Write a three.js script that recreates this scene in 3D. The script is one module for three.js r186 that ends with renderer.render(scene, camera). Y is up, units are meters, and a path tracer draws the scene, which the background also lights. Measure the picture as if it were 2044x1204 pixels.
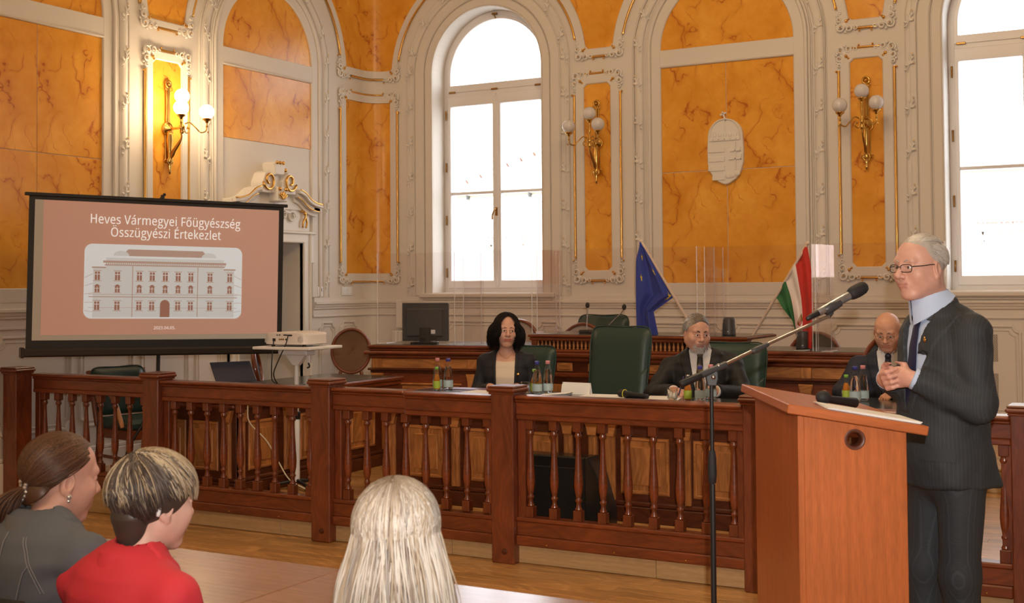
import * as THREE from 'three';
import { mergeGeometries, mergeVertices, toCreasedNormals } from 'three/addons/utils/BufferGeometryUtils.js';

// ---------- camera, sky, sun, big lights, exposure ----------
const scene = new THREE.Scene();
const camera = new THREE.PerspectiveCamera(27.275, 2044 / 1204, 0.1, 200);
camera.position.set(0, 1.6, 0);
camera.rotation.set(0.0301056, 0.5121649, -0.0075496, 'YXZ');
camera.setViewOffset(2044, 1204, 0, 106.24, 2044, 1204);
camera.focus = 7.2; camera.userData.fStop = 8;
scene.background = new THREE.Color(0.86, 0.93, 1.0); scene.backgroundIntensity = 6.0;
const sun = new THREE.DirectionalLight(0xfff4e2, 7.0);
sun.position.set(5, 17, 3); sun.target.position.set(-9, 0, -26); sun.castShadow = true;
Object.assign(sun.shadow.camera, { left: -30, right: 30, top: 30, bottom: -30, far: 90 });
scene.add(sun, sun.target);
const flash = new THREE.SpotLight(0xfff6ee, 50, 0, 0.60, 0.9, 2);
flash.position.set(0.06, 1.79, -0.03); flash.target.position.set(-4.0, 1.35, -9); flash.castShadow = true; flash.shadow.radius = 1;
scene.add(flash, flash.target);
const renderer = new THREE.WebGLRenderer({ antialias: true });
renderer.toneMapping = THREE.LinearToneMapping; renderer.toneMappingExposure = 1.0;
renderer.shadowMap.enabled = true;
const BULB = 2.05, SCONCE = 0.75, SLIDE = 0.6;   // candela of one chandelier bulb and of one sconce globe

// ---------- helpers ----------
const V = (x, y, z) => new THREE.Vector3(x, y, z), PI = Math.PI, sin = Math.sin, cos = Math.cos;
function rngOf(s) { return () => { s = (s + 0x6d2b79f5) | 0; let t = Math.imul(s ^ (s >>> 15), 1 | s); t = (t + Math.imul(t ^ (t >>> 7), 61 | t)) ^ t; return ((t ^ (t >>> 14)) >>> 0) / 4294967296; }; }
const rnd = rngOf(7), lerp = (a, b, t) => a + (b - a) * t, clamp = (x, a, b) => Math.min(b, Math.max(a, x));
const ss = (a, b, x) => { const t = clamp((x - a) / (b - a), 0, 1); return t * t * (3 - 2 * t); };
const names = new Map();
function numbered(n) { const k = names.get(n) || 0; names.set(n, k + 1); return k ? n + '_' + String(k).padStart(3, '0') : n; }
function thing(name, label, category, pos = [0, 0, 0], turn = 0, group) {
  const o = new THREE.Group(); o.name = numbered(name); scene.add(o); o.position.set(...pos); o.rotation.y = turn;
  o.userData = { label, category }; if (group) o.userData.group = group; return o;
}
function struct(name, label, category = 'wall') { const o = new THREE.Group(); o.name = name; o.userData = { kind: 'structure', label, category }; scene.add(o); return o; }
function mesh(name, g, m, parent) { const o = new THREE.Mesh(g, m); o.name = name; o.castShadow = o.receiveShadow = true; parent.add(o); return o; }
function tag(o, label, category, group) { o.name = numbered(o.name); o.userData = { label, category }; if (group) o.userData.group = group; return o; }
function dup(o, pos, turn, label) { const c = o.clone(); c.name = numbered(o.name.replace(/_\d{3}$/, '')); c.userData = { ...o.userData }; if (label) c.userData.label = label; scene.add(c); c.position.set(...pos); if (turn !== undefined) c.rotation.y = turn; return c; }
function fin(g) { if (g.index) g = g.toNonIndexed(); for (const k of Object.keys(g.attributes)) if (!['position', 'normal', 'uv', 'color'].includes(k)) g.deleteAttribute(k); g.morphAttributes = {}; return g; }
function merge(l) {
  l = l.flat().map(fin); const col = l.some((g) => g.attributes.color);
  for (const g of l) { const n = g.attributes.position.count; if (!g.attributes.uv) g.setAttribute('uv', new THREE.BufferAttribute(new Float32Array(n * 2), 2)); if (col && !g.attributes.color) g.setAttribute('color', new THREE.BufferAttribute(new Float32Array(n * 3).fill(1), 3)); g.clearGroups(); }
  return mergeGeometries(l);
}
// uv in metres by the dominant side; grain axis along u
function uvm(g, grain = 'x', off = 0, sc = 1) {
  g = fin(g); g.computeVertexNormals !== undefined; const p = g.attributes.position, n = p.count, uv = new Float32Array(n * 2), a = V(), b = V(), c = V(), ax = { x: 0, y: 1, z: 2 }[grain];
  for (let i = 0; i < n; i += 3) {
    a.fromBufferAttribute(p, i); b.fromBufferAttribute(p, i + 1); c.fromBufferAttribute(p, i + 2);
    const nn = b.clone().sub(a).cross(c.clone().sub(a)), q = [Math.abs(nn.x), Math.abs(nn.y), Math.abs(nn.z)], d = q.indexOf(Math.max(...q));
    const o = [0, 1, 2].filter((k) => k !== d); let [u, v] = o; if (v === ax) [u, v] = [v, u];
    [a, b, c].forEach((P, k) => { const A = [P.x, P.y, P.z]; uv[(i + k) * 2] = A[u] * sc + off; uv[(i + k) * 2 + 1] = A[v] * sc + off * 1.7; });
  }
  g.setAttribute('uv', new THREE.BufferAttribute(uv, 2)); return g;
}
const tri = (P, uv) => { const g = new THREE.BufferGeometry(); g.setAttribute('position', new THREE.Float32BufferAttribute(P, 3)); if (uv) g.setAttribute('uv', new THREE.Float32BufferAttribute(uv, 2)); g.computeVertexNormals(); return g; };
// chamfered box, 44 triangles, centred
function cbox(w, h, d, c = 0.003) {
  c = Math.min(c, w / 2.01, h / 2.01, d / 2.01); const P = [], H = [w / 2, h / 2, d / 2];
  const vert = (sx, sy, sz, ax) => { const s = [sx, sy, sz]; return s.map((q, k) => q * (H[k] - (k === ax ? 0 : c))); };
  const quad = (a, b, cc, d2) => { const n = V(...b).sub(V(...a)).cross(V(...cc).sub(V(...a))), m = V(...a).add(V(...cc)); if (n.dot(m) < 0) P.push(...a, ...cc, ...b, ...a, ...d2, ...cc); else P.push(...a, ...b, ...cc, ...a, ...cc, ...d2); };
  for (let ax = 0; ax < 3; ax++) for (const s of [-1, 1]) {
    const f = (i, j) => { const q = [0, 0, 0]; q[ax] = s; q[(ax + 1) % 3] = i; q[(ax + 2) % 3] = j; return vert(...q, ax); };
    quad(f(-1, -1), f(1, -1), f(1, 1), f(-1, 1));
  }
  for (let ax = 0; ax < 3; ax++) { const b = (ax + 1) % 3, e = (ax + 2) % 3; for (const i of [-1, 1]) for (const j of [-1, 1]) { const q = (k, A) => { const s = [0, 0, 0]; s[ax] = k; s[b] = i; s[e] = j; return vert(...s, A); }; quad(q(-1, b), q(1, b), q(1, e), q(-1, e)); } }
  for (const i of [-1, 1]) for (const j of [-1, 1]) for (const k of [-1, 1]) { const a = vert(i, j, k, 0), b = vert(i, j, k, 1), d2 = vert(i, j, k, 2); if (i * j * k > 0) P.push(...a, ...b, ...d2); else P.push(...a, ...d2, ...b); }
  return tri(P);
}
function box(w, h, d, x = 0, y = 0, z = 0, c = 0.003, grain, off) { const g = uvm(cbox(w, h, d, c), grain || (w >= h && w >= d ? 'x' : h >= d ? 'y' : 'z'), off === undefined ? rnd() * 7 : off); return g.translate(x, y, z); }
const b2 = (x0, x1, y0, y1, z0, z1, c, grain) => box(x1 - x0, y1 - y0, z1 - z0, (x0 + x1) / 2, (y0 + y1) / 2, (z0 + z1) / 2, c, grain);
function lathe(pts, seg = 20) { return fin(new THREE.LatheGeometry(pts.map(([r, y]) => new THREE.Vector2(Math.max(r, 0), y)), seg)); }
function ball(r, x, y, z, sx = 1, sy = 1, sz = 1, w = 16, h = 12) { return fin(new THREE.SphereGeometry(r, w, h).scale(sx, sy, sz).translate(x, y, z)); }
const shapeOf = (pts, holes = []) => { const s = new THREE.Shape(pts.map(([x, y]) => new THREE.Vector2(x, y))); for (const h of holes) s.holes.push(new THREE.Path(h.map(([x, y]) => new THREE.Vector2(x, y)))); return s; };
// outline in x,y extruded from z0 to z1 with a small bevel; uv in metres
function slab(pts, z0, z1, bev = 0, holes = [], seg = 1) {
  const g = new THREE.ExtrudeGeometry(shapeOf(pts, holes), { depth: z1 - z0 - bev, bevelEnabled: bev > 0, bevelThickness: bev, bevelSize: bev, bevelOffset: -bev, bevelSegments: seg, steps: 1 });
  return fin(g.translate(0, 0, z0));
}
// profile in (n, v) drawn along x from u0 to u1
function mould(prof, u0, u1) { const g = new THREE.ExtrudeGeometry(shapeOf(prof), { depth: u1 - u0, bevelEnabled: false }); g.rotateY(PI / 2).scale(1, 1, -1); const q = fin(g).translate(u0, 0, 0), p = q.attributes.position; for (let i = 0; i < p.count; i += 3) { const a = [p.getX(i), p.getY(i), p.getZ(i)]; p.setXYZ(i, p.getX(i + 1), p.getY(i + 1), p.getZ(i + 1)); p.setXYZ(i + 1, ...a); } q.computeVertexNormals(); return uvm(q, 'x'); }
// swept tube with a radius list; caps are closed
function sweep(pts, r, radial = 8, closed = false, flat = 1, up) {
  const n = pts.length, R = typeof r === 'number' ? () => r : (i) => r[Math.min(i, r.length - 1)], P = [], U = [], I = [];
  let nor = null;
  for (let i = 0; i < n; i++) {
    const a = pts[closed ? (i - 1 + n) % n : Math.max(0, i - 1)], b = pts[closed ? (i + 1) % n : Math.min(n - 1, i + 1)], t = b.clone().sub(a).normalize();
    if (up) nor = up.clone(); else if (!nor) nor = Math.abs(t.y) < 0.9 ? V(0, 1, 0) : V(1, 0, 0);
    nor = nor.clone().addScaledVector(t, -nor.dot(t)).normalize(); const bi = t.clone().cross(nor);
    for (let k = 0; k < radial; k++) { const q = (k / radial) * 2 * PI, v = pts[i].clone().addScaledVector(bi, cos(q) * R(i)).addScaledVector(nor, sin(q) * R(i) * flat); P.push(v.x, v.y, v.z); U.push(i / n, k / radial); }
  }
  for (let i = 0; i < (closed ? n : n - 1); i++) for (let k = 0; k < radial; k++) { const a = i * radial + k, b = i * radial + ((k + 1) % radial), c = ((i + 1) % n) * radial + k, d = ((i + 1) % n) * radial + ((k + 1) % radial); I.push(a, b, c, b, d, c); }
  if (!closed) for (const [e, s] of [[0, 1], [n - 1, -1]]) { const c = P.length / 3; P.push(pts[e].x, pts[e].y, pts[e].z); U.push(0, 0); for (let k = 0; k < radial; k++) { const a = e * radial + k, b = e * radial + ((k + 1) % radial); if (s > 0) I.push(c, b, a); else I.push(c, a, b); } }
  const g = new THREE.BufferGeometry(); g.setAttribute('position', new THREE.Float32BufferAttribute(P, 3)); g.setAttribute('uv', new THREE.Float32BufferAttribute(U, 2)); g.setIndex(I); g.computeVertexNormals(); return fin(g);
}
const curve = (pts, n, closed = false) => new THREE.CatmullRomCurve3(pts.map((p) => V(...p)), closed).getPoints(n);
const wire = (pts, r, n = 24, radial = 6) => sweep(curve(pts, n), r, radial);
// grid patch fn(u,v)->Vector3 with rim going back along dir by t
function patch(fn, nu, nv, uvf) {
  const P = [], U = [], I = [];
  for (let j = 0; j <= nv; j++) for (let i = 0; i <= nu; i++) { const p = fn(i / nu, j / nv); P.push(p.x, p.y, p.z); const q = uvf ? uvf(i / nu, j / nv) : [i / nu, j / nv]; U.push(...q); }
  for (let j = 0; j < nv; j++) for (let i = 0; i < nu; i++) { const a = j * (nu + 1) + i, b = a + 1, c = a + nu + 1, d = c + 1; I.push(a, b, d, a, d, c); }
  const g = new THREE.BufferGeometry(); g.setAttribute('position', new THREE.Float32BufferAttribute(P, 3)); g.setAttribute('uv', new THREE.Float32BufferAttribute(U, 2)); g.setIndex(I); g.computeVertexNormals(); return fin(g);
}

// ---------- textures ----------
const perm = (() => { const r = rngOf(99), p = [...Array(256).keys()]; for (let i = 255; i > 0; i--) { const j = (r() * (i + 1)) | 0; [p[i], p[j]] = [p[j], p[i]]; } return [...p, ...p]; })();
function pn(x, y, px, py) { // periodic gradient noise
  const xi = Math.floor(x), yi = Math.floor(y), xf = x - xi, yf = y - yi, w = (a, m) => ((a % m) + m) % m;
  const G = (i, j, dx, dy) => { const h = perm[perm[w(i, px) & 255] + (w(j, py) & 255)] * 0.02454369; return cos(h) * dx + sin(h) * dy; };
  const u = xf * xf * xf * (xf * (xf * 6 - 15) + 10), v = yf * yf * yf * (yf * (yf * 6 - 15) + 10);
  return lerp(lerp(G(xi, yi, xf, yf), G(xi + 1, yi, xf - 1, yf), u), lerp(G(xi, yi + 1, xf, yf - 1), G(xi + 1, yi + 1, xf - 1, yf - 1), u), v) * 1.5;
}
function fbm(x, y, p, o = 4) { let s = 0, a = 0.5, f = 1; for (let i = 0; i < o; i++) { s += a * pn(x * f + i * 17, y * f + i * 9, p * f, p * f); a *= 0.5; f *= 2; } return s; }
function n3(x, y, z) { return (pn(x + z * 0.71, y - z * 0.43, 256, 256) + pn(y + 31.4 + x * 0.3, z + 11.2, 256, 256) + pn(z * 0.9 + 7.7, x + y * 0.37 + 91.1, 256, 256)) / 1.8; }
function tex(w, h, fn, srgb, rx = 1, ry = rx) {
  const d = new Uint8Array(w * h * 4);
  for (let y = 0; y < h; y++) for (let x = 0; x < w; x++) { let c = fn(x / w, y / h); if (typeof c === 'number') c = [c, c, c]; const o = (y * w + x) * 4; for (let k = 0; k < 3; k++) d[o + k] = clamp(c[k], 0, 1) * 255; d[o + 3] = 255; }
  const t = new THREE.DataTexture(d, w, h); t.wrapS = t.wrapT = THREE.RepeatWrapping; t.magFilter = THREE.LinearFilter; t.minFilter = THREE.LinearFilter; t.repeat.set(rx, ry); if (srgb) t.colorSpace = THREE.SRGBColorSpace; t.needsUpdate = true; return t;
}
function canvasTex(w, h, draw) { const c = document.createElement('canvas'); c.width = w; c.height = h; draw(c.getContext('2d'), w, h); const t = new THREE.CanvasTexture(c); t.colorSpace = THREE.SRGBColorSpace; t.magFilter = THREE.LinearFilter; return t; }
// wood: u runs along the grain, 1 m per repeat
const woodT = tex(512, 512, (u, v) => { const w = pn(u * 3, v * 5, 3, 5) * 0.12, a = pn(u * 4, (v + w) * 34, 4, 34), b = pn(u * 14, v * 150, 14, 150), c = pn(u * 2, v * 7, 2, 7); const k = 0.8 + 0.11 * a + 0.08 * b + 0.12 * c; return [k, k * (0.985 + 0.03 * a), k * (0.97 + 0.05 * a)]; }, true);
const woodFine = tex(512, 512, (u, v) => { const a = pn(u * 3, v * 60, 3, 60), b = pn(u * 20, v * 220, 20, 220), c = pn(u * 2, v * 3, 2, 3); const k = 0.88 + 0.05 * a + 0.05 * b + 0.04 * c; return [k, k, k]; }, true);
// orange scagliola: clouded ground with reddish veins running steeply
const marbleT = tex(1024, 1024, (u, v) => {
  const wx = fbm(u * 3, v * 3, 3, 5), wy = fbm(u * 3 + 50, v * 3 + 20, 3, 4), g = fbm(u * 3 + wx * 0.5, v * 3 + wy * 0.4, 3, 5), fine = fbm(u * 24, v * 24, 24, 3);
  const line = (k, m, w, sh) => 1 - Math.abs(sin(PI * (u * k + v * m + w + sh))), r1 = line(3, 1, wx * 1.1 + wy * 0.35, 0), r2 = line(4, -2, wy * 1.0 + wx * 0.3, 0.37), r3 = line(7, 3, wx * 1.6, 0.2);
  const m1 = ss(-0.3, 0.2, pn(u * 3 + 8, v * 3 + 4, 3, 3) + fine * 0.3), m2 = ss(-0.2, 0.3, pn(u * 4 + 3, v * 4 + 14, 4, 4) + fine * 0.3), m3 = ss(-0.1, 0.35, pn(u * 5 + 1, v * 5 + 7, 5, 5));
  const vein = (ss(0.9, 1, r1) * m1 + ss(0.92, 1, r2) * m2 * 0.8 + ss(0.9, 1, r3) * m3 * 0.5) * (0.6 + fine * 1.2), soft = ss(0.45, 1, r1) * 0.4 * m1 + ss(0.5, 1, r2) * 0.25 * m2, L = 0.5 + g * 0.9 + fine * 0.2;
  const base = [lerp(0.84, 0.95, L), lerp(0.55, 0.69, L), lerp(0.14, 0.28, L)], dk = [0.66, 0.33, 0.09], k = clamp(vein * 1.1 + soft * 0.6, 0, 0.85);
  return base.map((c, i) => lerp(c, dk[i], k));
}, true);
const plasterB = tex(256, 256, (u, v) => 0.5 + fbm(u * 16, v * 16, 16, 4) * 0.6);
const leatherB = tex(256, 256, (u, v) => 0.5 + 0.5 * pn(u * 40, v * 40, 40, 40) * pn(u * 23 + 4, v * 23, 23, 23) + 0.2 * pn(u * 8, v * 8, 8, 8));
const weaveB = tex(128, 128, (u, v) => 0.5 + 0.25 * sin(u * 64 * PI) * (sin(v * 64 * PI) > 0 ? 1 : -1) + 0.2 * pn(u * 20, v * 20, 20, 20));
const caneT = tex(128, 128, (u, v) => { const a = Math.abs(sin(u * 8 * PI)), b = Math.abs(sin(v * 8 * PI)), c = Math.abs(sin((u + v) * 8 * PI)); return a > 0.72 || b > 0.72 || c > 0.86 ? [0.5, 0.36, 0.24] : [0.13, 0.08, 0.05]; }, true, 9);
const perfT = tex(128, 128, (u, v) => { let k = 1; for (const [a, b] of [[0.25, 0.25], [0.75, 0.75]]) { const d = Math.hypot(u - a, v - b); k = Math.min(k, ss(0.16, 0.2, d)); } return k > 0.5 ? [0.7, 0.66, 0.6] : [0.05, 0.045, 0.04]; }, true, 60);

// ---------- materials (linear base colours) ----------
function M(r, g, b, rough = 0.6, o = {}) { const { metal = 0, ...rest } = o, P = ['transmission', 'clearcoat', 'sheen', 'ior', 'thickness', 'specularIntensity', 'anisotropy'].some((k) => k in rest); return new (P ? THREE.MeshPhysicalMaterial : THREE.MeshStandardMaterial)({ color: new THREE.Color().setRGB(r, g, b), roughness: rough, metalness: metal, ...rest }); }
const two = { side: THREE.DoubleSide };
const plaster = M(0.70, 0.64, 0.57, 0.62, { bumpMap: plasterB, bumpScale: 0.0006 });
const plasterW = M(0.76, 0.71, 0.64, 0.45);
const marble = M(1, 1, 1, 0.27, { map: marbleT, specularIntensity: 0.8 });
const gilt = M(0.80, 0.47, 0.13, 0.24, { metal: 1 });
const brass = M(0.72, 0.46, 0.13, 0.2, { metal: 1 });
const brassDk = M(0.35, 0.19, 0.06, 0.3, { metal: 1 });
const VAR = { clearcoat: 0.6, clearcoatRoughness: 0.13 };
const wood = M(0.285, 0.060, 0.013, 0.4, { map: woodT, ...VAR });
const woodDk = M(0.14, 0.033, 0.010, 0.36, { map: woodT });
const woodPost = M(0.27, 0.060, 0.016, 0.42, { map: woodT, ...VAR });
const oak = M(0.68, 0.27, 0.075, 0.42, { map: woodT });
const floorMats = [0.9, 1, 1.08].map((k) => M(0.80 * k, 0.43 * k, 0.155 * k, 0.28, { map: woodT }));
const riserMat = M(0.62, 0.40, 0.19, 0.4, { map: woodFine });
const cherry = M(0.58, 0.165, 0.05, 0.33, { map: woodFine });
const tableTop = M(0.36, 0.17, 0.10, 0.22, { map: woodFine });
const green = M(0.02, 0.045, 0.036, 0.42, { bumpMap: leatherB, bumpScale: 0.0012 });
const greenTop = M(0.035, 0.042, 0.038, 0.17, { bumpMap: leatherB, bumpScale: 0.0003 });
const black = M(0.012, 0.012, 0.013, 0.45), blackM = M(0.015, 0.015, 0.017, 0.7), steel = M(0.5, 0.5, 0.52, 0.3, { metal: 1 }), dkGrey = M(0.05, 0.052, 0.055, 0.4);
const white = M(0.82, 0.82, 0.82, 0.4), whiteFrame = M(0.76, 0.73, 0.72, 0.35), paper = M(0.85, 0.84, 0.82, 0.7, two);
const glassPane = M(1, 1, 1, 0, { transmission: 1, thickness: 0, ior: 1.5 });
const acrylic = M(0.93, 0.90, 0.91, 0.01, { transmission: 1, thickness: 0, ior: 1.49 });
const acrylicEdge = M(0.95, 0.95, 0.97, 0.05, { transmission: 0.6, thickness: 0, ior: 1.49 });
// ================= ROOM =================
const arc = (c, r, s, a0, a1, n) => { const o = []; for (let i = 0; i <= n; i++) { const a = lerp(a0, a1, i / n); o.push([c + r * cos(a), s + r * sin(a)]); } return o; };
const SPR = 3.834, LEDGE = 1.495;
const hoop = (c, r0, r1, v0, n1, bev = 0.006, seg = 1, N = 36) => slab([[c + r1, v0], ...arc(c, r1, SPR, 0, PI, N), [c - r1, v0], [c - r0, v0], ...arc(c, r0, SPR, PI, 0, N), [c + r0, v0]], 0, n1, bev, [], seg);
const hoopPath = (c, r, v0, n, N = 30) => [V(c + r, v0, n), ...[0.3, 0.6].map((t) => V(c + r, lerp(v0, SPR, t), n)), ...arc(c, r, SPR, 0, PI, N).map(([x, y]) => V(x, y, n)), ...[0.6, 0.3].map((t) => V(c - r, lerp(v0, SPR, t), n)), V(c - r, v0, n)];
// --- ornament pieces, built once ---
function sprig(seed) {
  const r = rngOf(seed), L = [], leaf = (x, y, a, l, w) => { const g = ball(1, 0, 0, 0, l / 2, w / 2, 0.012, 10, 7).translate(l / 2, 0, 0).rotateZ(a).translate(x, y, 0.012); L.push(g); };
  L.push(sweep(curve([[-0.035, -0.10, 0.006], [-0.02, -0.05, 0.012], [0.005, -0.01, 0.014], [0.03, 0.05, 0.014], [0.035, 0.075, 0.01]], 14), [0.003, 0.004, 0.005, 0.005, 0.005, 0.004, 0.004], 6));
  leaf(-0.015, -0.03, 2.6 + r() * 0.3, 0.055, 0.026); leaf(0, -0.01, 0.15 + r() * 0.3, 0.055, 0.028); leaf(0.0, -0.02, 1.25, 0.06, 0.03); leaf(0.015, 0.02, 2.2, 0.05, 0.022); leaf(0.02, 0.03, 0.7, 0.045, 0.02); leaf(-0.03, -0.06, 3.6, 0.035, 0.018);
  L.push(ball(0.013, 0.036, 0.08, 0.012), ball(0.009, -0.045, 0.0, 0.012), ball(0.010, 0.05, -0.005, 0.012));
  return merge(L);
}
const sprigs = [sprig(3), sprig(8)], sprigBud = merge([ball(0.011, 0.034, 0.083, 0.018, 1, 1, 1, 8, 6), ball(0.008, 0.052, -0.006, 0.018, 1, 1, 1, 8, 6)]);
// rocaille corner: outer corner of the frame at the origin, wings along +x and +y
function cscroll(x, y, r, a0, turns, w = 0.008, n = 22) { const P = []; for (let i = 0; i <= n; i++) { const t = i / n, a = a0 + turns * 2 * PI * t, q = r * (1 - 0.62 * t); P.push(V(x + q * cos(a), y + q * sin(a), 0.018 + 0.012 * t)); } return sweep(P, P.map((_, i) => w * (1 - 0.35 * i / n)), 7); }
const rocaille = merge([
  cscroll(0.028, 0.028, 0.038, 2.2, 1.3, 0.011), cscroll(0.098, 0.016, 0.032, 2.8, -1.25, 0.010), cscroll(0.016, 0.098, 0.032, -1.2, 1.25, 0.010), cscroll(0.158, 0.022, 0.02, 3.0, 1.2, 0.008), cscroll(0.02, 0.158, 0.02, -1.4, -1.2, 0.008),
  ball(1, 0.055, 0.05, 0.014, 0.03, 0.022, 0.016, 12, 8).rotateZ(0), ball(1, 0.125, 0.036, 0.012, 0.03, 0.012, 0.014, 10, 7), ball(1, 0.036, 0.125, 0.012, 0.012, 0.03, 0.014, 10, 7), ball(0.013, 0.066, -0.012, 0.014), ball(0.013, -0.012, 0.066, 0.014), ball(0.010, 0.195, 0.012, 0.012), ball(0.010, 0.012, 0.2, 0.012), ball(0.012, -0.008, 0.135, 0.012)]);
const rocGilt = merge([ball(0.015, 0.080, 0.082, 0.03), ball(0.011, 0.099, 0.099, 0.024), ball(0.010, 0.19, -0.01, 0.02), ball(0.010, -0.012, 0.21, 0.02), ball(0.007, 0.028, 0.03, 0.036), ball(0.006, 0.098, 0.018, 0.034), ball(0.006, 0.017, 0.099, 0.034)]);
// wrap: how a wall's (s, v, n) is placed; flat walls use identity
function ornCorner(w, x, y, sx, sy, k = 1, f) {
  for (const [n, g, m] of [['scroll_ornament', rocaille, plasterW], ['gilt_bead', rocGilt, gilt]]) {
    let q = g.clone().scale(sx * k, sy * k, 1).translate(x, y, 0.0); if (sx * sy < 0) flip(q); if (f) q = bend(q, f); mesh(n, q, m, w);
  }
}
function flip(g) { const p = g.attributes.position, n = g.attributes.normal; for (let i = 0; i < p.count; i += 3) for (const a of [p, n]) { const t = [a.getX(i), a.getY(i), a.getZ(i)]; a.setXYZ(i, a.getX(i + 1), a.getY(i + 1), a.getZ(i + 1)); a.setXYZ(i + 1, ...t); } return g; }
function bend(g, f) { g = g.clone(); const p = g.attributes.position; for (let i = 0; i < p.count; i++) { const q = f(p.getX(i), p.getY(i), p.getZ(i)); p.setXYZ(i, q.x, q.y, q.z); } g.deleteAttribute('normal'); const h = toCreasedNormals(g, 0.9); return h; }
function spray(w, x, y, sx, i, f, rot = 0) { for (const [n, g, m] of [['floral_spray', sprigs[i & 1], plasterW], ['gilt_bud', sprigBud, giltSoft]]) { let q = g.clone().rotateZ(rot).scale(sx * 0.72, 0.9, 0.6).translate(x, y, 0.030); if (sx < 0) flip(q); if (f) q = bend(q, f); mesh(n, q, m, w); } }
const giltSoft = M(0.78, 0.60, 0.36, 0.5, { metal: 0.3 });
let mofs = 0;
function marbleSlab(w, pts, n1 = 0.007) { const g = slab(pts, -0.002, n1, 0.003); mofs += 0.37; uvShift(g, mofs, mofs * 1.3, 0.72); return mesh('marble_slab', g, marble, w); }
function uvShift(g, a, b, k) { const u = g.attributes.uv, p = g.attributes.position; for (let i = 0; i < u.count; i++) u.setXY(i, p.getX(i) * k + a, p.getY(i) * k + b); }
const GAP = 0.0025;
// arch bay with an orange panel inside
function archBay(w, c, rectV0, opt = {}) {
  const R = 0.645, h = (a, b) => [[c - R, a], [c + R, a], [c + R, b], [c - R, b]];
  marbleSlab(w, [...arc(c, R, SPR, 0, PI, 40), [c - R, 3.829], [c + R, 3.829]]);
  const ym = 2.66;
  if (opt.tiles) for (const [x0, x1] of [[c - R, c - GAP], [c + GAP, c + R]]) for (const [y0, y1] of [[rectV0, ym - GAP], [ym + GAP, 3.66]]) marbleSlab(w, [[x0, y0], [x1, y0], [x1, y1], [x0, y1]]);
  else marbleSlab(w, h(rectV0, 3.66));
  mesh('transom', merge([b2(c - R - 0.01, c + R + 0.01, 3.66, 3.829, 0, 0.022, 0.004), b2(c - R - 0.01, c + R + 0.01, 3.662, 3.682, 0, 0.032, 0.008)]), plaster, w);
  mesh('panel_surround', hoop(c, R - 0.002, 0.745, LEDGE, 0.024, 0.008), plaster, w);
  if (!opt.door) mesh('panel_sill', b2(c - R, c + R, LEDGE, rectV0 + 0.001, 0, 0.022, 0.006), plaster, w);
  mesh('arch_moulding', merge([hoop(c, 0.745, 0.775, LEDGE, 0.042, 0.012, 2), hoop(c, 0.777, 0.80, LEDGE, 0.03, 0.008), hoop(c, 0.802, 0.815, LEDGE, 0.022, 0.005), hoop(c, 0.922, 0.932, LEDGE, 0.022, 0.004), hoop(c, 0.936, 0.945, LEDGE, 0.014, 0.004)]), plaster, w);
  mesh('arch_roll', sweep(hoopPath(c, 0.875, LEDGE, 0.004), 0.045, 12, false, 0.62, V(0, 0, 1)), plaster, w);
  for (const s of [-1, 1]) for (let i = 0; i < 7; i++) spray(w, c + s * 0.875, 1.66 + i * 0.375, s * (i & 1 ? 1 : 0.9), i);
  for (const a of [0.42, 0.88, PI - 0.88, PI - 0.42]) spray(w, c + 0.875 * cos(a), SPR + 0.875 * sin(a), cos(a) > 0 ? 1 : -1, 1, null, cos(a) > 0 ? a * 0.8 : -(PI - a) * 0.8);
}
function windowBay(w, c) {
  mesh('window_surround', merge([hoop(c, 0.651, 0.664, 1.53, 0.026, 0.006), hoop(c, 0.664, 0.744, LEDGE, 0.02, 0.006), hoop(c, 0.756, 0.868, LEDGE, 0.03, 0.012), hoop(c, 0.868, 0.965, LEDGE, 0.02, 0.004), hoop(c, 0.955, 0.968, LEDGE, 0.028, 0.006), hoop(c, 0.868, 0.877, LEDGE, 0.036, 0.006)]), plaster, w);
  mesh('vine_stem', sweep(hoopPath(c, 0.925, LEDGE, 0.022), 0.005, 6), plasterW, w);
  for (const s of [-1, 1]) for (let i = 0; i < 7; i++) spray(w, c + s * 0.925, 1.62 + i * 0.375, s * -1, i);
  for (let i = 0; i < 8; i++) { const a = 0.28 + i * 0.37; spray(w, c + 0.92 * cos(a), SPR + 0.92 * sin(a), a < PI / 2 ? 1 : -1, i, null, a < PI / 2 ? a * 0.9 : a - PI); }
  mesh('window_sill', merge([b2(c - 0.80, c + 0.80, 1.478, 1.53, 0, 0.075, 0.012), b2(c - 0.76, c + 0.76, 1.455, 1.478, 0, 0.05, 0.008), b2(c - 0.652, c + 0.652, 1.5, 1.533, -0.25, 0.01, 0.004)]), plaster, w);
}
const giltBar = (x, y0, y1) => sweep([V(x, y0, 0.016), V(x, lerp(y0, y1, 0.5), 0.016), V(x, y1, 0.016)], 0.012, 10);
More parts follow.
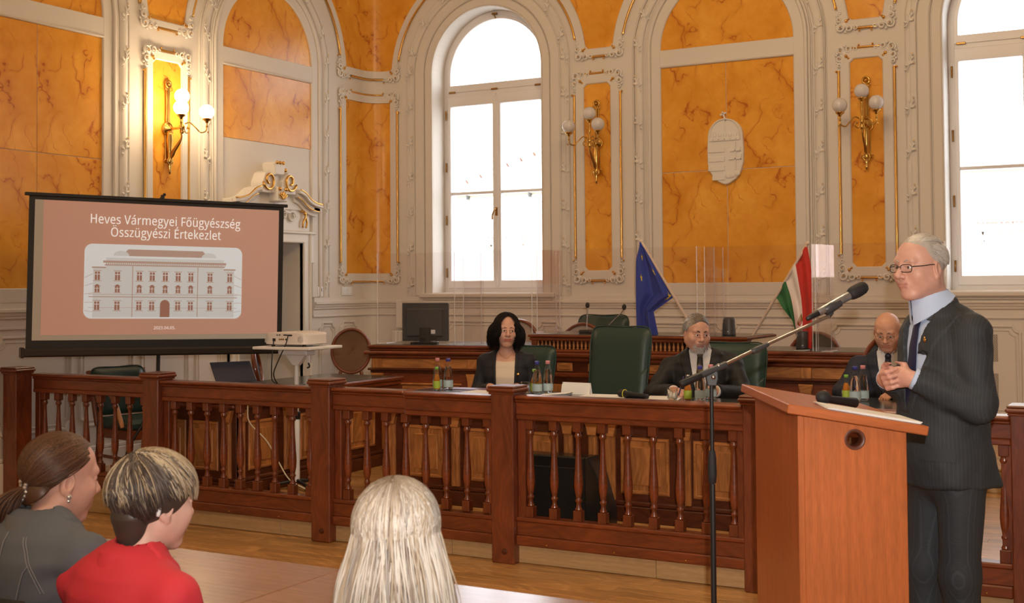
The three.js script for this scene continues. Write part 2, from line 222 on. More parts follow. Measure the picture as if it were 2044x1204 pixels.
// flat pilaster: panel with chamfered corners, frame, gilt lines, four corner ornaments, spandrel above
function pilaster(w, c, hw, fw, cL, rL, cR, rR) {
  const ch = 0.035, y0 = 1.74, y1 = 3.58, oct = (a, b0, b1, q) => [[-a + q, b0], [a - q, b0], [a, b0 + q], [a, b1 - q], [a - q, b1], [-a + q, b1], [-a, b1 - q], [-a, b0 + q]].map(([x, y]) => [c + x, y]);
  marbleSlab(w, oct(hw, y0, y1, ch)); const fo = hw + fw;
  mesh('pilaster_frame', slab(oct(fo, y0 - fw, y1 + fw, 0.02), 0, 0.024, 0.009, [oct(hw - 0.004, y0 + 0.004, y1 - 0.004, ch)]), plaster, w);
  const gx = fo + 0.012;
  for (const s of [-1, 1]) mesh('gilt_strip', giltBar(c + s * gx, 1.86, 3.48), gilt, w);
  for (const y of [y0 - fw - 0.008, y1 + fw + 0.008]) mesh('gilt_strip', sweep([V(c - fo * 0.55, y, 0.016), V(c, y, 0.016), V(c + fo * 0.55, y, 0.016)], 0.011, 10), gilt, w);
  for (const s of [-1, 1]) { ornCorner(w, c + s * (fo + 0.02), y0 - fw - 0.02, -s, 1, 1); ornCorner(w, c + s * (fo + 0.02), y1 + fw + 0.02, -s, -1, 1); }
  spandrel(w, c, hw, cL, rL, cR, rR, fw);
}
function spandrel(w, c, hw, cL, rL, cR, rR, fw, f) {
  const top = 4.9, N = 14, xl = (y, d) => cL + Math.sqrt(Math.max(0.0001, (rL + d) ** 2 - (y - SPR) ** 2)), xr = (y, d) => cR - Math.sqrt(Math.max(0.0001, (rR + d) ** 2 - (y - SPR) ** 2));
  const outl = (d, yb) => { const L = [], R = []; for (let i = 0; i <= N; i++) { const y = lerp(yb, top, i / N); L.push([xl(y, d), y]); R.push([xr(y, d), y]); } return [...R, ...L.reverse()]; };
  const inner = outl(fw, 3.925), io = [[inner[inner.length - 1][0] + 0.03, 3.925], [inner[0][0] - 0.03, 3.925], [inner[0][0], 3.955], ...inner.slice(1, -1), [inner[inner.length - 1][0], 3.955]];
  marbleSlab(w, io);
  mesh('spandrel_frame', slab(outl(0, 3.925 - fw * 0.85), 0, 0.024, 0.009, [io.map(([x, y]) => [x, Math.min(y, top - 0.03)])]), plaster, w);
  for (const [fn, d] of [[xl, -1], [xr, 1]]) { const P = []; for (let i = 0; i <= 14; i++) { const y = lerp(4.03, 4.88, i / 14); P.push(V(fn(y, -0.008), y, 0.016)); } mesh('gilt_strip', sweep(P, 0.012, 9), gilt, w); }
  const yb = 3.925 - fw * 0.85 - 0.008, xa = xl(yb + 0.03, 0), xb = xr(yb + 0.03, 0);
  mesh('gilt_strip', sweep([V(lerp(xa, xb, 0.3), yb, 0.016), V(lerp(xa, xb, 0.5), yb, 0.016), V(lerp(xa, xb, 0.7), yb, 0.016)], 0.011, 10), gilt, w);
  ornCorner(w, xa - 0.012, yb - 0.012, 1, 1, 1); ornCorner(w, xb + 0.012, yb - 0.012, -1, 1, 1);
}
// dado: ledge, cap mouldings, lower line; profile in (n, v)
const dadoProf = [[0, 1.495], [0.026, 1.495], [0.026, 1.452], [0.052, 1.447], [0.052, 1.428], [0.04, 1.42], [0.034, 1.40], [0.026, 1.392], [0.026, 1.38], [0.012, 1.366], [0.012, 1.315], [0.018, 1.31], [0.018, 1.298], [0, 1.294]];
function dado(w, u0, u1) { mesh('dado_moulding', mould(dadoProf, u0, u1), plaster, w); mesh('baseboard', merge([b2(u0, u1, 0, 0.30, 0, 0.03, 0.006), b2(u0, u1, 0.30, 0.335, 0, 0.018, 0.008)]), plaster, w); }
function wainscot(w, u0, u1, v0 = 0.50, v1 = 1.235) { // panel frame with scooped corners
  const r = 0.055, P = [], q = (cx, cy, a0) => { for (let i = 0; i <= 6; i++) { const a = a0 - (i / 6) * PI / 2; P.push(V(cx + r * cos(a), cy + r * sin(a), 0.004)); } };
  q(u0, v1, 0); P.length = 0;
  const line = (pts) => P.push(...pts);
  q(u0, v0, PI / 2); q(u1, v0, PI); q(u1, v1, 1.5 * PI); q(u0, v1, 2 * PI);
  mesh('wainscot_moulding', merge([sweep(P, 0.013, 8, true, 0.8, V(0, 0, 1)), sweep(P.map((p) => V(lerp(p.x, (u0 + u1) / 2, 0.035 / (u1 - u0) * 2), lerp(p.y, (v0 + v1) / 2, 0.1), 0.003)), 0.006, 6, true, 0.8, V(0, 0, 1))]), plaster, w);
}
const XL = -7.908, ZB = -11, CR = 0.22, CEIL = 6.4, XR = 6.4, ZF = 5.2;
const WC = [-6.478, -1.301, 3.876];
// --- back wall ---
const back = struct('wall_back', 'cream stucco wall with tall arched windows, orange marbled panels and gilded mouldings');
back.position.z = ZB;
{
  const hole = (c) => [[c - 0.65, 1.53], [c + 0.65, 1.53], ...arc(c, 0.65, SPR, 0, PI, 40)];
  mesh('wall_surface', uvm(slab([[XL + CR, 0], [XR + 0.4, 0], [XR + 0.4, CEIL], [XL + CR, CEIL]], -0.45, 0, 0, WC.map(hole))), plaster, back);
  for (const c of WC.slice(0, 2)) windowBay(back, c);
  archBay(back, -3.89, 1.614, { tiles: true });
  pilaster(back, -5.208, 0.147, 0.09, WC[0], 1.06, -3.89, 1.06); pilaster(back, -2.6, 0.145, 0.085, -3.89, 1.06, WC[1], 1.07);
  dado(back, XL + CR, XR);
  for (const [a, b] of [[-7.35, -7.05], [-6.98, -5.98], [-5.9, -5.62], [-5.5, -4.9], [-4.75, -3.95], [-3.87, -3.1], [-2.95, -2.28], [-2.15, -1.385], [-1.25, -0.5]]) wainscot(back, a, b);
  for (const y of [1.05, 0.725]) mesh('radiator_grille', merge([b2(-1.92, -1.56, y - 0.11, y + 0.115, 0, 0.006, 0.002)]), M(1, 1, 1, 0.5, { map: perfT }), back);
}
// --- left wall: local x runs to the corner, local z into the room ---
const left = struct('wall_left', 'cream stucco wall with door niche, orange marbled panels and gilded mouldings');
left.position.x = XL; left.rotation.y = PI / 2;
{
  const D = 9.277, uEnd = 10.78;
  mesh('wall_surface', uvm(slab([[-ZF - 0.4, 0], [uEnd, 0], [uEnd, CEIL], [-ZF - 0.4, CEIL]], -0.45, 0, 0, [[[8.81, 0.16], [9.744, 0.16], [9.744, 2.035], [8.81, 2.035]]])), plaster, left);
  archBay(left, D, 2.992, { door: true }); archBay(left, 6.563, 1.607, { tiles: true });
  pilaster(left, 7.933, 0.172, 0.075, 6.563, 1.08, D, 1.06);
  dado(left, -ZF, 8.70); dado(left, 9.95, uEnd);
  for (const [a, b] of [[5.6, 6.1], [6.2, 6.9], [7.0, 7.55], [7.65, 8.2], [8.3, 8.62], [10.06, 10.32], [10.4, 10.7]]) wainscot(left, a, b);
}
// --- rounded corner: (s, v, n) bent round a quarter circle ---
const SA = CR * PI / 4;
function bendC(s, v, n) {
  if (s < -SA) return V(XL + n, v, ZB + CR - SA - s);
  if (s > SA) return V(XL + CR + s - SA, v, ZB + n);
  const a = (s + SA) / (2 * SA) * PI / 2, r = CR - n; return V(XL + CR - r * cos(a), v, ZB + CR - r * sin(a));
}
const corner = struct('wall_corner', 'rounded cream corner between two walls with an orange marbled panel and gilded frame');
{
  const N = 22, strip = (s0, s1, vb, vt, n, k = 1, nu = N) => { // raised face with rims
    const f = (u, v) => { const s = lerp(s0, s1, u); return bendC(s, lerp(vb(s), vt(s), v), n); }, uvf = (u, v) => { const s = lerp(s0, s1, u); return [s * k + 3.3, lerp(vb(s), vt(s), v) * k + 1.1]; };
    const rim = (fn, sgn) => patch((u, v) => fn(u, v), nu, 1);
    const T = (u, v) => { const s = lerp(s0, s1, u); return bendC(s, vt(s), n * (1 - v)); }, B = (u, v) => { const s = lerp(s0, s1, u); return bendC(s, vb(s), n * v); };
    const S = (s, v0) => (u, v) => bendC(s, lerp(vb(s), vt(s), v), v0 ? n * u : n * (1 - u));
    return merge([patch(f, nu, 6, uvf), patch(T, nu, 1), patch(B, nu, 1), patch(S(s0, true), 1, 6), patch(S(s1, false), 1, 6)]);
  };
  const K = (x) => () => x, s0 = -0.463, s1 = 0.197, fw = 0.075, ch = 0.035;
  mesh('wall_surface', patch((u, v) => bendC(lerp(-SA, SA, u), v * CEIL, 0), 24, 2), plaster, corner);
  const cutB = (y) => (s) => y + Math.max(0, ch - (s - s0), ch - (s1 - s)), cutT = (y) => (s) => y - Math.max(0, ch - (s - s0), ch - (s1 - s));
  mesh('marble_slab', strip(s0, s1, cutB(1.74), cutT(3.58), 0.007, 0.72, 44), marble, corner);
  mesh('pilaster_frame', merge([strip(s0 - fw, s1 + fw, K(1.74 - fw), K(1.742), 0.024), strip(s0 - fw, s1 + fw, K(3.578), K(3.58 + fw), 0.024), strip(s0 - fw, s0 + 0.001, K(1.742), K(3.578), 0.024, 1, 4), strip(s1 - 0.001, s1 + fw, K(1.742), K(3.578), 0.024, 1, 4)]), plaster, corner);
  const gb = (pts, r = 0.012) => sweep(pts.map(([s, v]) => bendC(s, v, 0.017)), r, 10);
  const row = (a, b, v, n = 20) => [...Array(n + 1).keys()].map((i) => [lerp(a, b, i / n), v]);
  for (const s of [s0 - fw - 0.012, s1 + fw + 0.012]) mesh('gilt_strip', gb([[s, 1.86], [s, 2.6], [s, 3.48]]), gilt, corner);
  for (const v of [1.74 - fw - 0.008, 3.58 + fw + 0.01, 3.832]) mesh('gilt_strip', gb(row(-0.36, 0.1, v), 0.011), gilt, corner);
  const cl = -SA - (10.78 - 9.277), cr = SA + (WC[0] - XL - CR), lx = (v, r) => cl + Math.sqrt(r * r - (v - SPR) ** 2), rx = (v, r) => cr - Math.sqrt(r * r - (v - SPR) ** 2), top = 4.86;
  const zone = (l, r, v0, v1, n, k = 1) => merge([patch((u, v) => { const y = lerp(v0, v1, v); return bendC(lerp(l(y), r(y), u), y, n); }, 24, 16, (u, v) => { const y = lerp(v0, v1, v); return [lerp(l(y), r(y), u) * k + 5.7, y * k]; }), patch((u, v) => bendC(lerp(l(v0), r(v0), u), v0, n * v), 24, 1), patch((u, v) => { const y = lerp(v0, v1, v); return bendC(l(y), y, n * u); }, 1, 16), patch((u, v) => { const y = lerp(v0, v1, v); return bendC(r(y), y, n * (1 - u)); }, 1, 16)]);
  const chL = (y) => lx(y, 1.22) + Math.max(0, 0.04 - (y - 3.92)), chR = (y) => rx(y, 1.165) - Math.max(0, 0.04 - (y - 3.92));
  mesh('marble_slab', zone(chL, chR, 3.92, top, 0.007, 0.72), marble, corner);
  mesh('spandrel_frame', merge([zone((y) => lx(y, 1.15), (y) => lx(y, 1.222), 3.845, top, 0.024), zone((y) => rx(y, 1.167), (y) => rx(y, 1.10), 3.845, top, 0.024), zone((y) => lx(y, 1.2), (y) => rx(y, 1.14), 3.845, 3.922, 0.023)]), plaster, corner);
  for (const f of [(y) => lx(y, 1.145), (y) => rx(y, 1.095)]) { const P = []; for (let i = 0; i <= 14; i++) { const y = lerp(4.03, 4.84, i / 14); P.push([f(y), y]); } mesh('gilt_strip', gb(P), gilt, corner); }
  for (const [x, y, a, b] of [[s0 - fw - 0.02, 1.645, 1, 1], [s1 + fw + 0.02, 1.645, -1, 1], [s0 - fw - 0.02, 3.675, 1, -1], [s1 + fw + 0.02, 3.675, -1, -1], [s0 - fw - 0.04, 3.81, 1, 1], [s1 + fw + 0.03, 3.81, -1, 1]]) ornCorner(corner, x, y, a, b, 1, bendC);
  const dp = dadoProf; const dl = []; for (let i = 0; i < dp.length - 1; i++) dl.push(patch((u, v) => bendC(lerp(-SA, SA, u), lerp(dp[i + 1][1], dp[i][1], v), lerp(dp[i + 1][0], dp[i][0], v)), 16, 1));
  mesh('dado_moulding', merge(dl), plaster, corner);
}
// --- the rest of the shell ---
{
  const shell = (n, lab, g, m, cat) => { const o = mesh(n, g, m, scene); o.userData = { kind: 'structure', label: lab, category: cat || 'wall' }; return o; };
  shell('wall_right', 'plain cream wall closing the hall on the right', b2(XR, XR + 0.4, 0, CEIL, ZB - 0.4, ZF + 0.4, 0.001), plaster);
  shell('wall_front', 'plain cream wall behind the audience', b2(XL - 0.4, XR + 0.4, 0, CEIL, ZF, ZF + 0.4, 0.001), plaster);
  shell('ceiling', 'high white plaster ceiling of the hall', b2(XL - 0.4, XR + 0.4, CEIL, CEIL + 0.4, ZB - 0.45, ZF + 0.4, 0.001), plasterW, 'ceiling');
  const ni = mesh('door_recess', merge([b2(-10.2, -8.4, 0.10, 0.16, XL - 0.9, XL - 0.44, 0.001).rotateY(0)].map((g) => g.scale(0, 0, 0))), plaster, scene); scene.remove(ni);
}
// --- door in its niche on the left wall ---
{
  const d = struct('door_1', 'tall pale grey door set deep in a moulded niche', 'door'); d.position.x = XL; d.rotation.y = PI / 2;
  const gd = M(0.50, 0.49, 0.46, 0.5);
  mesh('door_recess', merge([b2(8.6, 8.806, 0.1, 2.3, -0.9, -0.4, 0.001), b2(9.748, 9.95, 0.1, 2.3, -0.9, -0.4, 0.001), b2(8.6, 9.95, 2.039, 2.3, -0.9, -0.4, 0.001), b2(8.6, 9.95, 0.0, 2.3, -0.98, -0.88, 0.001)]), plaster, d);
  mesh('door_leaf', merge([b2(8.83, 9.725, 0.165, 2.02, -0.44, -0.39, 0.004), ...[[0.30, 0.9], [1.0, 1.9]].flatMap(([a, b]) => [[8.93, 9.24], [9.31, 9.62]].map(([x0, x1]) => b2(x0, x1, a, b, -0.40, -0.375, 0.012)))]), gd, d);
  mesh('door_handle', sweep(curve([[8.90, 1.15, -0.37], [8.90, 1.15, -0.33], [8.96, 1.15, -0.325], [9.02, 1.145, -0.33]], 12), 0.009, 8), brass, d);
  // trim and swan-neck pediment
  const t = struct('trim_1', 'white moulded door surround with a gilded swan-neck pediment', 'door surround'); t.position.x = XL; t.rotation.y = PI / 2;
  const L = 8.81, R = 9.744, c = 9.277;
  const jamb = (s) => { const x = s < 0 ? L - 0.002 : R + 0.002; return [b2(Math.min(x, x + s * 0.115), Math.max(x, x + s * 0.115), 0.16, 2.15, 0, 0.05, 0.008), b2(Math.min(x + s * 0.09, x + s * 0.115), Math.max(x + s * 0.09, x + s * 0.115), 0.16, 2.15, 0, 0.07, 0.01), b2(Math.min(x, x + s * 0.03), Math.max(x - s * 0.001, x + s * 0.03), 0.161, 2.051, 0.001, 0.062, 0.006), b2(Math.min(x + s * 0.115, x + s * 0.19), Math.max(x + s * 0.115, x + s * 0.19), 1.84, 2.15, 0, 0.04, 0.008)]; };
  mesh('door_casing', merge([...jamb(-1), ...jamb(1), b2(L - 0.113, R + 0.113, 2.037, 2.149, 0.0005, 0.051, 0.008), b2(L - 0.19, R + 0.19, 2.125, 2.155, 0, 0.07, 0.01), b2(L + 0.001, R - 0.001, 2.039, 2.066, 0.001, 0.063, 0.006)]), plasterW, t);
  mesh('frieze', b2(c - 0.56, c + 0.56, 2.155, 2.42, 0, 0.055, 0.004), plasterW, t);
  // cornice outline (half), mirrored
  const crv = (pts, n) => new THREE.CatmullRomCurve3(pts.map(([x, y]) => V(x, y, 0))).getPoints(n).map((p) => [p.x, p.y]);
  const half = crv([[0.64, 2.425], [0.56, 2.433], [0.46, 2.462], [0.36, 2.53], [0.285, 2.555]], 16), under = half.map(([x, y]) => [x, y - 0.055 - 0.02 * (1 - x)]);
  const band = (k0, k1, n) => [-1, 1].map((s) => { const o = [...half.map(([x, y]) => [c + s * x, y - k0]), ...[...half].reverse().map(([x, y]) => [c + s * x, y - k1])]; return slab(s > 0 ? o.reverse() : o, 0, n, 0.004); });
  mesh('cornice', merge([...band(0, 0.035, 0.17), ...band(0.035, 0.075, 0.13), ...band(0.075, 0.12, 0.09), slab([[c - 0.5, 2.36], [c + 0.5, 2.36], [c + 0.3, 2.5], [c - 0.3, 2.5]], 0, 0.07, 0.004), ...[-1, 1].map((s) => b2(c + s * 0.60 - 0.06, c + s * 0.60 + 0.06, 2.345, 2.42, 0, 0.13, 0.006))]), plasterW, t);
  mesh('gilt_edge', merge([-1, 1].flatMap((s) => [sweep(half.map(([x, y]) => V(c + s * x, y, 0.168)), 0.008, 7), sweep(half.map(([x, y]) => V(c + s * x, y - 0.07, 0.128)), 0.006, 6)])), gilt, t);
  // volutes and centre block
  for (const s of [-1, 1]) {
    const P = []; for (let i = 0; i <= 40; i++) { const q = i / 40, a = (s > 0 ? PI + 2.9 - q * 7.6 : -2.9 + q * 7.6) + (s > 0 ? 0 : 0), r = 0.085 * (1 - 0.72 * q); P.push(V(c + s * 0.155 + r * cos(a) * 1, 2.62 + r * sin(a) * 1.15, 0.15)); }
    P.unshift(V(c + s * 0.24, 2.565, 0.15)); mesh('volute', sweep(P, 0.012, 8), gilt, t);
    mesh('volute_block', slab([[c + s * 0.05, 2.50], [c + s * 0.245, 2.50], [c + s * 0.245, 2.60], [c + s * 0.20, 2.69], [c + s * 0.15, 2.71], [c + s * 0.08, 2.67], [c + s * 0.05, 2.62]].map((p) => p)[s > 0 ? 'slice' : 'reverse'](), 0, 0.14, 0.006), plasterW, t);
    mesh('console_scroll', merge([sweep(curve([[c + s * 0.40, 2.345, 0.07], [c + s * 0.44, 2.36, 0.08], [c + s * 0.47, 2.31, 0.08], [c + s * 0.43, 2.24, 0.08], [c + s * 0.43, 2.19, 0.075]], 18), 0.010, 7), sweep(curve([[c + s * 0.52, 2.345, 0.07], [c + s * 0.49, 2.36, 0.08], [c + s * 0.465, 2.31, 0.08], [c + s * 0.49, 2.24, 0.08], [c + s * 0.48, 2.19, 0.075]], 18), 0.010, 7), ball(0.016, c + s * 0.455, 2.33, 0.08)]), gilt, t);
    mesh('frieze_scroll', merge([cscroll(c + s * 0.27, 2.29, 0.06, s > 0 ? 0 : PI, s * 1.2, 0.014).translate(0, 0, 0.045), cscroll(c + s * 0.15, 2.31, 0.05, s > 0 ? PI : 0, -s * 1.2, 0.012).translate(0, 0, 0.045), ball(1, c + s * 0.21, 2.33, 0.065, 0.05, 0.018, 0.018)]), plasterW, t);
  }
  mesh('keystone', merge([b2(c - 0.075, c + 0.075, 2.42, 2.56, 0, 0.18, 0.01), slab([[c - 0.06, 2.68], [c + 0.06, 2.68], [c + 0.085, 2.78], [c + 0.065, 2.80], [c - 0.065, 2.80], [c - 0.085, 2.78]], 0, 0.15, 0.008), b2(c - 0.05, c + 0.05, 2.55, 2.70, 0, 0.10, 0.006)]), plasterW, t);
  mesh('gilt_shell', merge([...[-2, -1, 0, 1, 2].map((i) => ball(1, 0, 0, 0, 0.012, 0.04, 0.014, 8, 8).translate(0, 0.04, 0).rotateZ(-i * 0.42).translate(c, 2.44, 0.19)), ...[-1, 0, 1].map((i) => ball(0.018, c + i * 0.045, 2.795, 0.15)), ball(0.02, c + 0.1, 2.73, 0.13), ball(0.02, c - 0.045, 2.54, 0.185), ball(0.02, c + 0.045, 2.54, 0.185)]), gilt, t);
}
// --- windows ---
function makeWindow(i, c) {
  const w = struct('window_' + i, ['tall arched white window left of the flags, with a lever handle', 'tall arched white window at the right edge behind the standing speaker', 'tall arched white window farther along the same wall'][i - 1], 'window'); w.position.set(c, 0, ZB - 0.22);
  const R = 0.652, g = 0.565, Tb = 3.51, B = 1.53, th = 0.07;
  const half = (r, y0, N = 36) => [...arc(0, r, SPR, 0, PI, N), [-r, y0], [r, y0]];
  mesh('frame', slab([...arc(0, R, SPR, 0, PI, 36), [-R, B], [R, B]], -th, 0, 0.004, [[...arc(0, g + 0.03, SPR, 0, PI, 36), [-g - 0.03, 1.60], [g + 0.03, 1.60]].reverse()]), whiteFrame, w);
  mesh('lunette_sash', merge([slab(half(g + 0.034, 3.66), -0.055, 0.012, 0.004, [half(g, 3.735).reverse()])]), whiteFrame, w);
  mesh('transom', b2(-g - 0.03, g + 0.03, 3.60, 3.662, -th, 0.002, 0.004), whiteFrame, w);
  for (const s of [-1, 1]) {
    const x0 = s < 0 ? -g - 0.034 : 0.001, x1 = s < 0 ? -0.001 : g + 0.034, gi = s < 0 ? [-g, -0.048] : [0.048, g];
    const o = mesh('casement', slab([[x0, 1.575], [x1, 1.575], [x1, 3.62], [x0, 3.62]], -0.055, 0.014, 0.005, [[[gi[0], 1.657], [gi[0], Tb], [gi[1], Tb], [gi[1], 1.657]]]), whiteFrame, w);
    mesh('glazing_bar', b2(gi[0] - 0.002, gi[1] + 0.002, 2.567, 2.597, -0.045, 0.008, 0.006), whiteFrame, o);
    for (const [a, b] of [[1.657, 2.57], [2.594, Tb]]) mesh('pane', patch((u, v) => V(lerp(gi[0], gi[1], u), lerp(a, b, v), -0.02), 1, 1), glassPane, o);
    for (const y of [1.74, 2.30, 2.865, 3.42]) mesh('hinge', merge([lathe([[0.001, -0.05], [0.009, -0.05], [0.009, -0.003], [0.0075, 0], [0.009, 0.003], [0.009, 0.05], [0.001, 0.05]], 10).translate(s * (g + 0.055), y, 0.012)]), brassDk, o);
  }
  mesh('mullion_cover', b2(-0.022, 0.022, 1.59, 3.60, 0.012, 0.022, 0.005), whiteFrame, w);
  mesh('pane', fin(new THREE.ShapeGeometry(shapeOf(half(g, 3.735)))).translate(0, 0, -0.02), glassPane, w);
  mesh('handle', merge([b2(-0.016, 0.016, 2.33, 2.42, 0.02, 0.03, 0.004), sweep(curve([[0, 2.39, 0.03], [0.004, 2.40, 0.055], [0.002, 2.385, 0.07], [-0.022, 2.34, 0.068], [-0.026, 2.29, 0.064]], 14), 0.008, 8)]), brassDk, w);
  for (const x of [-0.54, -0.02, 0.50]) mesh('hinge', b2(x - 0.04, x + 0.04, 3.652, 3.672, 0.005, 0.022, 0.004), brassDk, w);
  mesh('latch', merge([b2(-0.04, 0.02, 4.44, 4.462, 0.0, 0.03, 0.004), sweep([V(-0.02, 4.45, 0.03), V(0.012, 4.41, 0.04), V(0.02, 4.395, 0.04)], 0.007, 7)]), brassDk, w);
}
WC.forEach((c, i) => makeWindow(i + 1, c));
// --- platform, steps, floors ---
const PF = 0.16, ZR = -6.335;
{
  const fl = struct('floor', 'glossy honey-coloured plank floor of the hall', 'floor');
  mesh('subfloor', b2(XL - 0.4, XR + 0.4, -0.3, -0.012, ZB - 0.45, ZF + 0.4, 0.001), woodDk, fl);
  // planks run parallel to the rail; near and visible ones singly, the rest in one piece
  const V1 = [], PW = 0.098, plank = (L) => box(L - 0.001, 0.014, PW - 0.001, 0, 0, 0, 0.0012, 'x', rnd() * 9);
  const lib = [0.9, 1.2, 1.5].map((L) => [0, 1, 2].map(() => plank(L))); let cnt = 0; const rest = [[], [], []];
  const lay = (x0, x1, z0, z1, y, par, lim) => {
    const r = rngOf(Math.round(z0 * 100)); let k = 0;
    for (let z = z0; z > z1; z -= PW) { let x = x0 + r() * 0.8 - 0.8; while (x < x1) { const li = (r() * 3) | 0, L = [0.9, 1.2, 1.5][li], m = (r() * 3) | 0, va = (r() * 3) | 0, cx = x + L / 2; x += L; if (cx < x0 - 0.3) continue; if (k < lim(cx, z)) { const o = mesh('plank', lib[li][va], floorMats[m], par); o.position.set(cx, y - 0.007, z - PW / 2); k++; } else rest[m].push(lib[li][va].clone().translate(cx, y - 0.007, z - PW / 2)); } }
  };
    lay(XL, 3.0, -4.2, -6.34, 0, fl, (x, z) => (x < -0.2 && x > -6.0 ? 190 : 0));
  lay(XL, XR, ZF, -4.19, 0, fl, () => 0);
  rest.forEach((l, i) => { const o = mesh('plank_field', merge(l), floorMats[i], fl); o.userData.kind = 'stuff'; l.length = 0; });
  const pf = struct('platform_floor', 'raised honey-coloured plank platform behind the wooden railing', 'platform');
  mesh('platform_core', b2(XL, XR, 0, PF - 0.014, ZB, ZR + 0.001, 0.001), woodDk, pf);
  lay(XL + 0.02, XR - 0.05, ZR, ZB + 0.02, PF, pf, (x, z) => (x < -1 && z > -7.4 ? 90 : 0));
  rest.forEach((l, i) => { if (!l.length) return; const o = mesh('plank_field', merge(l), floorMats[i], pf); o.userData.kind = 'stuff'; });
  for (let x = XL; x < 2; x += 1.31) mesh('riser_board', b2(x + 0.001, Math.min(x + 1.309, 2), 0.002, PF, ZR, ZR + 0.018, 0.003), riserMat, pf);
  const ds = struct('dais_step', 'low second step carrying the judges bench along the back wall', 'platform');
  mesh('step_core', b2(-7.3, XR, PF, 0.305, ZB + 0.03, -9.06, 0.002), woodDk, ds);
  mesh('step_tread', b2(-7.3, XR, 0.305, 0.325, ZB + 0.03, -9.045, 0.006), floorMats[1], ds);
  for (let x = -7.3; x < 3; x += 1.47) mesh('riser_board', b2(x, x + 1.469, PF, 0.304, -9.06, -9.045, 0.003), riserMat, ds);
}
// --- outside ---
{
  const gr = mesh('ground', b2(-60, 40, -1.0, -0.9, -70, ZB - 0.45, 0.001), M(0.42, 0.41, 0.39, 0.9), scene); gr.userData = { kind: 'structure', label: 'pale paved street outside the windows', category: 'street' };
  const h = thing('house', 'low cream and pink house with a tiled hip roof seen through the windows', 'house', [0, 0, -26]);
  const pink = M(0.66, 0.50, 0.46, 0.9), cream = M(0.86, 0.83, 0.68, 0.85), tile = M(0.62, 0.42, 0.36, 0.85);
  const wins = [[-15.25, -14.3], [-3.95, -2.85], [0.6, 1.6], [-9.8, -8.8]];
  mesh('wall', uvm(slab([[-16.1, -0.9], [6, -0.9], [6, 3.3], [-16.1, 3.3]], -0.4, 0, 0, wins.map(([a, b]) => [[a, 0.5], [b, 0.5], [b, 2.6], [a, 2.6]]))), pink, h);
  mesh('cornice', merge([b2(-16.2, 6.1, 3.28, 3.42, -0.3, 0.12, 0.02), b2(-16.2, 6.1, 3.42, 3.58, -0.3, 0.22, 0.03), b2(-16.3, 6.2, 3.58, 3.78, -0.3, 0.34, 0.04)]), cream, h);
  mesh('gutter', sweep([V(-16.4, 3.82, 0.42), V(-5, 3.82, 0.42), V(6.3, 3.82, 0.42)], 0.05, 8), M(0.5, 0.42, 0.33, 0.6), h);
  for (const x of [-15.6, -14.75, -13.9]) mesh('gutter_bracket', b2(x - 0.02, x + 0.02, 3.68, 3.86, 0.34, 0.46, 0.004), dkGrey, h);
  const roof = tri([-16.4, 3.82, 0.42, 6.3, 3.82, 0.42, 6.3, 7.0, -5, -16.4, 3.82, 0.42, 6.3, 7.0, -5, -11, 7.0, -5, -16.4, 3.82, 0.42, -11, 7.0, -5, -16.4, 3.82, -9]); mesh('roof', uvm(roof), M(0.80, 0.72, 0.62, 0.85, two), h);
  for (let i = 0; i < 22; i++) { const t = i / 22; mesh('ridge_tile', lathe([[0.085, 0], [0.10, 0.02], [0.085, 0.30], [0.001, 0.30]], 8).rotateX(-1.0).rotateY(-0.75).translate(lerp(-16.4, -11, t), lerp(3.86, 7.03, t), lerp(0.42, -5, t)), tile, h); }
  for (const [a, b] of wins) { const o = mesh('shutter', merge([b2(a, b, 2.5, 2.6, -0.12, -0.05, 0.01), b2(a, a + 0.06, 0.5, 2.6, -0.12, -0.05, 0.01), b2(b - 0.06, b, 0.5, 2.6, -0.12, -0.05, 0.01)]), cream, h); for (let y = 0.6; y < 2.48; y += 0.095) mesh('slat', box(b - a - 0.12, 0.075, 0.02, (a + b) / 2, y, -0.10, 0.004).applyMatrix4(new THREE.Matrix4()), M(0.62, 0.52, 0.44, 0.8), o); mesh('window_hood', b2(a - 0.12, b + 0.12, 2.78, 2.84, 0, 0.1, 0.01), tile, h); }
  const rr = rngOf(5), scr = [];
  for (const [x0, n] of [[-15.9, 9], [-13.2, 5], [-3.9, 8]]) for (let i = 0; i < n; i++) { const x = x0 + i * 0.21, P = [[x, 2.25 + rr() * 0.2, 0.012]]; for (let k = 1; k < 5; k++) P.push([x + (rr() - 0.4) * 0.3, 2.25 + rr() * 0.75, 0.012]); scr.push(sweep(curve(P, 16), 0.02, 5)); }
  mesh('graffiti', merge(scr), M(0.85, 0.84, 0.84, 0.8), h);
}
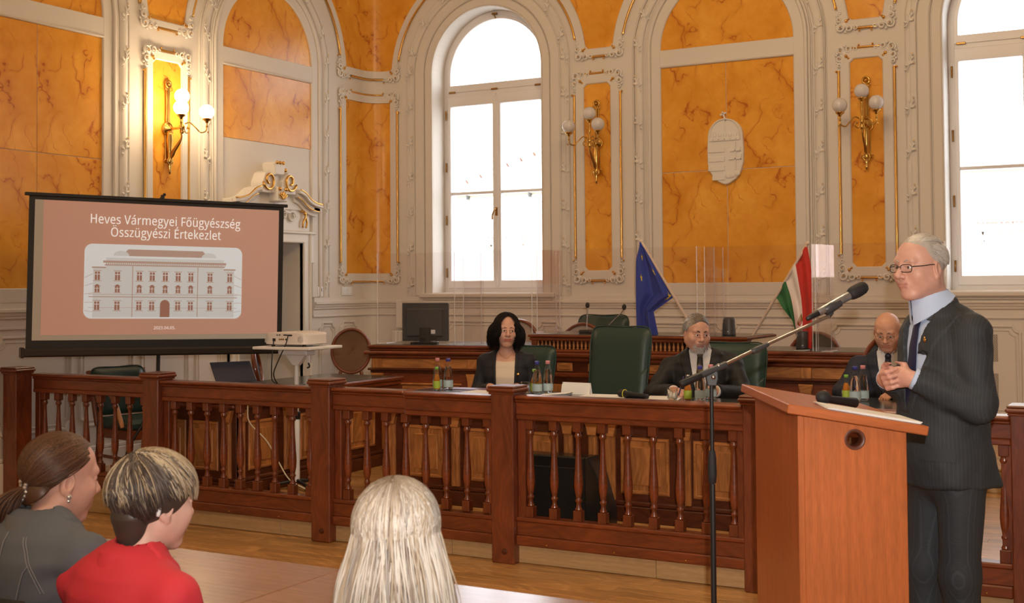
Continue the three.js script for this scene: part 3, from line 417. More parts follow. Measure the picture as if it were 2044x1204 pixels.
// ================= LAMPS =================
const globeLit = M(1, 0.95, 0.86, 0.3, { emissive: new THREE.Color(1, 0.80, 0.50), emissiveIntensity: 5 });
const globeOff = M(0.66, 0.62, 0.60, 0.16, { clearcoat: 0.6 });
function bulbLight(parent, x, y, z, cd, color = 0xffe0b4) { const l = new THREE.PointLight(color, cd, 0, 2); l.position.set(x, y, z); l.castShadow = true; l.shadow.radius = 2.5; parent.add(l); }
function sconce(label, pos, turn, lit) {
  const t = thing('wall_sconce', label, 'sconce', pos, turn, 'brass three-globe wall sconces');
  // local y is height above the boss centre
  const ring = (r, w, y, z) => sweep(arc(0, r, y, 0, 2 * PI, 24).slice(0, 24).map(([a, b]) => V(a, b, z)), w, 8, true);
  mesh('back_plate', merge([b2(-0.012, 0.012, 0.05, 0.36, 0.012, 0.03, 0.006), ...[-1, 1].map((s) => sweep([V(s * 0.02, 0.06, 0.016), V(s * 0.018, 0.2, 0.016), V(s * 0.02, 0.35, 0.016)], 0.006, 7)), ring(0.03, 0.010, 0.39, 0.02), ball(0.016, 0, 0.39, 0.025), ...[-1, 1].map((s) => cscroll(s * 0.03, 0.352, 0.02, s > 0 ? 1.6 : 1.6, s * 1.0, 0.006)), b2(-0.03, 0.03, -0.28, -0.02, 0.0, 0.014, 0.006)]), brass, t);
  mesh('boss', merge([lathe([[0.062, 0], [0.06, 0.012], [0.045, 0.02], [0.04, 0.03], [0.022, 0.036], [0.018, 0.05], [0.001, 0.055]], 24).rotateX(PI / 2), ring(0.055, 0.008, 0, 0.016)]), brass, t);
  mesh('lower_stem', merge([lathe([[0.001, -0.40], [0.010, -0.385], [0.016, -0.365], [0.008, -0.35], [0.02, -0.325], [0.012, -0.30], [0.03, -0.285], [0.018, -0.265], [0.018, -0.2], [0.03, -0.1], [0.024, -0.05], [0.03, -0.03], [0.001, -0.02]], 14).translate(0, 0, 0.035), ring(0.03, 0.008, -0.285, 0.04), ...[-1, 1].map((s) => cscroll(s * 0.035, -0.28, 0.022, 0.5, s, 0.006))]), brass, t);
  mesh('leaf_bracket', sweep(curve([[0, -0.26, 0.05], [0, -0.2, 0.08], [0, -0.14, 0.135], [0, -0.08, 0.175], [0, -0.04, 0.168]], 18), [0.008, 0.014, 0.022, 0.026, 0.024, 0.022, 0.02, 0.02, 0.018, 0.018, 0.016, 0.014, 0.012, 0.011, 0.01, 0.01, 0.009, 0.008, 0.007], 8, false, 0.5), brassDk, t);
  mesh('arm', sweep([V(0, 0, 0.04), V(0, 0.0, 0.1), V(0, 0.002, 0.18)], 0.010, 8), brass, t);
  const up = mesh('stem', lathe([[0.012, -0.05], [0.022, -0.035], [0.012, -0.02], [0.026, 0.0], [0.026, 0.02], [0.012, 0.03], [0.009, 0.08], [0.015, 0.10], [0.008, 0.12], [0.009, 0.17], [0.014, 0.18], [0.001, 0.2]], 14).translate(0, 0, 0.18), brass, t);
  const cupG = merge([lathe([[0.004, -0.03], [0.012, -0.026], [0.016, -0.012], [0.034, -0.002], [0.038, 0.012], [0.034, 0.014], [0.001, 0.014]], 18)]), glG = new THREE.SphereGeometry(0.064, 32, 24);
  const spots = [[0, 0.205, 0.18], [-0.155, 0.075, 0.32], [0.155, 0.075, 0.32]];
  for (const s of [-1, 1]) mesh('side_arm', merge([sweep(curve([[s * 0.012, 0.0, 0.19], [s * 0.03, -0.045, 0.20], [s * 0.055, -0.02, 0.215], [s * 0.04, 0.01, 0.205], [s * 0.035, -0.01, 0.203]], 20), 0.005, 7), sweep(curve([[s * 0.02, 0.035, 0.195], [s * 0.05, 0.05, 0.215], [s * 0.09, 0.0, 0.26], [s * 0.115, -0.035, 0.285], [s * 0.145, -0.025, 0.312], [s * 0.155, 0.01, 0.32], [s * 0.155, 0.05, 0.32]], 26), 0.006, 7), ball(0.011, s * 0.155, 0.02, 0.32), ball(0.008, s * 0.165, -0.03, 0.325)]), brass, t);
  for (const [x, y, z] of spots) {
    const c = mesh('globe_cup', cupG.clone().translate(x, y, z), brass, t);
    const gl = mesh('globe', glG, lit ? globeLit : globeOff, t); gl.position.set(x, y + 0.07, z);
    if (lit) bulbLight(t, x, y + 0.07, z, SCONCE);
  }
  return t;
}
sconce('lit brass wall sconce with three glowing globes above the projection screen', [XL + 0.008, 2.985, -7.933], PI / 2, true);
sconce('unlit brass wall sconce with three white globes right of the left arched window', [-5.208, 2.985, ZB + 0.008], 0, false);
sconce('unlit brass wall sconce with three white globes right of the shield relief', [-2.6, 2.985, ZB + 0.008], 0, false);
function chandelier(x, z, label) {
  const t = thing('chandelier', label, 'chandelier', [x, 5.0, z], 0, 'hall chandeliers');
  mesh('stem', lathe([[0.03, -0.2], [0.08, -0.1], [0.04, 0.0], [0.03, 0.5], [0.05, 0.6], [0.02, 1.2], [0.08, 1.38], [0.09, 1.4]], 16), brass, t);
  for (let i = 0; i < 8; i++) {
    const a = i * PI / 4; mesh('arm', sweep(curve([[0, 0, 0], [0.25 * cos(a), -0.15, 0.25 * sin(a)], [0.5 * cos(a), -0.05, 0.5 * sin(a)], [0.55 * cos(a), 0.06, 0.55 * sin(a)]], 14), 0.012, 7), brass, t);
    const gl = mesh('globe', new THREE.SphereGeometry(0.075, 20, 14), globeLit, t); gl.position.set(0.55 * cos(a), 0.14, 0.55 * sin(a)); bulbLight(t, 0.55 * cos(a), 0.14, 0.55 * sin(a), BULB);
  }
}
chandelier(-2.4, -6.2, 'brass chandelier with eight lit globes over the judges bench end'); chandelier(-2.4, 0.5, 'brass chandelier with eight lit globes over the audience');
// ================= FURNITURE =================
// --- railing: newel posts, rails, turned balusters ---
const balProf = [[0.001, 0.33], [0.018, 0.33], [0.022, 0.338], [0.014, 0.352], [0.013, 0.372], [0.020, 0.384], [0.020, 0.390], [0.014, 0.398], [0.017, 0.412], [0.0225, 0.44], [0.0255, 0.475], [0.0245, 0.51], [0.020, 0.57], [0.0155, 0.64], [0.013, 0.70], [0.0125, 0.732], [0.020, 0.743], [0.0225, 0.752], [0.0165, 0.762], [0.0205, 0.772], [0.001, 0.773]];
const balTurn = lathe(balProf, 16), balFoot = box(0.05, 0.062, 0.05, 0, 0.30, 0, 0.003, 'y'), balHead = box(0.048, 0.056, 0.048, 0, 0.80, 0, 0.003, 'y');
const balGeo = merge([balTurn, balFoot, balHead]);
const postBody = merge([box(0.147, 0.985, 0.147, 0, 0.4925, 0, 0.006, 'y')]), postCap = merge([box(0.168, 0.014, 0.168, 0, 0.978, 0, 0.005), box(0.188, 0.022, 0.188, 0, 0.996, 0, 0.008), box(0.176, 0.014, 0.176, 0, 1.013, 0, 0.006)]), dowel = lathe([[0.001, 0.006], [0.016, 0.005], [0.018, 0], [0.001, -0.004]], 18).rotateX(PI / 2);
let post0 = null;
function post(x, z, label) {
  if (post0) return dup(post0, [x, 0, z], 0, label);
  const t = post0 = thing('newel_post', label, 'post', [x, 0, z], 0, 'square newel posts of the wooden railing');
  mesh('post_shaft', postBody, woodPost, t); mesh('cap', postCap, woodPost, t); const d = mesh('dowel_plug', dowel, woodDk, t); d.position.set(0.012, 0.07, 0.0735);
  return t;
}
const ZP = -6.3235;
post(-7.815, ZP, 'square newel post at the left wall end of the railing');
post(-6.38, ZP, 'square newel post below the middle of the projection screen');
post(-4.912, ZP, 'square newel post beside the white projector stand');
post(-3.592, ZP, 'square newel post in front of the dark-haired seated woman');
post(-2.073, ZP, 'square newel post half hidden by the lectern');
post(-0.765, ZP, 'square newel post at the right edge behind the standing speaker');
post(0.55, ZP, 'square newel post at the far right end of the railing');
function railing(x0, x1, z, bx, label, opt = {}) {
  const t = thing('railing_section', label, 'railing', [0, 0, 0], 0, 'turned-baluster railing sections');
  const topRail = (a, b, dy, dz) => merge([b2(a, b, 0.945 + dy, 0.967 + dy, z - 0.095, z + 0.035 + dz, 0.008), b2(a, b, 0.928 + dy, 0.945 + dy, z - 0.085, z + 0.022 + dz, 0.006), b2(a, b, 0.858 + dy, 0.928 + dy, z - 0.065, z + 0.006 + dz, 0.003), b2(a, b, 0.826 + dy, 0.858 + dy, z - 0.07, z + 0.012 + dz, 0.006)]);
  const botRail = (a, b, dy, dz) => merge([b2(a, b, 0.245 + dy, 0.27 + dy, z - 0.07, z + 0.016 + dz, 0.006), b2(a, b, 0.165 + dy, 0.245 + dy, z - 0.06, z + 0.004 + dz, 0.003), b2(a, b, 0.108 + dy, 0.165 + dy, z - 0.065, z + 0.02 + dz, 0.007)]);
  const cuts = opt.gate ? [[x0, opt.gate - 0.001, 0, 0], [opt.gate + 0.001, x1, -0.006, 0.008]] : [[x0, x1, 0, 0]];
  for (const c of cuts) { mesh('top_rail', topRail(...c), wood, t); mesh('bottom_rail', botRail(...c), wood, t); }
  for (const x of [x0, x1]) { const s = x === x0 ? 1 : -1; mesh('end_stile', b2(Math.min(x, x + s * 0.05), Math.max(x, x + s * 0.05), 0.26, 0.84, z - 0.06, z - 0.01, 0.004, 'y'), wood, t); }
  for (const x of bx) { const b = mesh('baluster', balGeo, wood, t); b.position.set(x, 0, z - 0.026); }
  for (let x = x0 + 0.2; x < x1; x += 0.42) mesh('brass_screw', ball(0.005, x, 0.125, z + 0.02, 1, 1, 0.5, 8, 6), brass, t);
  return t;
}
const row = (a, d, n) => [...Array(n).keys()].map((i) => a + d * i);
railing(-7.75, -6.455, -6.42, row(-7.66, 0.1475, 8), 'railing section below the left half of the projection screen');
railing(-6.306, -4.986, -6.295, row(-6.214, 0.1466, 9), 'railing section in front of the projector stand');
railing(-4.838, -3.666, -6.295, row(-4.744, 0.1457, 8), 'railing section with a gate leaf behind the blonde woman', { gate: -4.285 });
railing(-3.518, -2.147, -6.295, row(-3.441, 0.1529, 9), 'railing section in front of the black loudspeaker and bearded man');
railing(-1.999, -0.84, -6.295, row(-1.93, 0.1505, 8), 'railing section behind the lectern and the standing speaker');
railing(-0.69, 0.476, -6.295, row(-0.6, 0.15, 7), 'railing section beyond the right edge post');
// --- desks with panelled fronts; local z = 0 is the front face ---
function deskFront(p, x0, x1, y0, y1, bays, f = (g) => g) {
  mesh('front_board', f(b2(x0, x1, y0, y1, -0.03, 0, 0.002)), woodDk, p);
  mesh('plinth', f(merge([b2(x0 - 0.005, x1 + 0.005, PF, 0.255, -0.02, 0.02, 0.005), b2(x0 - 0.003, x1 + 0.003, 0.255, 0.285, -0.02, 0.012, 0.008)])), woodDk, p);
  for (const [a, b] of bays.panels) { mesh('panel_frame', f(slab([[a, 0.33], [b, 0.33], [b, 0.672], [a, 0.672]], -0.002, 0.012, 0.006, [[[a + 0.022, 0.352], [a + 0.022, 0.65], [b - 0.022, 0.65], [b - 0.022, 0.352]]])), oak, p); mesh('panel', f(merge([b2(a + 0.02, b - 0.02, 0.35, 0.652, -0.002, 0.002, 0.001, 'y'), box(b - a - 0.1, 0.235, 0.014, (a + b) / 2, 0.5, 0.004, 0.006, 'y')])), oak, p); }
  for (const [a, b] of bays.pils) { const c = (a + b) / 2, w = b - a; mesh('pilaster', f(merge([box(w, 0.40, 0.02, c, 0.485, 0.008, 0.003, 'y'), box(w * 0.22, 0.36, 0.008, c - w * 0.24, 0.48, 0.018, 0.003, 'y'), box(w * 0.22, 0.36, 0.008, c + w * 0.24, 0.48, 0.018, 0.003, 'y')])), oak, p); mesh('capital', f(slab([[c - w * 0.5, 0.672], [c + w * 0.5, 0.672], [c + w * 0.62, 0.715], [c + w * 0.85, 0.755], [c - w * 0.85, 0.755], [c - w * 0.62, 0.715]], 0, 0.035, 0.004)), oak, p); }
  mesh('frieze_moulding', f(merge([b2(x0, x1, 0.765, 0.80, -0.02, 0.03, 0.008), b2(x0 - 0.01, x1 + 0.01, 0.80, 0.828, -0.02, 0.045, 0.006)])), wood, p);
}
{
  const t = thing('long_desk', 'long dark panelled desk with a leather top behind the railing', 'desk');
  const f = (g) => g.translate(0, 0, -6.98);
  deskFront(t, -4.93, -3.47, PF, 0.83, { panels: [[-4.74, -4.45], [-4.27, -3.95], [-3.80, -3.60]], pils: [[-4.895, -4.835], [-4.385, -4.325], [-3.90, -3.845], [-3.555, -3.495]] }, f);
  deskFront(t, -3.40, -2.1, PF, 0.83, { panels: [[-3.171, -2.853], [-2.70, -2.39], [-2.26, -2.14]], pils: [[-3.385, -3.325], [-3.27, -3.205], [-2.75, -2.712], [-2.35, -2.30]] }, f);
  mesh('cabinet_body', merge([b2(-4.93, -3.48, PF, 0.82, -7.05, -7.0, 0.002), b2(-4.93, -4.88, PF, 0.82, -7.6, -7.0, 0.002), b2(-3.40, -2.1, PF, 0.82, -7.05, -7.0, 0.002), b2(-2.15, -2.1, PF, 0.82, -7.6, -7.0, 0.002), b2(-3.50, -3.38, PF, 0.82, -7.6, -7.02, 0.002)]), woodDk, t);
  mesh('desk_top', b2(-4.99, -2.05, 0.83, 0.862, -7.69, -6.925, 0.008), wood, t);
  mesh('leather_top', b2(-4.93, -2.11, 0.861, 0.866, -7.64, -6.99, 0.002), greenTop, t);
}
{
  const t = thing('side_desk', 'dark panelled side desk with a leather top under the projector stand', 'desk', [-6.58, 0, -6.55]);
  deskFront(t, 0, 0.71, PF, 0.83, { panels: [[0.07, 0.25], [0.28, 0.55]], pils: [[0.61, 0.67]] });
  const s = (g) => g.rotateY(PI / 2).translate(0.71, 0, 0);   // side facing the room: local x runs back along the wall
  deskFront(t, 0.006, 1.93, PF, 0.829, { panels: [[0.12, 0.42], [0.68, 1.02], [1.26, 1.62]], pils: [[0.03, 0.075], [0.50, 0.56], [1.10, 1.16], [1.72, 1.79]] }, s);
  mesh('cabinet_body', merge([b2(0.0, 0.04, PF, 0.82, -1.93, 0, 0.002), b2(0, 0.71, PF, 0.82, -1.93, -1.89, 0.002)]), woodDk, t);
  mesh('desk_top', b2(-0.03, 0.765, 0.83, 0.862, -1.97, 0.05, 0.008), wood, t);
  mesh('leather_top', b2(0.02, 0.71, 0.861, 0.866, -1.92, 0.0, 0.002), greenTop, t);
}
{
  const t = thing('right_desk', 'dark desk with a leather top where the bald man writes', 'desk', [-2.04, 0, -7.22]);
  deskFront(t, 0, 0.5, PF, 0.83, { panels: [[0.1, 0.4]], pils: [[0.02, 0.07], [0.43, 0.48]] });
  for (const x of [0, 0.46]) mesh('side_board', b2(x, x + 0.04, PF, 0.82, -0.85, 0, 0.002), woodDk, t);
  mesh('desk_top', b2(-0.0, 0.53, 0.83, 0.862, -0.92, 0.05, 0.008), wood, t);
  mesh('leather_top', b2(0.03, 0.48, 0.861, 0.866, -0.88, 0.0, 0.002), greenTop, t);
}
// --- judges' bench: left wing turned inward, raised middle, right wing ---
const FD = 0.325;
function wing(name, label, pos, turn, L, pils, extra) {
  const t = thing(name, label, 'bench', pos, turn, undefined);
  mesh('bench_front', b2(0, L, FD, 1.02, -0.03, 0, 0.002), wood, t);
  mesh('cornice', merge([b2(-0.03, L + 0.0, 1.075, 1.10, -0.70, 0.035, 0.006), b2(-0.02, L, 1.05, 1.075, -0.03, 0.022, 0.008), b2(-0.06, L + 0.0, 1.022, 1.05, -0.03, 0.06, 0.010), b2(-0.03, L, 0.985, 1.022, -0.03, 0.03, 0.012)]), wood, t);
  mesh('frieze', b2(0.0, L, 0.905, 0.985, -0.02, 0.012, 0.003), oak, t);
  mesh('ledge', merge([b2(-0.03, L, 0.885, 0.905, -0.02, 0.035, 0.007), b2(-0.01, L, 0.865, 0.885, -0.02, 0.018, 0.006)]), woodDk, t);
  for (const x of pils) { mesh('pilaster', merge([box(0.085, 0.08, 0.02, x, 0.945, 0.018, 0.003, 'y'), slab([[x - 0.035, 0.74], [x + 0.035, 0.74], [x + 0.04, 0.80], [x + 0.055, 0.862], [x - 0.055, 0.862], [x - 0.04, 0.80]], 0, 0.04, 0.005), box(0.07, 0.41, 0.03, x, 0.535, 0.006, 0.004, 'y')]), oak, t); mesh('rosette', lathe([[0.001, 0.02], [0.012, 0.018], [0.014, 0.008], [0.022, 0.012], [0.026, 0]], 16).rotateX(PI / 2).translate(x + 0.13, 0.80, 0), oak, t); }
  for (const [a, b] of extra) { mesh('panel', merge([b2(a, b, 0.40, 0.76, 0, 0.012, 0.006, 'x'), b2(a + 0.04, b - 0.04, 0.44, 0.72, 0.01, 0.022, 0.008, 'x')]), oak, t); mesh('panel_ledge', b2(a - 0.02, b + 0.02, 0.765, 0.78, 0, 0.025, 0.005), oak, t); }
  mesh('bench_top', b2(0.0, L - 0.02, 1.098, 1.103, -0.67, 0.0, 0.001), greenTop, t);
  for (const x of [0, L - 0.03]) mesh('side_board', b2(x, x + 0.03, FD, 1.02, -0.68, -0.01, 0.002), wood, t);
  return t;
}
wing('bench_wing', 'left wing of the judges bench with a monitor standing on it', [-6.31, 0, -8.75], 0.2094, 1.40, [0.06, 0.92], [[0.28, 0.8], [1.08, 1.36]]);
wing('bench_wing', 'right wing of the judges bench behind the lectern', [-3.03, 0, -9.0], 0.03, 1.22, [0.43, 1.05], [[0.05, 0.33], [0.65, 0.95]]);
{
  const t = thing('bench_middle', 'raised middle of the judges bench with a row of small spindles', 'bench', [-4.885, 0, -9.0]), L = 1.83;
  mesh('bench_front', merge([b2(0, L, FD, 1.06, -0.03, -0.0, 0.002), b2(0, L, 1.06, 1.165, -0.09, -0.06, 0.002)]), woodDk, t);
  mesh('cornice', merge([b2(-0.02, L + 0.02, 1.178, 1.2, -0.7, 0.03, 0.006), b2(-0.01, L + 0.01, 1.15, 1.178, -0.1, 0.015, 0.006), b2(-0.01, L + 0.01, 1.055, 1.08, -0.1, 0.03, 0.007), b2(-0.03, L + 0.03, 1.02, 1.055, -0.03, 0.05, 0.01), b2(0, L, 0.985, 1.02, -0.03, 0.025, 0.01), b2(0, L, 0.86, 0.895, -0.02, 0.03, 0.008)]), wood, t);
  const sp = lathe([[0.001, 1.08], [0.009, 1.08], [0.012, 1.087], [0.006, 1.093], [0.010, 1.108], [0.0095, 1.12], [0.005, 1.138], [0.009, 1.144], [0.006, 1.151], [0.001, 1.151]], 10);
  for (let x = 0.06; x < L - 0.02; x += 0.036) if (!((x > 0.86 && x < 0.98))) { const o = mesh('spindle', sp, oak, t); o.position.set(x, 0, -0.012); }
  for (const x of [0.03, 0.92, L - 0.03]) mesh('spindle_block', b2(x - 0.025, x + 0.025, 1.08, 1.152, -0.03, 0.008, 0.003, 'y'), wood, t);
  for (const a of [0.06, 0.24, 0.52, 0.7, 1.0, 1.18, 1.46, 1.64]) mesh('panel', merge([b2(a, a + 0.14, 0.905, 0.975, 0, 0.014, 0.005), b2(a + 0.02, a + 0.12, 0.92, 0.96, 0.01, 0.02, 0.004)]), oak, t);
  for (const a of [0.12, 0.66, 1.2]) mesh('panel', b2(a, a + 0.42, 0.42, 0.80, 0, 0.015, 0.006, 'y'), oak, t);
  mesh('bench_top', b2(0, L, 1.199, 1.203, -0.68, 0.0, 0.001), greenTop, t);
}
// --- chairs ---
function leatherChair(label, pos, turn, H = 1.3, seatH = 0.47, arms = false, w = 0.46) { // pos y is the floor under it
  const t = thing('leather_chair', label, 'chair', pos, turn, arms ? undefined : undefined);
  const bt = H - seatH, back = patch((u, v) => { const x = (u - 0.5) * w * (1 - 0.06 * (1 - v)), rx = Math.abs(u - 0.5) * 2, e = 1 - Math.pow(rx, 8), ev = 1 - Math.pow(Math.abs(v - 0.5) * 2, 10); return V(x, seatH + 0.02 + v * bt - Math.pow(rx, 10) * 0.03 * (v > 0.5 ? 1 : -1), -0.20 - v * 0.10 + 0.045 * e * ev - 0.02 * sin(u * PI)); }, 26, 26);
  const backB = patch((u, v) => { const x = (0.5 - u) * w * (1 - 0.06 * (1 - v)), rx = Math.abs(u - 0.5) * 2, e = 1 - Math.pow(rx, 8), ev = 1 - Math.pow(Math.abs(v - 0.5) * 2, 10); return V(x, seatH + 0.02 + v * bt - Math.pow(rx, 10) * 0.03 * (v > 0.5 ? 1 : -1), -0.20 - v * 0.10 - 0.05 * e * ev - 0.02 * sin(u * PI)); }, 26, 26);
  mesh('backrest', merge([back, backB]), green, t);
  mesh('piping', sweep(curve([[-w * 0.47, seatH + 0.04, -0.2], [-w * 0.495, seatH + bt * 0.5, -0.25], [-w * 0.5, seatH + bt * 0.95, -0.295], [-w * 0.44, H + 0.018, -0.305], [0, H + 0.022, -0.322], [w * 0.44, H + 0.018, -0.305], [w * 0.5, seatH + bt * 0.95, -0.295], [w * 0.495, seatH + bt * 0.5, -0.25], [w * 0.47, seatH + 0.04, -0.2]], 60), 0.006, 6), green, t);
  mesh('seat', merge([box(w + 0.02, 0.09, 0.48, 0, seatH - 0.03, 0.03, 0.03)]), green, t);
  mesh('seat_rail', box(w, 0.07, 0.46, 0, seatH - 0.10, 0.03, 0.006), wood, t);
  for (const sx of [-1, 1]) {
    mesh('leg', sweep(curve([[sx * w * 0.46, seatH - 0.08, 0.23], [sx * w * 0.47, seatH * 0.5, 0.235], [sx * w * 0.48, 0, 0.25]], 8), [0.026, 0.025, 0.023, 0.022, 0.02, 0.019, 0.018, 0.018, 0.018], 8), wood, t);
    mesh('leg', sweep(curve([[sx * w * 0.46, seatH + 0.05, -0.2], [sx * w * 0.46, seatH * 0.5, -0.21], [sx * w * 0.46, 0, -0.27]], 8), 0.022, 8), wood, t);
    if (arms) { mesh('stile', sweep(curve([[sx * w * 0.5, seatH - 0.05, -0.2], [sx * w * 0.52, seatH + bt * 0.5, -0.25], [sx * w * 0.52, H, -0.32]], 10), 0.02, 8), wood, t); mesh('armrest', sweep(curve([[sx * w * 0.53, seatH + 0.27, -0.24], [sx * w * 0.56, seatH + 0.25, -0.1], [sx * w * 0.56, seatH + 0.17, 0.08], [sx * w * 0.54, seatH - 0.04, 0.2]], 16), 0.02, 8, false, 0.7), oak, t); mesh('stretcher', merge([sweep([V(sx * w * 0.47, 0.16, 0.24), V(sx * w * 0.46, 0.16, 0), V(sx * w * 0.46, 0.16, -0.24)], 0.013, 7)]), wood, t); }
  }
  return t;
}
leatherChair('tall empty green leather chair between the seated woman and the bearded man', [-3.80, PF, -8.02], -0.12, 1.11, 0.47, false, 0.5);
leatherChair('low green leather chair behind the seated dark-haired woman', [-4.70, PF, -8.34], 0.0, 0.94, 0.46, false, 0.46);
leatherChair('low green leather chair behind the bearded man', [-3.02, PF, -8.35], 0.05, 0.99, 0.46, false, 0.5);
leatherChair('green leather armchair with wooden arms behind the left railing', [-7.25, PF, -6.98], 1.35, 0.80, 0.44, true, 0.46);
leatherChair('dark leather chair behind the raised middle of the bench', [-4.86, FD, -10.05], 0.0, 0.975, 0.48, false, 0.5);
// oval-back chairs
const caneM = M(1, 1, 1, 0.7, { map: caneT });
function ovalChair(label, pos, turn, filled, rx = 0.2, ry = 0.23) {
  const t = thing('oval_chair', label, 'chair', pos, turn, undefined), cy = 0.80, pt = (a, k = 1) => V(rx * k * cos(a), cy + ry * k * sin(a), -0.2 - (ry * sin(a) + ry) * 0.18);
  const ringP = []; for (let i = 0; i < 36; i++) ringP.push(pt(i / 36 * 2 * PI));
  mesh('back_frame', sweep(ringP, 0.022, 10, true, 0.75), wood, t);
  mesh('back_panel', patch((u, v) => { const a = u * 2 * PI, q = pt(a, 0.94 * v); q.z -= 0.2 * 0 + 0.012 * (1 - v * v); return q; }, 36, 6, (u, v) => [0.5 + v * cos(u * 2 * PI) * 0.5, 0.5 + v * sin(u * 2 * PI) * 0.5]), filled, t); filled.side = THREE.DoubleSide;
  mesh('seat', merge([lathe([[0.001, 0.49], [0.16, 0.488], [0.215, 0.47], [0.225, 0.44], [0.21, 0.42], [0.001, 0.42]], 24)]), filled, t);
  mesh('seat_rail', lathe([[0.2, 0.425], [0.228, 0.42], [0.228, 0.37], [0.2, 0.365]], 24), wood, t);
  for (const s of [-1, 1]) { mesh('leg', lathe([[0.001, 0], [0.011, 0], [0.02, 0.25], [0.026, 0.34], [0.02, 0.35], [0.026, 0.37], [0.001, 0.375]], 10).translate(s * 0.17, 0, 0.14), wood, t); mesh('leg', sweep(curve([[s * 0.10, 0.60, -0.21], [s * 0.14, 0.42, -0.18], [s * 0.16, 0.2, -0.19], [s * 0.165, 0, -0.25]], 10), 0.018, 8), wood, t); }
  return t;
}
ovalChair('oval cane-backed chair standing in the rounded wall corner', [-7.38, PF, -9.85], 0.55, caneM, 0.19, 0.215);
const ovalDark = M(0.02, 0.022, 0.025, 0.5);
ovalChair('oval-backed chair with a dark back pad at the side desk', [-6.74, PF, -8.12], 2.2, ovalDark, 0.2, 0.16).position.y = PF - 0.03;
const beige = M(0.42, 0.33, 0.27, 0.8);
ovalChair('oval-backed wooden chair behind the left bench wing', [-5.60, FD, -9.85], 0.1, beige, 0.21, 0.21).position.y = FD - 0.06;
ovalChair('oval-backed wooden chair behind the white paper roll', [-4.98, FD, -9.95], 0.1, beige, 0.21, 0.21).position.y = FD - 0.09;
ovalChair('oval-backed chair with a black pad beneath the red white and green flag', [-2.85, FD, -9.8], -0.1, ovalDark, 0.22, 0.20).position.y = FD - 0.13;
ovalChair('carved oval-backed chair behind the bald man', [-1.98, PF, -8.55], -0.15, ovalDark, 0.21, 0.25).position.y = PF + 0.03;
// --- audience table ---
{
  const t = thing('audience_table', 'long brown laminate table in front of the seated audience', 'table', [-2.2, 0, -2.72]);
  for (const [a, b] of [[-1.6, -0.101], [-0.099, 1.4]]) mesh('table_top', b2(a, b, 0.722, 0.75, -0.315, 0.315, 0.004), tableTop, t);
  for (const x of [-1.5, -0.2, 0.0, 1.3]) { mesh('leg', merge([box(0.04, 0.70, 0.04, x, 0.37, -0.25, 0.004, 'y'), box(0.04, 0.70, 0.04, x, 0.37, 0.25, 0.004, 'y'), box(0.03, 0.04, 0.5, x, 0.69, 0, 0.004)]), dkGrey, t); }
  mesh('modesty_panel', b2(-1.5, 1.3, 0.35, 0.70, -0.22, -0.20, 0.003), tableTop, t);
}
// --- lectern ---
{
  const t = thing('lectern', 'reddish wood lectern with a sloping top and a round cable hole', 'lectern', [-1.162, 0, -3.975], 0.511);
  const sl = -0.168, W = 0.335, D = 0.71, yl = 1.185, slope = (x) => yl + (x + 0.05) * sl;
  const hole = []; for (let i = 0; i < 28; i++) { const a = -i / 28 * 2 * PI; hole.push([0.168 + 0.027 * cos(a), 1.095 + 0.027 * sin(a)]); }
  mesh('near_panel', uvm(slab([[0.004, 0], [W, 0], [W, slope(W) - 0.002], [0.004, slope(0.004) - 0.002]], -0.02, 0, 0.0015, [hole]), 'y'), cherry, t);
  mesh('far_panel', uvm(slab([[0.004, 0], [W, 0], [W, slope(W) - 0.002], [0.004, slope(0.004) - 0.002]], -D, -D + 0.02, 0.0015), 'y'), cherry, t);
  mesh('front_panel', b2(-0.016, 0.004, 0, slope(0) - 0.004, -D, 0, 0.0015, 'y'), cherry, t);
  mesh('shelf', merge([b2(0.02, W - 0.02, 0.55, 0.57, -D + 0.02, -0.02, 0.002), b2(0.02, W - 0.02, 0.06, 0.08, -D + 0.02, -0.02, 0.002)]), cherry, t);
  mesh('cable_grommet', lathe([[0.020, -0.03], [0.026, -0.03], [0.027, 0.0], [0.034, 0.002], [0.033, 0.005], [0.024, 0.004], [0.022, -0.004], [0.020, -0.03]], 28).rotateX(PI / 2).translate(0.168, 1.095, 0), M(0.10, 0.03, 0.016, 0.4), t);
  const a = Math.atan(-sl), top = uvm(cbox(0.455, 0.03, 0.82, 0.003), 'z'); mesh('top_board', top.rotateZ(-a).translate(0.168, slope(0.168) + 0.014, -D / 2 - 0.01), cherry, t);
  const onTop = (g, x, z, dy) => g.rotateZ(-a).translate(x, slope(x) + 0.03 + dy, z);
  const pap = tag(mesh('paper_sheets', merge([0, 1, 2, 3].map((i) => cbox(0.30, 0.0016, 0.215, 0.0004).rotateY(0.03 * i - 0.05).translate(0, 0.0018 * i, 0))), paper, scene), 'white sheets of paper lying on the sloping lectern top', 'paper');
  pap.geometry = onTop(pap.geometry, 0.235, -0.10, 0.0012); pap.position.copy(t.position); pap.rotation.y = t.rotation.y;
  const mic = thing('handheld_microphone', 'black handheld microphone lying on the lectern papers', 'microphone', [t.position.x, 0, t.position.z], t.rotation.y);
  mesh('handle', onTop(sweep([V(-0.09, 0, 0), V(0, 0, 0), V(0.06, 0, 0)], [0.013, 0.015, 0.018], 10).rotateY(0.5), 0.215, -0.32, 0.018), black, mic); mesh('grille', onTop(ball(0.024, -0.09, 0, 0, 1.2, 1, 1).rotateY(0.5), 0.215, -0.32, 0.022), blackM, mic);
}
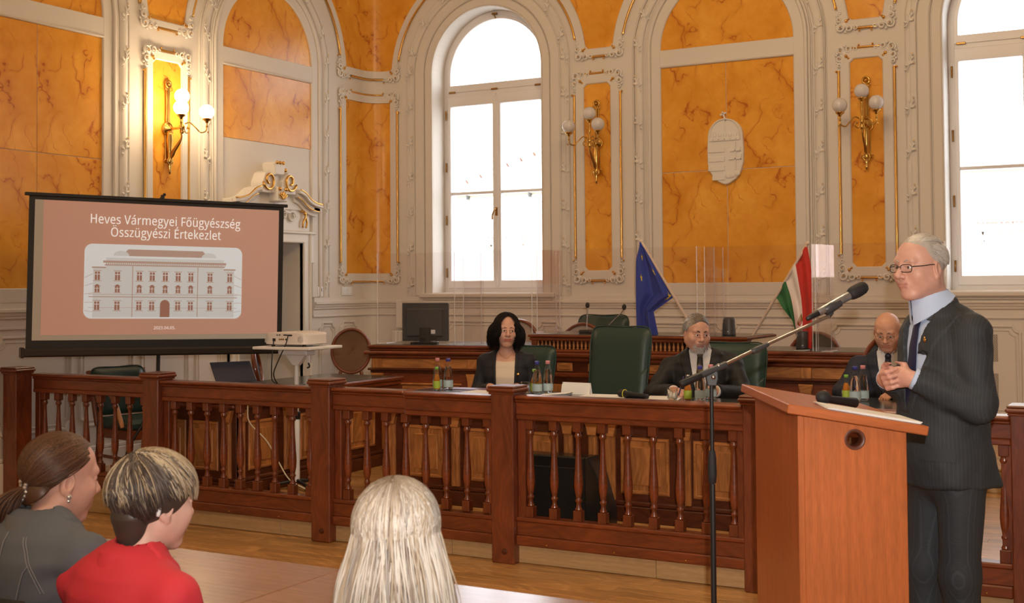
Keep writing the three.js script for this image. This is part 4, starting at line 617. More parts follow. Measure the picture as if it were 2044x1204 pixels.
// --- microphone on its boom stand ---
{
  const t = thing('microphone_stand', 'black boom microphone stand in front of the lectern', 'stand', [-1.625, 0, -4.39]), P = (x, y, z) => V(x + 1.625, y, z + 4.39);
  mesh('pole', merge([sweep([V(0, 0.06, 0), V(0, 0.5, 0), V(0, 0.86, 0)], 0.0105, 10), sweep([V(0, 0.86, 0), V(0.001, 1.0, 0), V(0.003, 1.235, 0.006)], 0.0075, 10)]), black, t);
  mesh('clutch', lathe([[0.001, 0.86], [0.014, 0.865], [0.017, 0.90], [0.015, 0.96], [0.011, 0.985], [0.001, 0.986]], 14), blackM, t);
  for (let i = 0; i < 3; i++) { const a = i * 2.094 + 0.4; const l = mesh('leg', sweep([V(0, 0.12, 0), V(0.15 * cos(a), 0.06, 0.15 * sin(a)), V(0.32 * cos(a), 0.012, 0.32 * sin(a))], 0.009, 8), black, t); mesh('rubber_foot', ball(0.014, 0.32 * cos(a), 0.014, 0.32 * sin(a)), blackM, l); }
  mesh('boom', merge([sweep([P(-1.62, 1.278, -4.37), P(-1.5, 1.35, -4.50), P(-1.276, 1.475, -4.738)], 0.0065, 10)]), steel, t);
  mesh('boom_counterweight', sweep([P(-1.70, 1.234, -4.277), P(-1.66, 1.257, -4.323), P(-1.645, 1.265, -4.34)], [0.014, 0.0145, 0.012], 12), black, t);
  for (const g of [sweep([P(-1.648, 1.264, -4.338), P(-1.60, 1.29, -4.39), P(-1.575, 1.303, -4.416)], 0.0125, 10), sweep([P(-1.50, 1.347, -4.495), P(-1.485, 1.356, -4.512), P(-1.455, 1.373, -4.545)], [0.011, 0.012, 0.008], 10)]) mesh('boom_clamp', g, dkGrey, t);
  mesh('swivel', slab([[-0.016, 1.225], [0.016, 1.225], [0.022, 1.25], [0.022, 1.275], [0.0, 1.295], [-0.024, 1.275], [-0.022, 1.25]], -0.012, 0.012, 0.003).rotateY(0.5).translate(0.006, 0, 0.01), dkGrey, t);
  mesh('knob', merge([lathe([[0.001, 0.012], [0.008, 0.011], [0.009, 0], [0.001, -0.001]], 14).rotateX(PI / 2).rotateY(0.5).translate(0.016, 1.258, 0.022), ball(0.008, 0.03, 1.298, 0.0)]), steel, t);
  const m = thing('stage_microphone', 'silver and black wireless microphone clipped to the boom near the speaker', 'microphone', [-1.332, 1.474, -4.696]), dir = V(0.142, 0.098, -0.145), D = (k, r) => dir.clone().multiplyScalar(k);
  mesh('body', sweep([D(0.14), D(0.35), D(0.6), D(0.82)], [0.0145, 0.0155, 0.0165, 0.0175], 14), M(0.42, 0.44, 0.47, 0.28, { metal: 0.85 }), m);
  mesh('antenna_end', sweep([D(-0.10), D(-0.02), D(0.15)], [0.008, 0.011, 0.013], 12), black, m);
  mesh('grille', sweep([D(0.80), D(0.86), D(0.90), D(1.0), D(1.10), D(1.16), D(1.19)], [0.018, 0.024, 0.0255, 0.0265, 0.025, 0.019, 0.009], 16), blackM, m);
  mesh('clip', merge([sweep([D(0.28).add(V(0, -0.006, 0)), D(0.42).add(V(0, -0.006, 0)), D(0.6).add(V(0, -0.005, 0))], [0.019, 0.021, 0.018], 12), sweep([D(0.42).add(V(0.0, -0.012, 0)), D(0.40).add(V(0.004, -0.028, -0.004)), P(-1.276, 1.475, -4.738).sub(V(-1.332 + 1.625, 1.474, -4.696 + 4.39))], 0.008, 8)]), dkGrey, m);
}
// --- projection screen on a tripod; local z faces the room ---
{
  const slide = (light) => canvasTex(1464, 810, (g, w, h) => {
    const X = (x) => (x + 0.915) / 1.83 * w, Y = (y) => (0.506 - y) / 1.012 * h, R = (x0, y0, x1, y1) => g.fillRect(X(x0), Y(y1), X(x1) - X(x0), Y(y0) - Y(y1));
    const bg = light ? '#000' : '#d9d6d2', pk = light ? '#7d4c42' : '#dcc0b6', lt = light ? '#a4b4bf' : '#eef3f6', ln = light ? '#75625f' : '#cdbab4', dk = light ? '#613e37' : '#b58f84', wt = light ? '#d8dce0' : '#ffffff';
    g.fillStyle = bg; g.fillRect(0, 0, w, h); g.fillStyle = pk; R(-0.856, -0.468, 0.93, 0.52);
    g.save(); g.beginPath(); const x0 = X(-0.565), y0 = Y(0.20), x1 = X(0.622), y1 = Y(-0.350), r = 46; g.moveTo(x0 + r, y0); g.arcTo(x1, y0, x1, y1, r); g.arcTo(x1, y1, x0, y1, r); g.arcTo(x0, y1, x0, y0, r); g.arcTo(x0, y0, x1, y0, r); g.clip();
    g.fillStyle = lt; g.fillRect(x0, y0, x1 - x0, y1 - y0);
    // the public building on the slide
    g.fillStyle = light ? '#929da4' : '#e0e5e8'; R(-0.50, -0.34, 0.56, 0.03); R(-0.41, -0.34, 0.475, 0.10);
    g.fillStyle = ln; g.beginPath(); g.moveTo(X(-0.25), Y(0.165)); g.lineTo(X(0.31), Y(0.165)); g.lineTo(X(0.36), Y(0.115)); g.lineTo(X(-0.30), Y(0.115)); g.fill();
    g.fillStyle = light ? '#929da4' : '#e0e5e8'; for (const c of [-0.30, 0.36]) { g.beginPath(); g.ellipse(X(c), Y(0.115), 46, 30, 0, PI, 2 * PI); g.fill(); }
    g.fillStyle = ln; R(-0.43, 0.062, 0.495, 0.078); R(-0.42, 0.042, 0.485, 0.050); R(-0.51, 0.022, -0.41, 0.032); R(0.475, 0.022, 0.57, 0.032); R(-0.53, -0.192, 0.585, -0.186); R(-0.53, -0.172, 0.585, -0.169); R(-0.53, -0.27, 0.585, -0.268);
    for (let i = 0; i < 60; i++) R(-0.41 + i * 0.0151, 0.05, -0.404 + i * 0.0151, 0.060);
    for (const x of [-0.215, 0.275]) R(x - 0.003, -0.34, x + 0.003, 0.04);
    const win = (x, y, ww, hh, arch) => { g.fillStyle = ln; R(x - ww * 0.8, y - hh * 0.62, x + ww * 0.8, y - hh * 0.54); R(x - ww * 0.8, y + hh * 0.58, x + ww * 0.8, y + hh * 0.66); g.fillStyle = dk; R(x - ww / 2, y - hh / 2, x + ww / 2, y + hh / 2); if (arch) { g.beginPath(); g.arc(X(x), Y(y + hh / 2), (X(ww) - X(0)) / 2, PI, 2 * PI); g.fill(); } g.fillStyle = lt; R(x - 0.002, y - hh / 2, x + 0.002, y + hh / 2); R(x - ww / 2, y + hh * 0.15, x + ww / 2, y + hh * 0.22); };
    for (const x of [-0.47, -0.325, -0.165, -0.07, 0.028, 0.125, 0.222, 0.37, 0.525]) { win(x, -0.035, 0.036, 0.062); win(x, -0.135, 0.034, 0.042, true); if (Math.abs(x - 0.028) > 0.01) win(x, -0.255, 0.036, 0.062); }
    g.fillStyle = dk; R(-0.008, -0.34, 0.064, -0.245); g.beginPath(); g.arc(X(0.028), Y(-0.245), (X(0.036) - X(0)), PI, 2 * PI); g.fill();
    g.strokeStyle = ln; g.lineWidth = 2; for (const s of [-1, 1]) for (let k = 0; k < 5; k++) { g.beginPath(); g.moveTo(X(0.03 + s * 0.53), Y(-0.3 + k * 0.07)); g.lineTo(X(0.03 + s * 0.59), Y(-0.29 + k * 0.06)); g.stroke(); }
    g.fillStyle = lt; R(-0.3, -0.345, 0.34, -0.338);
    g.restore();
    g.fillStyle = wt; g.textAlign = 'center'; g.textBaseline = 'alphabetic'; const T = (s, x, y, tw, px) => { g.font = px + 'px sans-serif'; const m = g.measureText(s).width; g.save(); g.translate(X(x), Y(y)); g.scale((X(tw) - X(0)) / m, 1); g.fillText(s, 0, 0); g.restore(); };
    T('Heves Vármegyei Főügyészség', 0.035, 0.352, 1.137, 74); T('Összügyészi Értekezlet', 0.033, 0.258, 0.834, 74); T('2023.04.05.', 0.03, -0.430, 0.165, 25);
  });
  const t = thing('projection_screen', 'portable black-framed projection screen showing a pink title slide', 'screen', [-6.892, 1.722, -6.87], 1.046); t.rotation.set(0, 1.046, -0.02, 'YXZ');
  mesh('screen_fabric', patch((u, v) => V(lerp(-0.915, 0.915, u), lerp(-0.506, 0.506, v), 0.003), 2, 2), M(0.72, 0.72, 0.72, 0.75, { map: slide(false), emissive: new THREE.Color(1, 1, 1), emissiveMap: slide(true), emissiveIntensity: SLIDE }), t);
  mesh('border', slab([[-0.955, -0.58], [0.955, -0.58], [0.955, 0.545], [-0.955, 0.545]], -0.002, 0.0015, 0, [[[-0.913, -0.504], [-0.913, 0.504], [0.913, 0.504], [0.913, -0.504]]]), black, t);
  mesh('backing', b2(-0.95, 0.95, -0.58, 0.545, -0.008, -0.003, 0.001), black, t);
  mesh('top_bar', b2(-0.985, 0.985, 0.532, 0.556, -0.016, 0.014, 0.004), black, t);
  mesh('roller_case', merge([b2(-0.985, 0.985, -0.625, -0.565, -0.05, 0.03, 0.012), b2(-0.99, -0.965, -0.63, -0.555, -0.055, 0.035, 0.006), b2(0.965, 0.99, -0.63, -0.555, -0.055, 0.035, 0.006)]), M(0.02, 0.015, 0.012, 0.35), t);
  mesh('hook', merge([b2(-0.012, 0.012, 0.55, 0.585, -0.03, 0.0, 0.003), ball(0.012, 0.012, 0.587, -0.01)]), black, t);
  mesh('pole', b2(-0.012, 0.012, -1.35, 0.57, -0.055, -0.03, 0.003), black, t);
  for (let i = 0; i < 3; i++) { const a = i * 2.094 + 0.5; mesh('leg', sweep([V(0, -0.95, -0.04), V(0.25 * cos(a), -1.25, -0.04 + 0.25 * sin(a)), V(0.42 * cos(a), -1.545, -0.04 + 0.42 * sin(a))], 0.011, 7), black, t); }
}
// --- projector on its white stand, cables ---
{
  const t = thing('projector_stand', 'white single-column stand carrying the projector', 'stand', [-5.74, PF, -7.04]), q = M(0.80, 0.78, 0.76, 0.35);
  const ra = 0.05;
  mesh('shelf', b2(-0.24, 0.26, 1.0, 1.02, -0.20, 0.20, 0.004).rotateY(ra), q, t);
  mesh('bracket', merge([b2(-0.13, 0.13, 0.955, 1.0, -0.05, 0.05, 0.004), slab([[-0.09, 0.955], [-0.022, 0.88], [0.022, 0.88], [0.09, 0.955]], -0.02, 0.02, 0.002), b2(0.10, 0.128, 0.90, 0.96, -0.015, 0.015, 0.004)]), q, t);
  mesh('column', merge([sweep([V(0, 0.52, 0), V(0, 0.7, 0), V(0, 0.955, 0)], 0.0165, 14)]), q, t);
  mesh('lower_column', sweep([V(0, 0.05, 0), V(0, 0.3, 0), V(0, 0.50, 0)], 0.022, 14), q, t);
  mesh('collar', lathe([[0.001, 0.495], [0.026, 0.495], [0.027, 0.54], [0.022, 0.55], [0.001, 0.55]], 14), black, t);
  for (let i = 0; i < 4; i++) { const a = i * PI / 2 + 0.5, l = mesh('leg', sweep([V(0, 0.06, 0), V(0.09 * cos(a), 0.05, 0.09 * sin(a)), V(0.19 * cos(a), 0.04, 0.19 * sin(a))], 0.013, 8), black, t); mesh('caster', ball(0.02, 0.19 * cos(a), 0.02, 0.19 * sin(a)), dkGrey, l); }
  mesh('hook', sweep(curve([[0.115, 0.9, 0.01], [0.125, 0.875, 0.01], [0.105, 0.865, 0.01]], 8), 0.006, 6), black, t);
  const p = thing('projector', 'white projector with cables in its back panel on the stand', 'projector', [-5.74, PF + 1.02, -7.04], 0.05), pw = M(0.78, 0.70, 0.64, 0.4);
  const body = patch((u, v) => { const a = u * 2 * PI, e = 0.35, sx = Math.sign(cos(a)) * Math.pow(Math.abs(cos(a)), e), sz = Math.sign(sin(a)) * Math.pow(Math.abs(sin(a)), e), k = v < 0.06 ? v / 0.06 : v > 0.94 ? (1 - v) / 0.06 : 1, kk = Math.pow(k, 0.4), y = 0.012 + 0.085 * clamp((v - 0.03) / 0.94, 0, 1); return V(-sx * (0.188 - (v > 0.8 ? (v - 0.8) * 0.05 : 0)) * kk, y + (v > 0.5 ? 0.010 * (1 - sx * sx * 0.9) * (v - 0.5) * 2 : 0), sz * 0.15 * kk); }, 64, 24);
  mesh('housing', body, pw, p);
  const port = (x, y, w, h, m = black) => mesh('port', box(w, h, 0.004, x, y, 0.1505, 0.001), m, p);
  port(-0.085, 0.048, 0.026, 0.022); port(-0.057, 0.082, 0.014, 0.007); port(-0.036, 0.083, 0.010, 0.010); port(0.012, 0.083, 0.03, 0.009); port(0.05, 0.081, 0.044, 0.011);
  for (const [x, m] of [[-0.037, brassDk], [-0.021, brassDk], [-0.005, brassDk], [0.020, black]]) mesh('socket', lathe([[0.001, 0.004], [0.006, 0.003], [0.007, 0], [0.001, -0.001]], 12).rotateX(PI / 2).translate(x, 0.052, 0.150), m, p);
  mesh('speaker_grille', merge([0.011, 0.017, 0.023].map((r) => sweep(arc(0.142, r, 0.052, 0, 2 * PI, 20).slice(0, 20).map(([a, b]) => V(a, b, 0.149)), 0.0014, 5, true))), M(0.55, 0.5, 0.46, 0.5), p);
  for (let i = 0; i < 9; i++) mesh('vent_slat', box(0.003, 0.045, 0.003, -0.172 + i * 0.007, 0.05, 0.148 - (i < 4 ? (4 - i) * 0.002 : 0), 0.001), M(0.6, 0.55, 0.5, 0.5), p);
  for (const x of [-0.13, 0.14]) mesh('foot', lathe([[0.014, 0], [0.014, 0.014], [0.001, 0.014]], 12).translate(x, 0, 0.1), black, p);
  const cab = (n, pts, r, m, l) => tag(mesh(n, wire(pts, r, 40, 6), m, scene), l, 'cable');
  cab('power_cable', [[-5.82, 1.225, -6.885], [-5.815, 1.14, -6.865], [-5.82, 1.0, -6.86], [-5.84, 0.93, -6.90], [-5.86, 0.885, -7.2], [-5.95, 0.872, -7.4]], 0.004, black, 'black power cable hanging straight from the projector');
  cab('signal_cable', [[-5.69, 1.26, -6.885], [-5.685, 1.21, -6.86], [-5.74, 1.10, -6.85], [-5.80, 0.99, -6.86], [-5.85, 0.9, -6.98], [-5.88, 0.872, -7.15], [-5.96, 0.872, -7.2]], 0.0045, black, 'black signal cable slanting from the projector to the desk');
  cab('beige_cable', [[-5.83, 0.79, -6.62], [-5.80, 0.68, -6.6], [-5.66, 0.55, -6.62], [-5.56, 0.42, -6.62], [-5.46, 0.30, -6.62], [-5.36, 0.24, -6.66], [-5.26, 0.18, -6.7], [-5.1, 0.165, -6.72]], 0.005, M(0.62, 0.52, 0.36, 0.6), 'beige cable drooping behind the balusters to the floor');
  const ps = tag(mesh('power_strip', merge([b2(-0.12, 0.12, 0, 0.035, -0.03, 0.03, 0.006), ...[-0.08, -0.02, 0.04].map((x) => lathe([[0.001, 0.045], [0.018, 0.044], [0.02, 0.035], [0.001, 0.035]], 12).translate(x, 0, 0))]), M(0.6, 0.6, 0.6, 0.4), scene), 'white power strip on the platform behind the railing', 'power strip'); ps.position.set(-5.2, PF, -6.75); ps.rotation.y = 0.4;
}
// --- laptop on the side desk ---
{
  const t = thing('laptop', 'dark laptop with its lid tilted open on the side desk', 'laptop', [-6.40, 0.867, -7.2], 1.05);
  mesh('base', b2(-0.16, 0.16, 0, 0.016, -0.11, 0.11, 0.005), dkGrey, t);
  mesh('lid', box(0.32, 0.22, 0.009, 0, 0.112, 0, 0.004).rotateX(-0.85).translate(0, 0.014, -0.11), M(0.03, 0.034, 0.06, 0.35), t);
  mesh('keyboard', b2(-0.145, 0.145, 0.015, 0.0175, -0.09, 0.02, 0.001), black, t);
}
// --- things on the judges' bench ---
{
  const t = thing('monitor', 'black computer monitor seen from behind on the left bench wing', 'monitor', [-6.02, 1.103, -9.15], 0.30);
  mesh('housing', merge([box(0.42, 0.335, 0.03, 0, 0.185, 0.0, 0.006), box(0.34, 0.25, 0.03, 0, 0.18, 0.022, 0.012)]), dkGrey, t);
  mesh('stand', merge([box(0.10, 0.14, 0.03, 0.01, 0.07, 0.05, 0.006), box(0.22, 0.012, 0.16, 0, 0.006, 0.03, 0.004)]), black, t);
  mesh('sticker', box(0.045, 0.035, 0.002, 0.075, 0.10, 0.0375, 0.0005), white, t); mesh('port_panel', box(0.1, 0.05, 0.01, 0.06, 0.06, 0.03, 0.003), black, t);
  const bx = tag(mesh('desk_box', merge([b2(-0.05, 0.05, 0, 0.05, -0.04, 0.04, 0.006), b2(-0.06, 0.06, 0, 0.012, -0.05, 0.05, 0.004)]), dkGrey, scene), 'small black box on the bench left of the seated woman', 'box'); bx.position.set(-5.2, 1.103, -9.25);
  const mic = (x, z, pts, label, y = 1.203) => { const m = thing('gooseneck_microphone', label, 'microphone', [x, y, z], 0, 'desk microphones on the bench'); mesh('base', merge([b2(-0.05, 0.05, 0, 0.03, -0.06, 0.06, 0.01)]), black, m); mesh('gooseneck', wire(pts, 0.005, 18), steel, m); const e = pts[pts.length - 1]; mesh('foam_head', ball(0.018, e[0], e[1] + 0.012, e[2], 1, 1.35, 1), blackM, m); return m; };
  mic(-4.50, -9.25, [[0, 0.03, 0], [0.0, 0.12, -0.01], [0.005, 0.22, -0.01]], 'upright gooseneck microphone in front of the dark leather chair');
  mic(-4.32, -9.22, [[0, 0.03, 0], [0.05, 0.09, -0.02], [0.12, 0.155, -0.03], [0.16, 0.205, -0.03]], 'slanting gooseneck microphone above the tall green chair');
  const cyl = (x, z, y, label) => { const c = thing('desk_speaker', label, 'speaker', [x, y, z], 0, 'grey cylinder speakers on the bench'); mesh('body', lathe([[0.001, 0], [0.052, 0], [0.053, 0.01], [0.045, 0.125], [0.038, 0.138], [0.001, 0.14]], 22), dkGrey, c); mesh('light_dot', ball(0.005, 0.01, 0.03, 0.051), white, c); return c; };
  cyl(-3.27, -9.24, 1.203, 'grey cylinder speaker behind the bearded man shoulder'); cyl(-2.70, -9.28, 1.103, 'grey cylinder speaker beside the red flag edge');
  const roll = tag(mesh('paper_roll', lathe([[0.001, 0], [0.036, 0], [0.036, 0.11], [0.008, 0.11], [0.008, 0.10]], 22), white, scene), 'white paper roll standing on the bench end', 'paper roll'); roll.position.set(-4.96, 1.103, -9.3);
}
// acrylic shields on the bench
function shield(x0, x1, z, y0, y1, label, ret) {
  const t = thing('acrylic_shield', label, 'shield', [0, 0, 0], 0, 'clear acrylic shields on the bench');
  const sheet = (a, b, za, zb) => patch((u, v) => V(lerp(a, b, u), lerp(y0 + 0.004, y1, v), lerp(za, zb, u)), 1, 1);
  mesh('front_sheet', sheet(x0, x1, z, z), acrylic, t);
  mesh('sheet_edge', merge([b2(x0 - 0.003, x0 + 0.003, y0, y1, z - 0.003, z + 0.003, 0.001), b2(x1 - 0.003, x1 + 0.003, y0, y1, z - 0.003, z + 0.003, 0.001)]), acrylicEdge, t);
  for (const [x, d] of ret) { mesh('side_sheet', sheet(x, x + 0.07 * d, z, z - d), acrylic, t); mesh('sheet_edge', b2(x - 0.003, x + 0.003, y0, y1, z - d - 0.003, z - d + 0.003, 0.001), acrylicEdge, t); }
  mesh('foot', merge([b2(x0 + 0.05, x0 + 0.13, y0 - 0.002, y0 + 0.006, z - 0.1, z + 0.05, 0.002), b2(x1 - 0.13, x1 - 0.05, y0 - 0.002, y0 + 0.006, z - 0.1, z + 0.05, 0.002)]), acrylicEdge, t);
}
shield(-6.42, -5.62, -8.99, 1.103, 1.89, 'clear acrylic shield around the monitor', [[-5.625, 0.45]]);
shield(-5.60, -4.93, -9.10, 1.103, 1.90, 'clear acrylic shield left of the seated woman head', [[-4.935, 0.45]]);
shield(-4.86, -3.46, -9.06, 1.203, 1.895, 'clear acrylic shield before the dark leather chair', [[-3.465, 0.4], [-4.855, 0.4]]);
shield(-3.40, -2.565, -9.07, 1.203 - 0.1, 1.89, 'clear acrylic shield in front of the red white and green flag', [[-3.395, 0.4], [-2.57, 0.16]]);
shield(-2.535, -1.62, -9.05, 1.103, 1.89, 'clear acrylic shield behind the standing speaker', [[-2.53, 0.4]]);
// --- flags ---
function flag(name, label, base, top, cloth, texture, extra) {
  const t = thing(name, label, 'flag', base), B = V(...base), L = (p) => V(...p).sub(B);
  mesh('pole', merge([sweep([V(0, 0, 0), L(top).multiplyScalar(0.5), L(top)], 0.011, 8), ball(0.016, ...L(top).toArray())]), M(0.68, 0.54, 0.42, 0.5), t);
  mesh('foot', lathe([[0.001, 0.03], [0.03, 0.026], [0.06, 0.01], [0.06, 0], [0.001, 0]], 16), dkGrey, t);
  mesh('cloth', patch((u, v) => cloth(u, v).sub(B), 40, 40), M(1, 1, 1, 0.75, { map: texture, side: THREE.DoubleSide }), t);
  return t;
}
{
  const A = V(-4.025, 1.952, -9.3), Pb = V(-3.562, 1.203, -9.3), at = (k) => A.clone().lerp(Pb, k);
  const eu = canvasTex(512, 512, (g, w, h) => { g.fillStyle = '#1d3a9c'; g.fillRect(0, 0, w, h); g.fillStyle = '#e8c822'; for (const [x, y] of [[0.20, 0.35], [0.62, 0.72], [0.34, 0.15], [0.8, 0.28], [0.9, 0.5]]) { g.beginPath(); for (let i = 0; i < 10; i++) { const a = -PI / 2 + i * PI / 5, r = (i & 1 ? 0.018 : 0.044) * w; g[i ? 'lineTo' : 'moveTo'](x * w + r * 0.9 * cos(a), y * h + r * sin(a)); } g.fill(); } });
  // left edge hangs straight; right edge follows the pole, then drops inward to the lower tail
  flag('blue_flag', 'blue flag with golden stars hanging from a slanted pole on the bench', [-3.562, 1.203, -9.3], [-4.025, 1.952, -9.3], (u, v) => {
    const k = 1 - v, l = V(lerp(-4.03, -4.06, ss(0, 0.2, k)), lerp(1.95, 1.12, k), -9.28);
    let r; if (k < 0.50) r = at(k / 0.50 * 0.60); else if (k < 0.62) r = at(0.60).lerp(V(-3.915, 1.385, -9.28), (k - 0.50) / 0.12); else r = V(lerp(-3.915, -3.86, (k - 0.62) / 0.38), lerp(1.385, 1.12, (k - 0.62) / 0.38), -9.27);
    const p = l.lerp(r, u); p.z += 0.03 * sin(u * 9 + k * 2) * (1 - 0.6 * Math.abs(u - 0.5)) * ss(0, 0.2, k) + 0.012 * sin(u * 23 + k * 5) * k; return p;
  }, eu);
  const hu = canvasTex(512, 512, (g, w, h) => {
    g.fillStyle = '#c8251b'; g.fillRect(0, 0, w, h * 0.36); g.fillStyle = '#efe6dc'; g.fillRect(0, h * 0.36, w, h * 0.32); g.fillStyle = '#1f6b3a'; g.fillRect(0, h * 0.68, w, h * 0.32);
    g.save(); g.translate(w * 0.72, h * 0.50); g.rotate(-0.5); g.fillStyle = '#8a6a2c'; g.fillRect(-26, -76, 52, 30); g.beginPath(); g.moveTo(-30, -44); g.lineTo(30, -44); g.lineTo(30, 20); g.quadraticCurveTo(20, 60, 0, 72); g.quadraticCurveTo(-20, 60, -30, 20); g.fill(); g.fillStyle = '#c02018'; g.fillRect(2, -38, 24, 80); g.fillStyle = '#e8e2d8'; for (let i = 0; i < 4; i++) g.fillRect(-26, -34 + i * 20, 26, 9); g.fillRect(11, -30, 5, 60); g.fillRect(5, -16, 17, 4); g.fillRect(3, -4, 21, 4); g.restore();
  });
  const A2 = V(-2.66, 1.904, -9.3), B2 = V(-3.159, 1.103, -9.3), at2 = (k) => A2.clone().lerp(B2, k);
  flag('tricolour_flag', 'red white and green flag hanging from a slanted pole on the right bench wing', [-3.159, 1.103, -9.3], [-2.66, 1.904, -9.3], (u, v) => {
    const k = 1 - v, p0 = at2(0.01 + k * 0.495); let f; // free end of each thread
    if (k < 0.36) f = V(lerp(-2.625, -2.715, k / 0.36), lerp(1.11, 1.13, k / 0.36), -9.27); else f = V(lerp(-2.715, -2.755, (k - 0.36) / 0.64), lerp(1.13, 1.285, (k - 0.36) / 0.64), -9.27);
    const p = p0.lerp(f, u); p.x += 0.05 * sin(u * PI) * (1 - k) * 0.7; p.z += 0.035 * sin(k * 8 + u * 2) * ss(0.05, 0.5, u) + 0.015 * sin(k * 19); return p;
  }, hu);
}
// --- shield relief on the arched panel ---
{
  const t = thing('coat_of_arms', 'white crowned shield relief on the central orange panel', 'relief', [-3.893, 2.52, ZB + 0.006]);
  const o = [...arc(0, 0.168, 0.45, 0, PI, 24).map(([x, y]) => [x, 0.45 + (y - 0.45) * 0.97]), [-0.175, 0.33], [-0.172, 0.2], [-0.15, 0.12], [-0.10, 0.05], [-0.04, 0.012], [0, 0], [0.04, 0.012], [0.10, 0.05], [0.15, 0.12], [0.172, 0.2], [0.175, 0.33]];
  mesh('shield_body', slab(o, 0, 0.038, 0.006), plasterW, t);
  const R = [];
  for (let i = 0; i < 4; i++) { const y = 0.345 - i * 0.086; R.push(b2(i === 3 ? -0.125 : -0.163, -0.004, y - 0.045, y, 0.03, 0.046, 0.002)); }
  R.push(b2(0.092, 0.106, 0.13, 0.385, 0.03, 0.05, 0.002), b2(0.05, 0.15, 0.30, 0.315, 0.03, 0.05, 0.002), b2(0.035, 0.158, 0.225, 0.24, 0.03, 0.05, 0.002), b2(0.14, 0.152, 0.30, 0.34, 0.03, 0.05, 0.002), b2(0.148, 0.16, 0.225, 0.275, 0.03, 0.05, 0.002), ball(1, 0.06, 0.09, 0.036, 0.05, 0.035, 0.014, 14, 8), ball(1, 0.11, 0.10, 0.036, 0.035, 0.03, 0.014, 14, 8), ball(1, 0.03, 0.08, 0.036, 0.03, 0.03, 0.012, 14, 8));
  mesh('charges', merge(R), plasterW, t);
  mesh('crown', merge([slab([[-0.145, 0.405], [0.145, 0.405], [0.15, 0.44], [-0.15, 0.44]], 0.03, 0.052, 0.003), b2(-0.004, 0.004, 0.44, 0.60, 0.03, 0.046, 0.002), ...[-1, 1].map((s) => sweep(curve([[s * 0.14, 0.44, 0.04], [s * 0.13, 0.53, 0.042], [s * 0.07, 0.59, 0.042], [0, 0.608, 0.042]], 14), 0.008, 6)), ...[-0.1, -0.05, 0, 0.05, 0.1].map((x) => ball(1, x, 0.462, 0.04, 0.018, 0.03, 0.012, 10, 7)), ...[-0.11, -0.055, 0, 0.055, 0.11].map((x) => ball(0.009, x, 0.422, 0.052))]), plasterW, t);
  mesh('cross', merge([box(0.016, 0.10, 0.016, 0, 0.04, 0.03, 0.003), box(0.062, 0.016, 0.016, 0, 0.065, 0.03, 0.003)]).rotateZ(0.35).translate(0.006, 0.595, 0), plasterW, t);
}
// --- small wall fittings ---
{
  const th = thing('thermostat', 'small white wall thermostat beside the door', 'thermostat', [XL, 1.555, -10.045], PI / 2); mesh('case', box(0.085, 0.10, 0.03, 0, 0, 0.016, 0.005), white, th); mesh('display', box(0.04, 0.035, 0.004, 0, 0.018, 0.031, 0.001), M(0.05, 0.06, 0.05, 0.2), th);
  const sw = thing('switch_plate', 'white double switch plate under the corner panel', 'switch', [XL, 1.557, -10.515], PI / 2); mesh('plate', box(0.18, 0.09, 0.01, 0, 0, 0.006, 0.003), white, sw); for (const x of [-0.045, 0.045]) mesh('rocker', box(0.07, 0.06, 0.006, x, 0, 0.012, 0.002), white, sw);
  const bx = tag(mesh('wall_conduit_box', merge([b2(-0.04, 0.04, 0, 0.30, 0, 0.05, 0.006), b2(-0.10, 0.10, -0.75, -0.03, 0, 0.04, 0.008), ...[-0.05, 0.0, 0.05].map((x) => b2(x - 0.012, x + 0.012, -0.75, -0.03, 0.03, 0.055, 0.006))]), plasterW, scene), 'white cable box and ribbed riser on the wall left of the bench', 'cable box'); bx.position.set(-7.54, 1.16, ZB + 0.005);
}
// --- things on the long desk ---
const capPink = M(0.75, 0.30, 0.32, 0.5), capBlue = M(0.06, 0.06, 0.34, 0.4), capGreen = M(0.25, 0.55, 0.08, 0.4), clear = M(0.97, 0.98, 0.985, 0.02, { transmission: 1, thickness: 0, ior: 1.45 }), water = M(0.96, 0.98, 1, 0.02, { transmission: 1, thickness: 0.06, ior: 1.33 }), labBlue = M(0.62, 0.78, 0.84, 0.5, { transmission: 0.35, thickness: 0 }), juice = M(0.80, 0.30, 0.02, 0.08, { transmission: 0.55, thickness: 0.04, ior: 1.34 }), labGreen = M(0.40, 0.55, 0.06, 0.5);
const wb = [[0.001, 0.002], [0.030, 0.002], [0.034, 0.010], [0.034, 0.085], [0.031, 0.12], [0.022, 0.165], [0.014, 0.185], [0.0125, 0.20], [0.0145, 0.205]], jb = [[0.001, 0.002], [0.022, 0.002], [0.0245, 0.008], [0.0245, 0.072], [0.021, 0.092], [0.013, 0.118], [0.0105, 0.128], [0.0105, 0.146]];
let wb0 = {}, jb0 = null;
function waterBottle(x, z, y, cap, label) {
  const k = cap === capPink ? 'p' : 'b'; if (wb0[k]) return dup(wb0[k], [x, y, z], rnd() * 6, label);
  const t = wb0[k] = thing('water_bottle', label, 'bottle', [x, y, z], 0, 'half-litre water bottles'); mesh('bottle_body', lathe(wb, 24), clear, t); mesh('water', lathe([[0.001, 0.006], [0.028, 0.006], [0.031, 0.012], [0.031, 0.085], [0.028, 0.12], [0.0195, 0.162], [0.001, 0.163]], 20), water, t); mesh('label', lathe([[0.0345, 0.018], [0.0348, 0.03], [0.0348, 0.058], [0.0345, 0.066]], 24), labBlue, t); mesh('cap', lathe([[0.001, 0.222], [0.0145, 0.221], [0.0155, 0.216], [0.0155, 0.199], [0.001, 0.198]], 18), cap, t); return t;
}
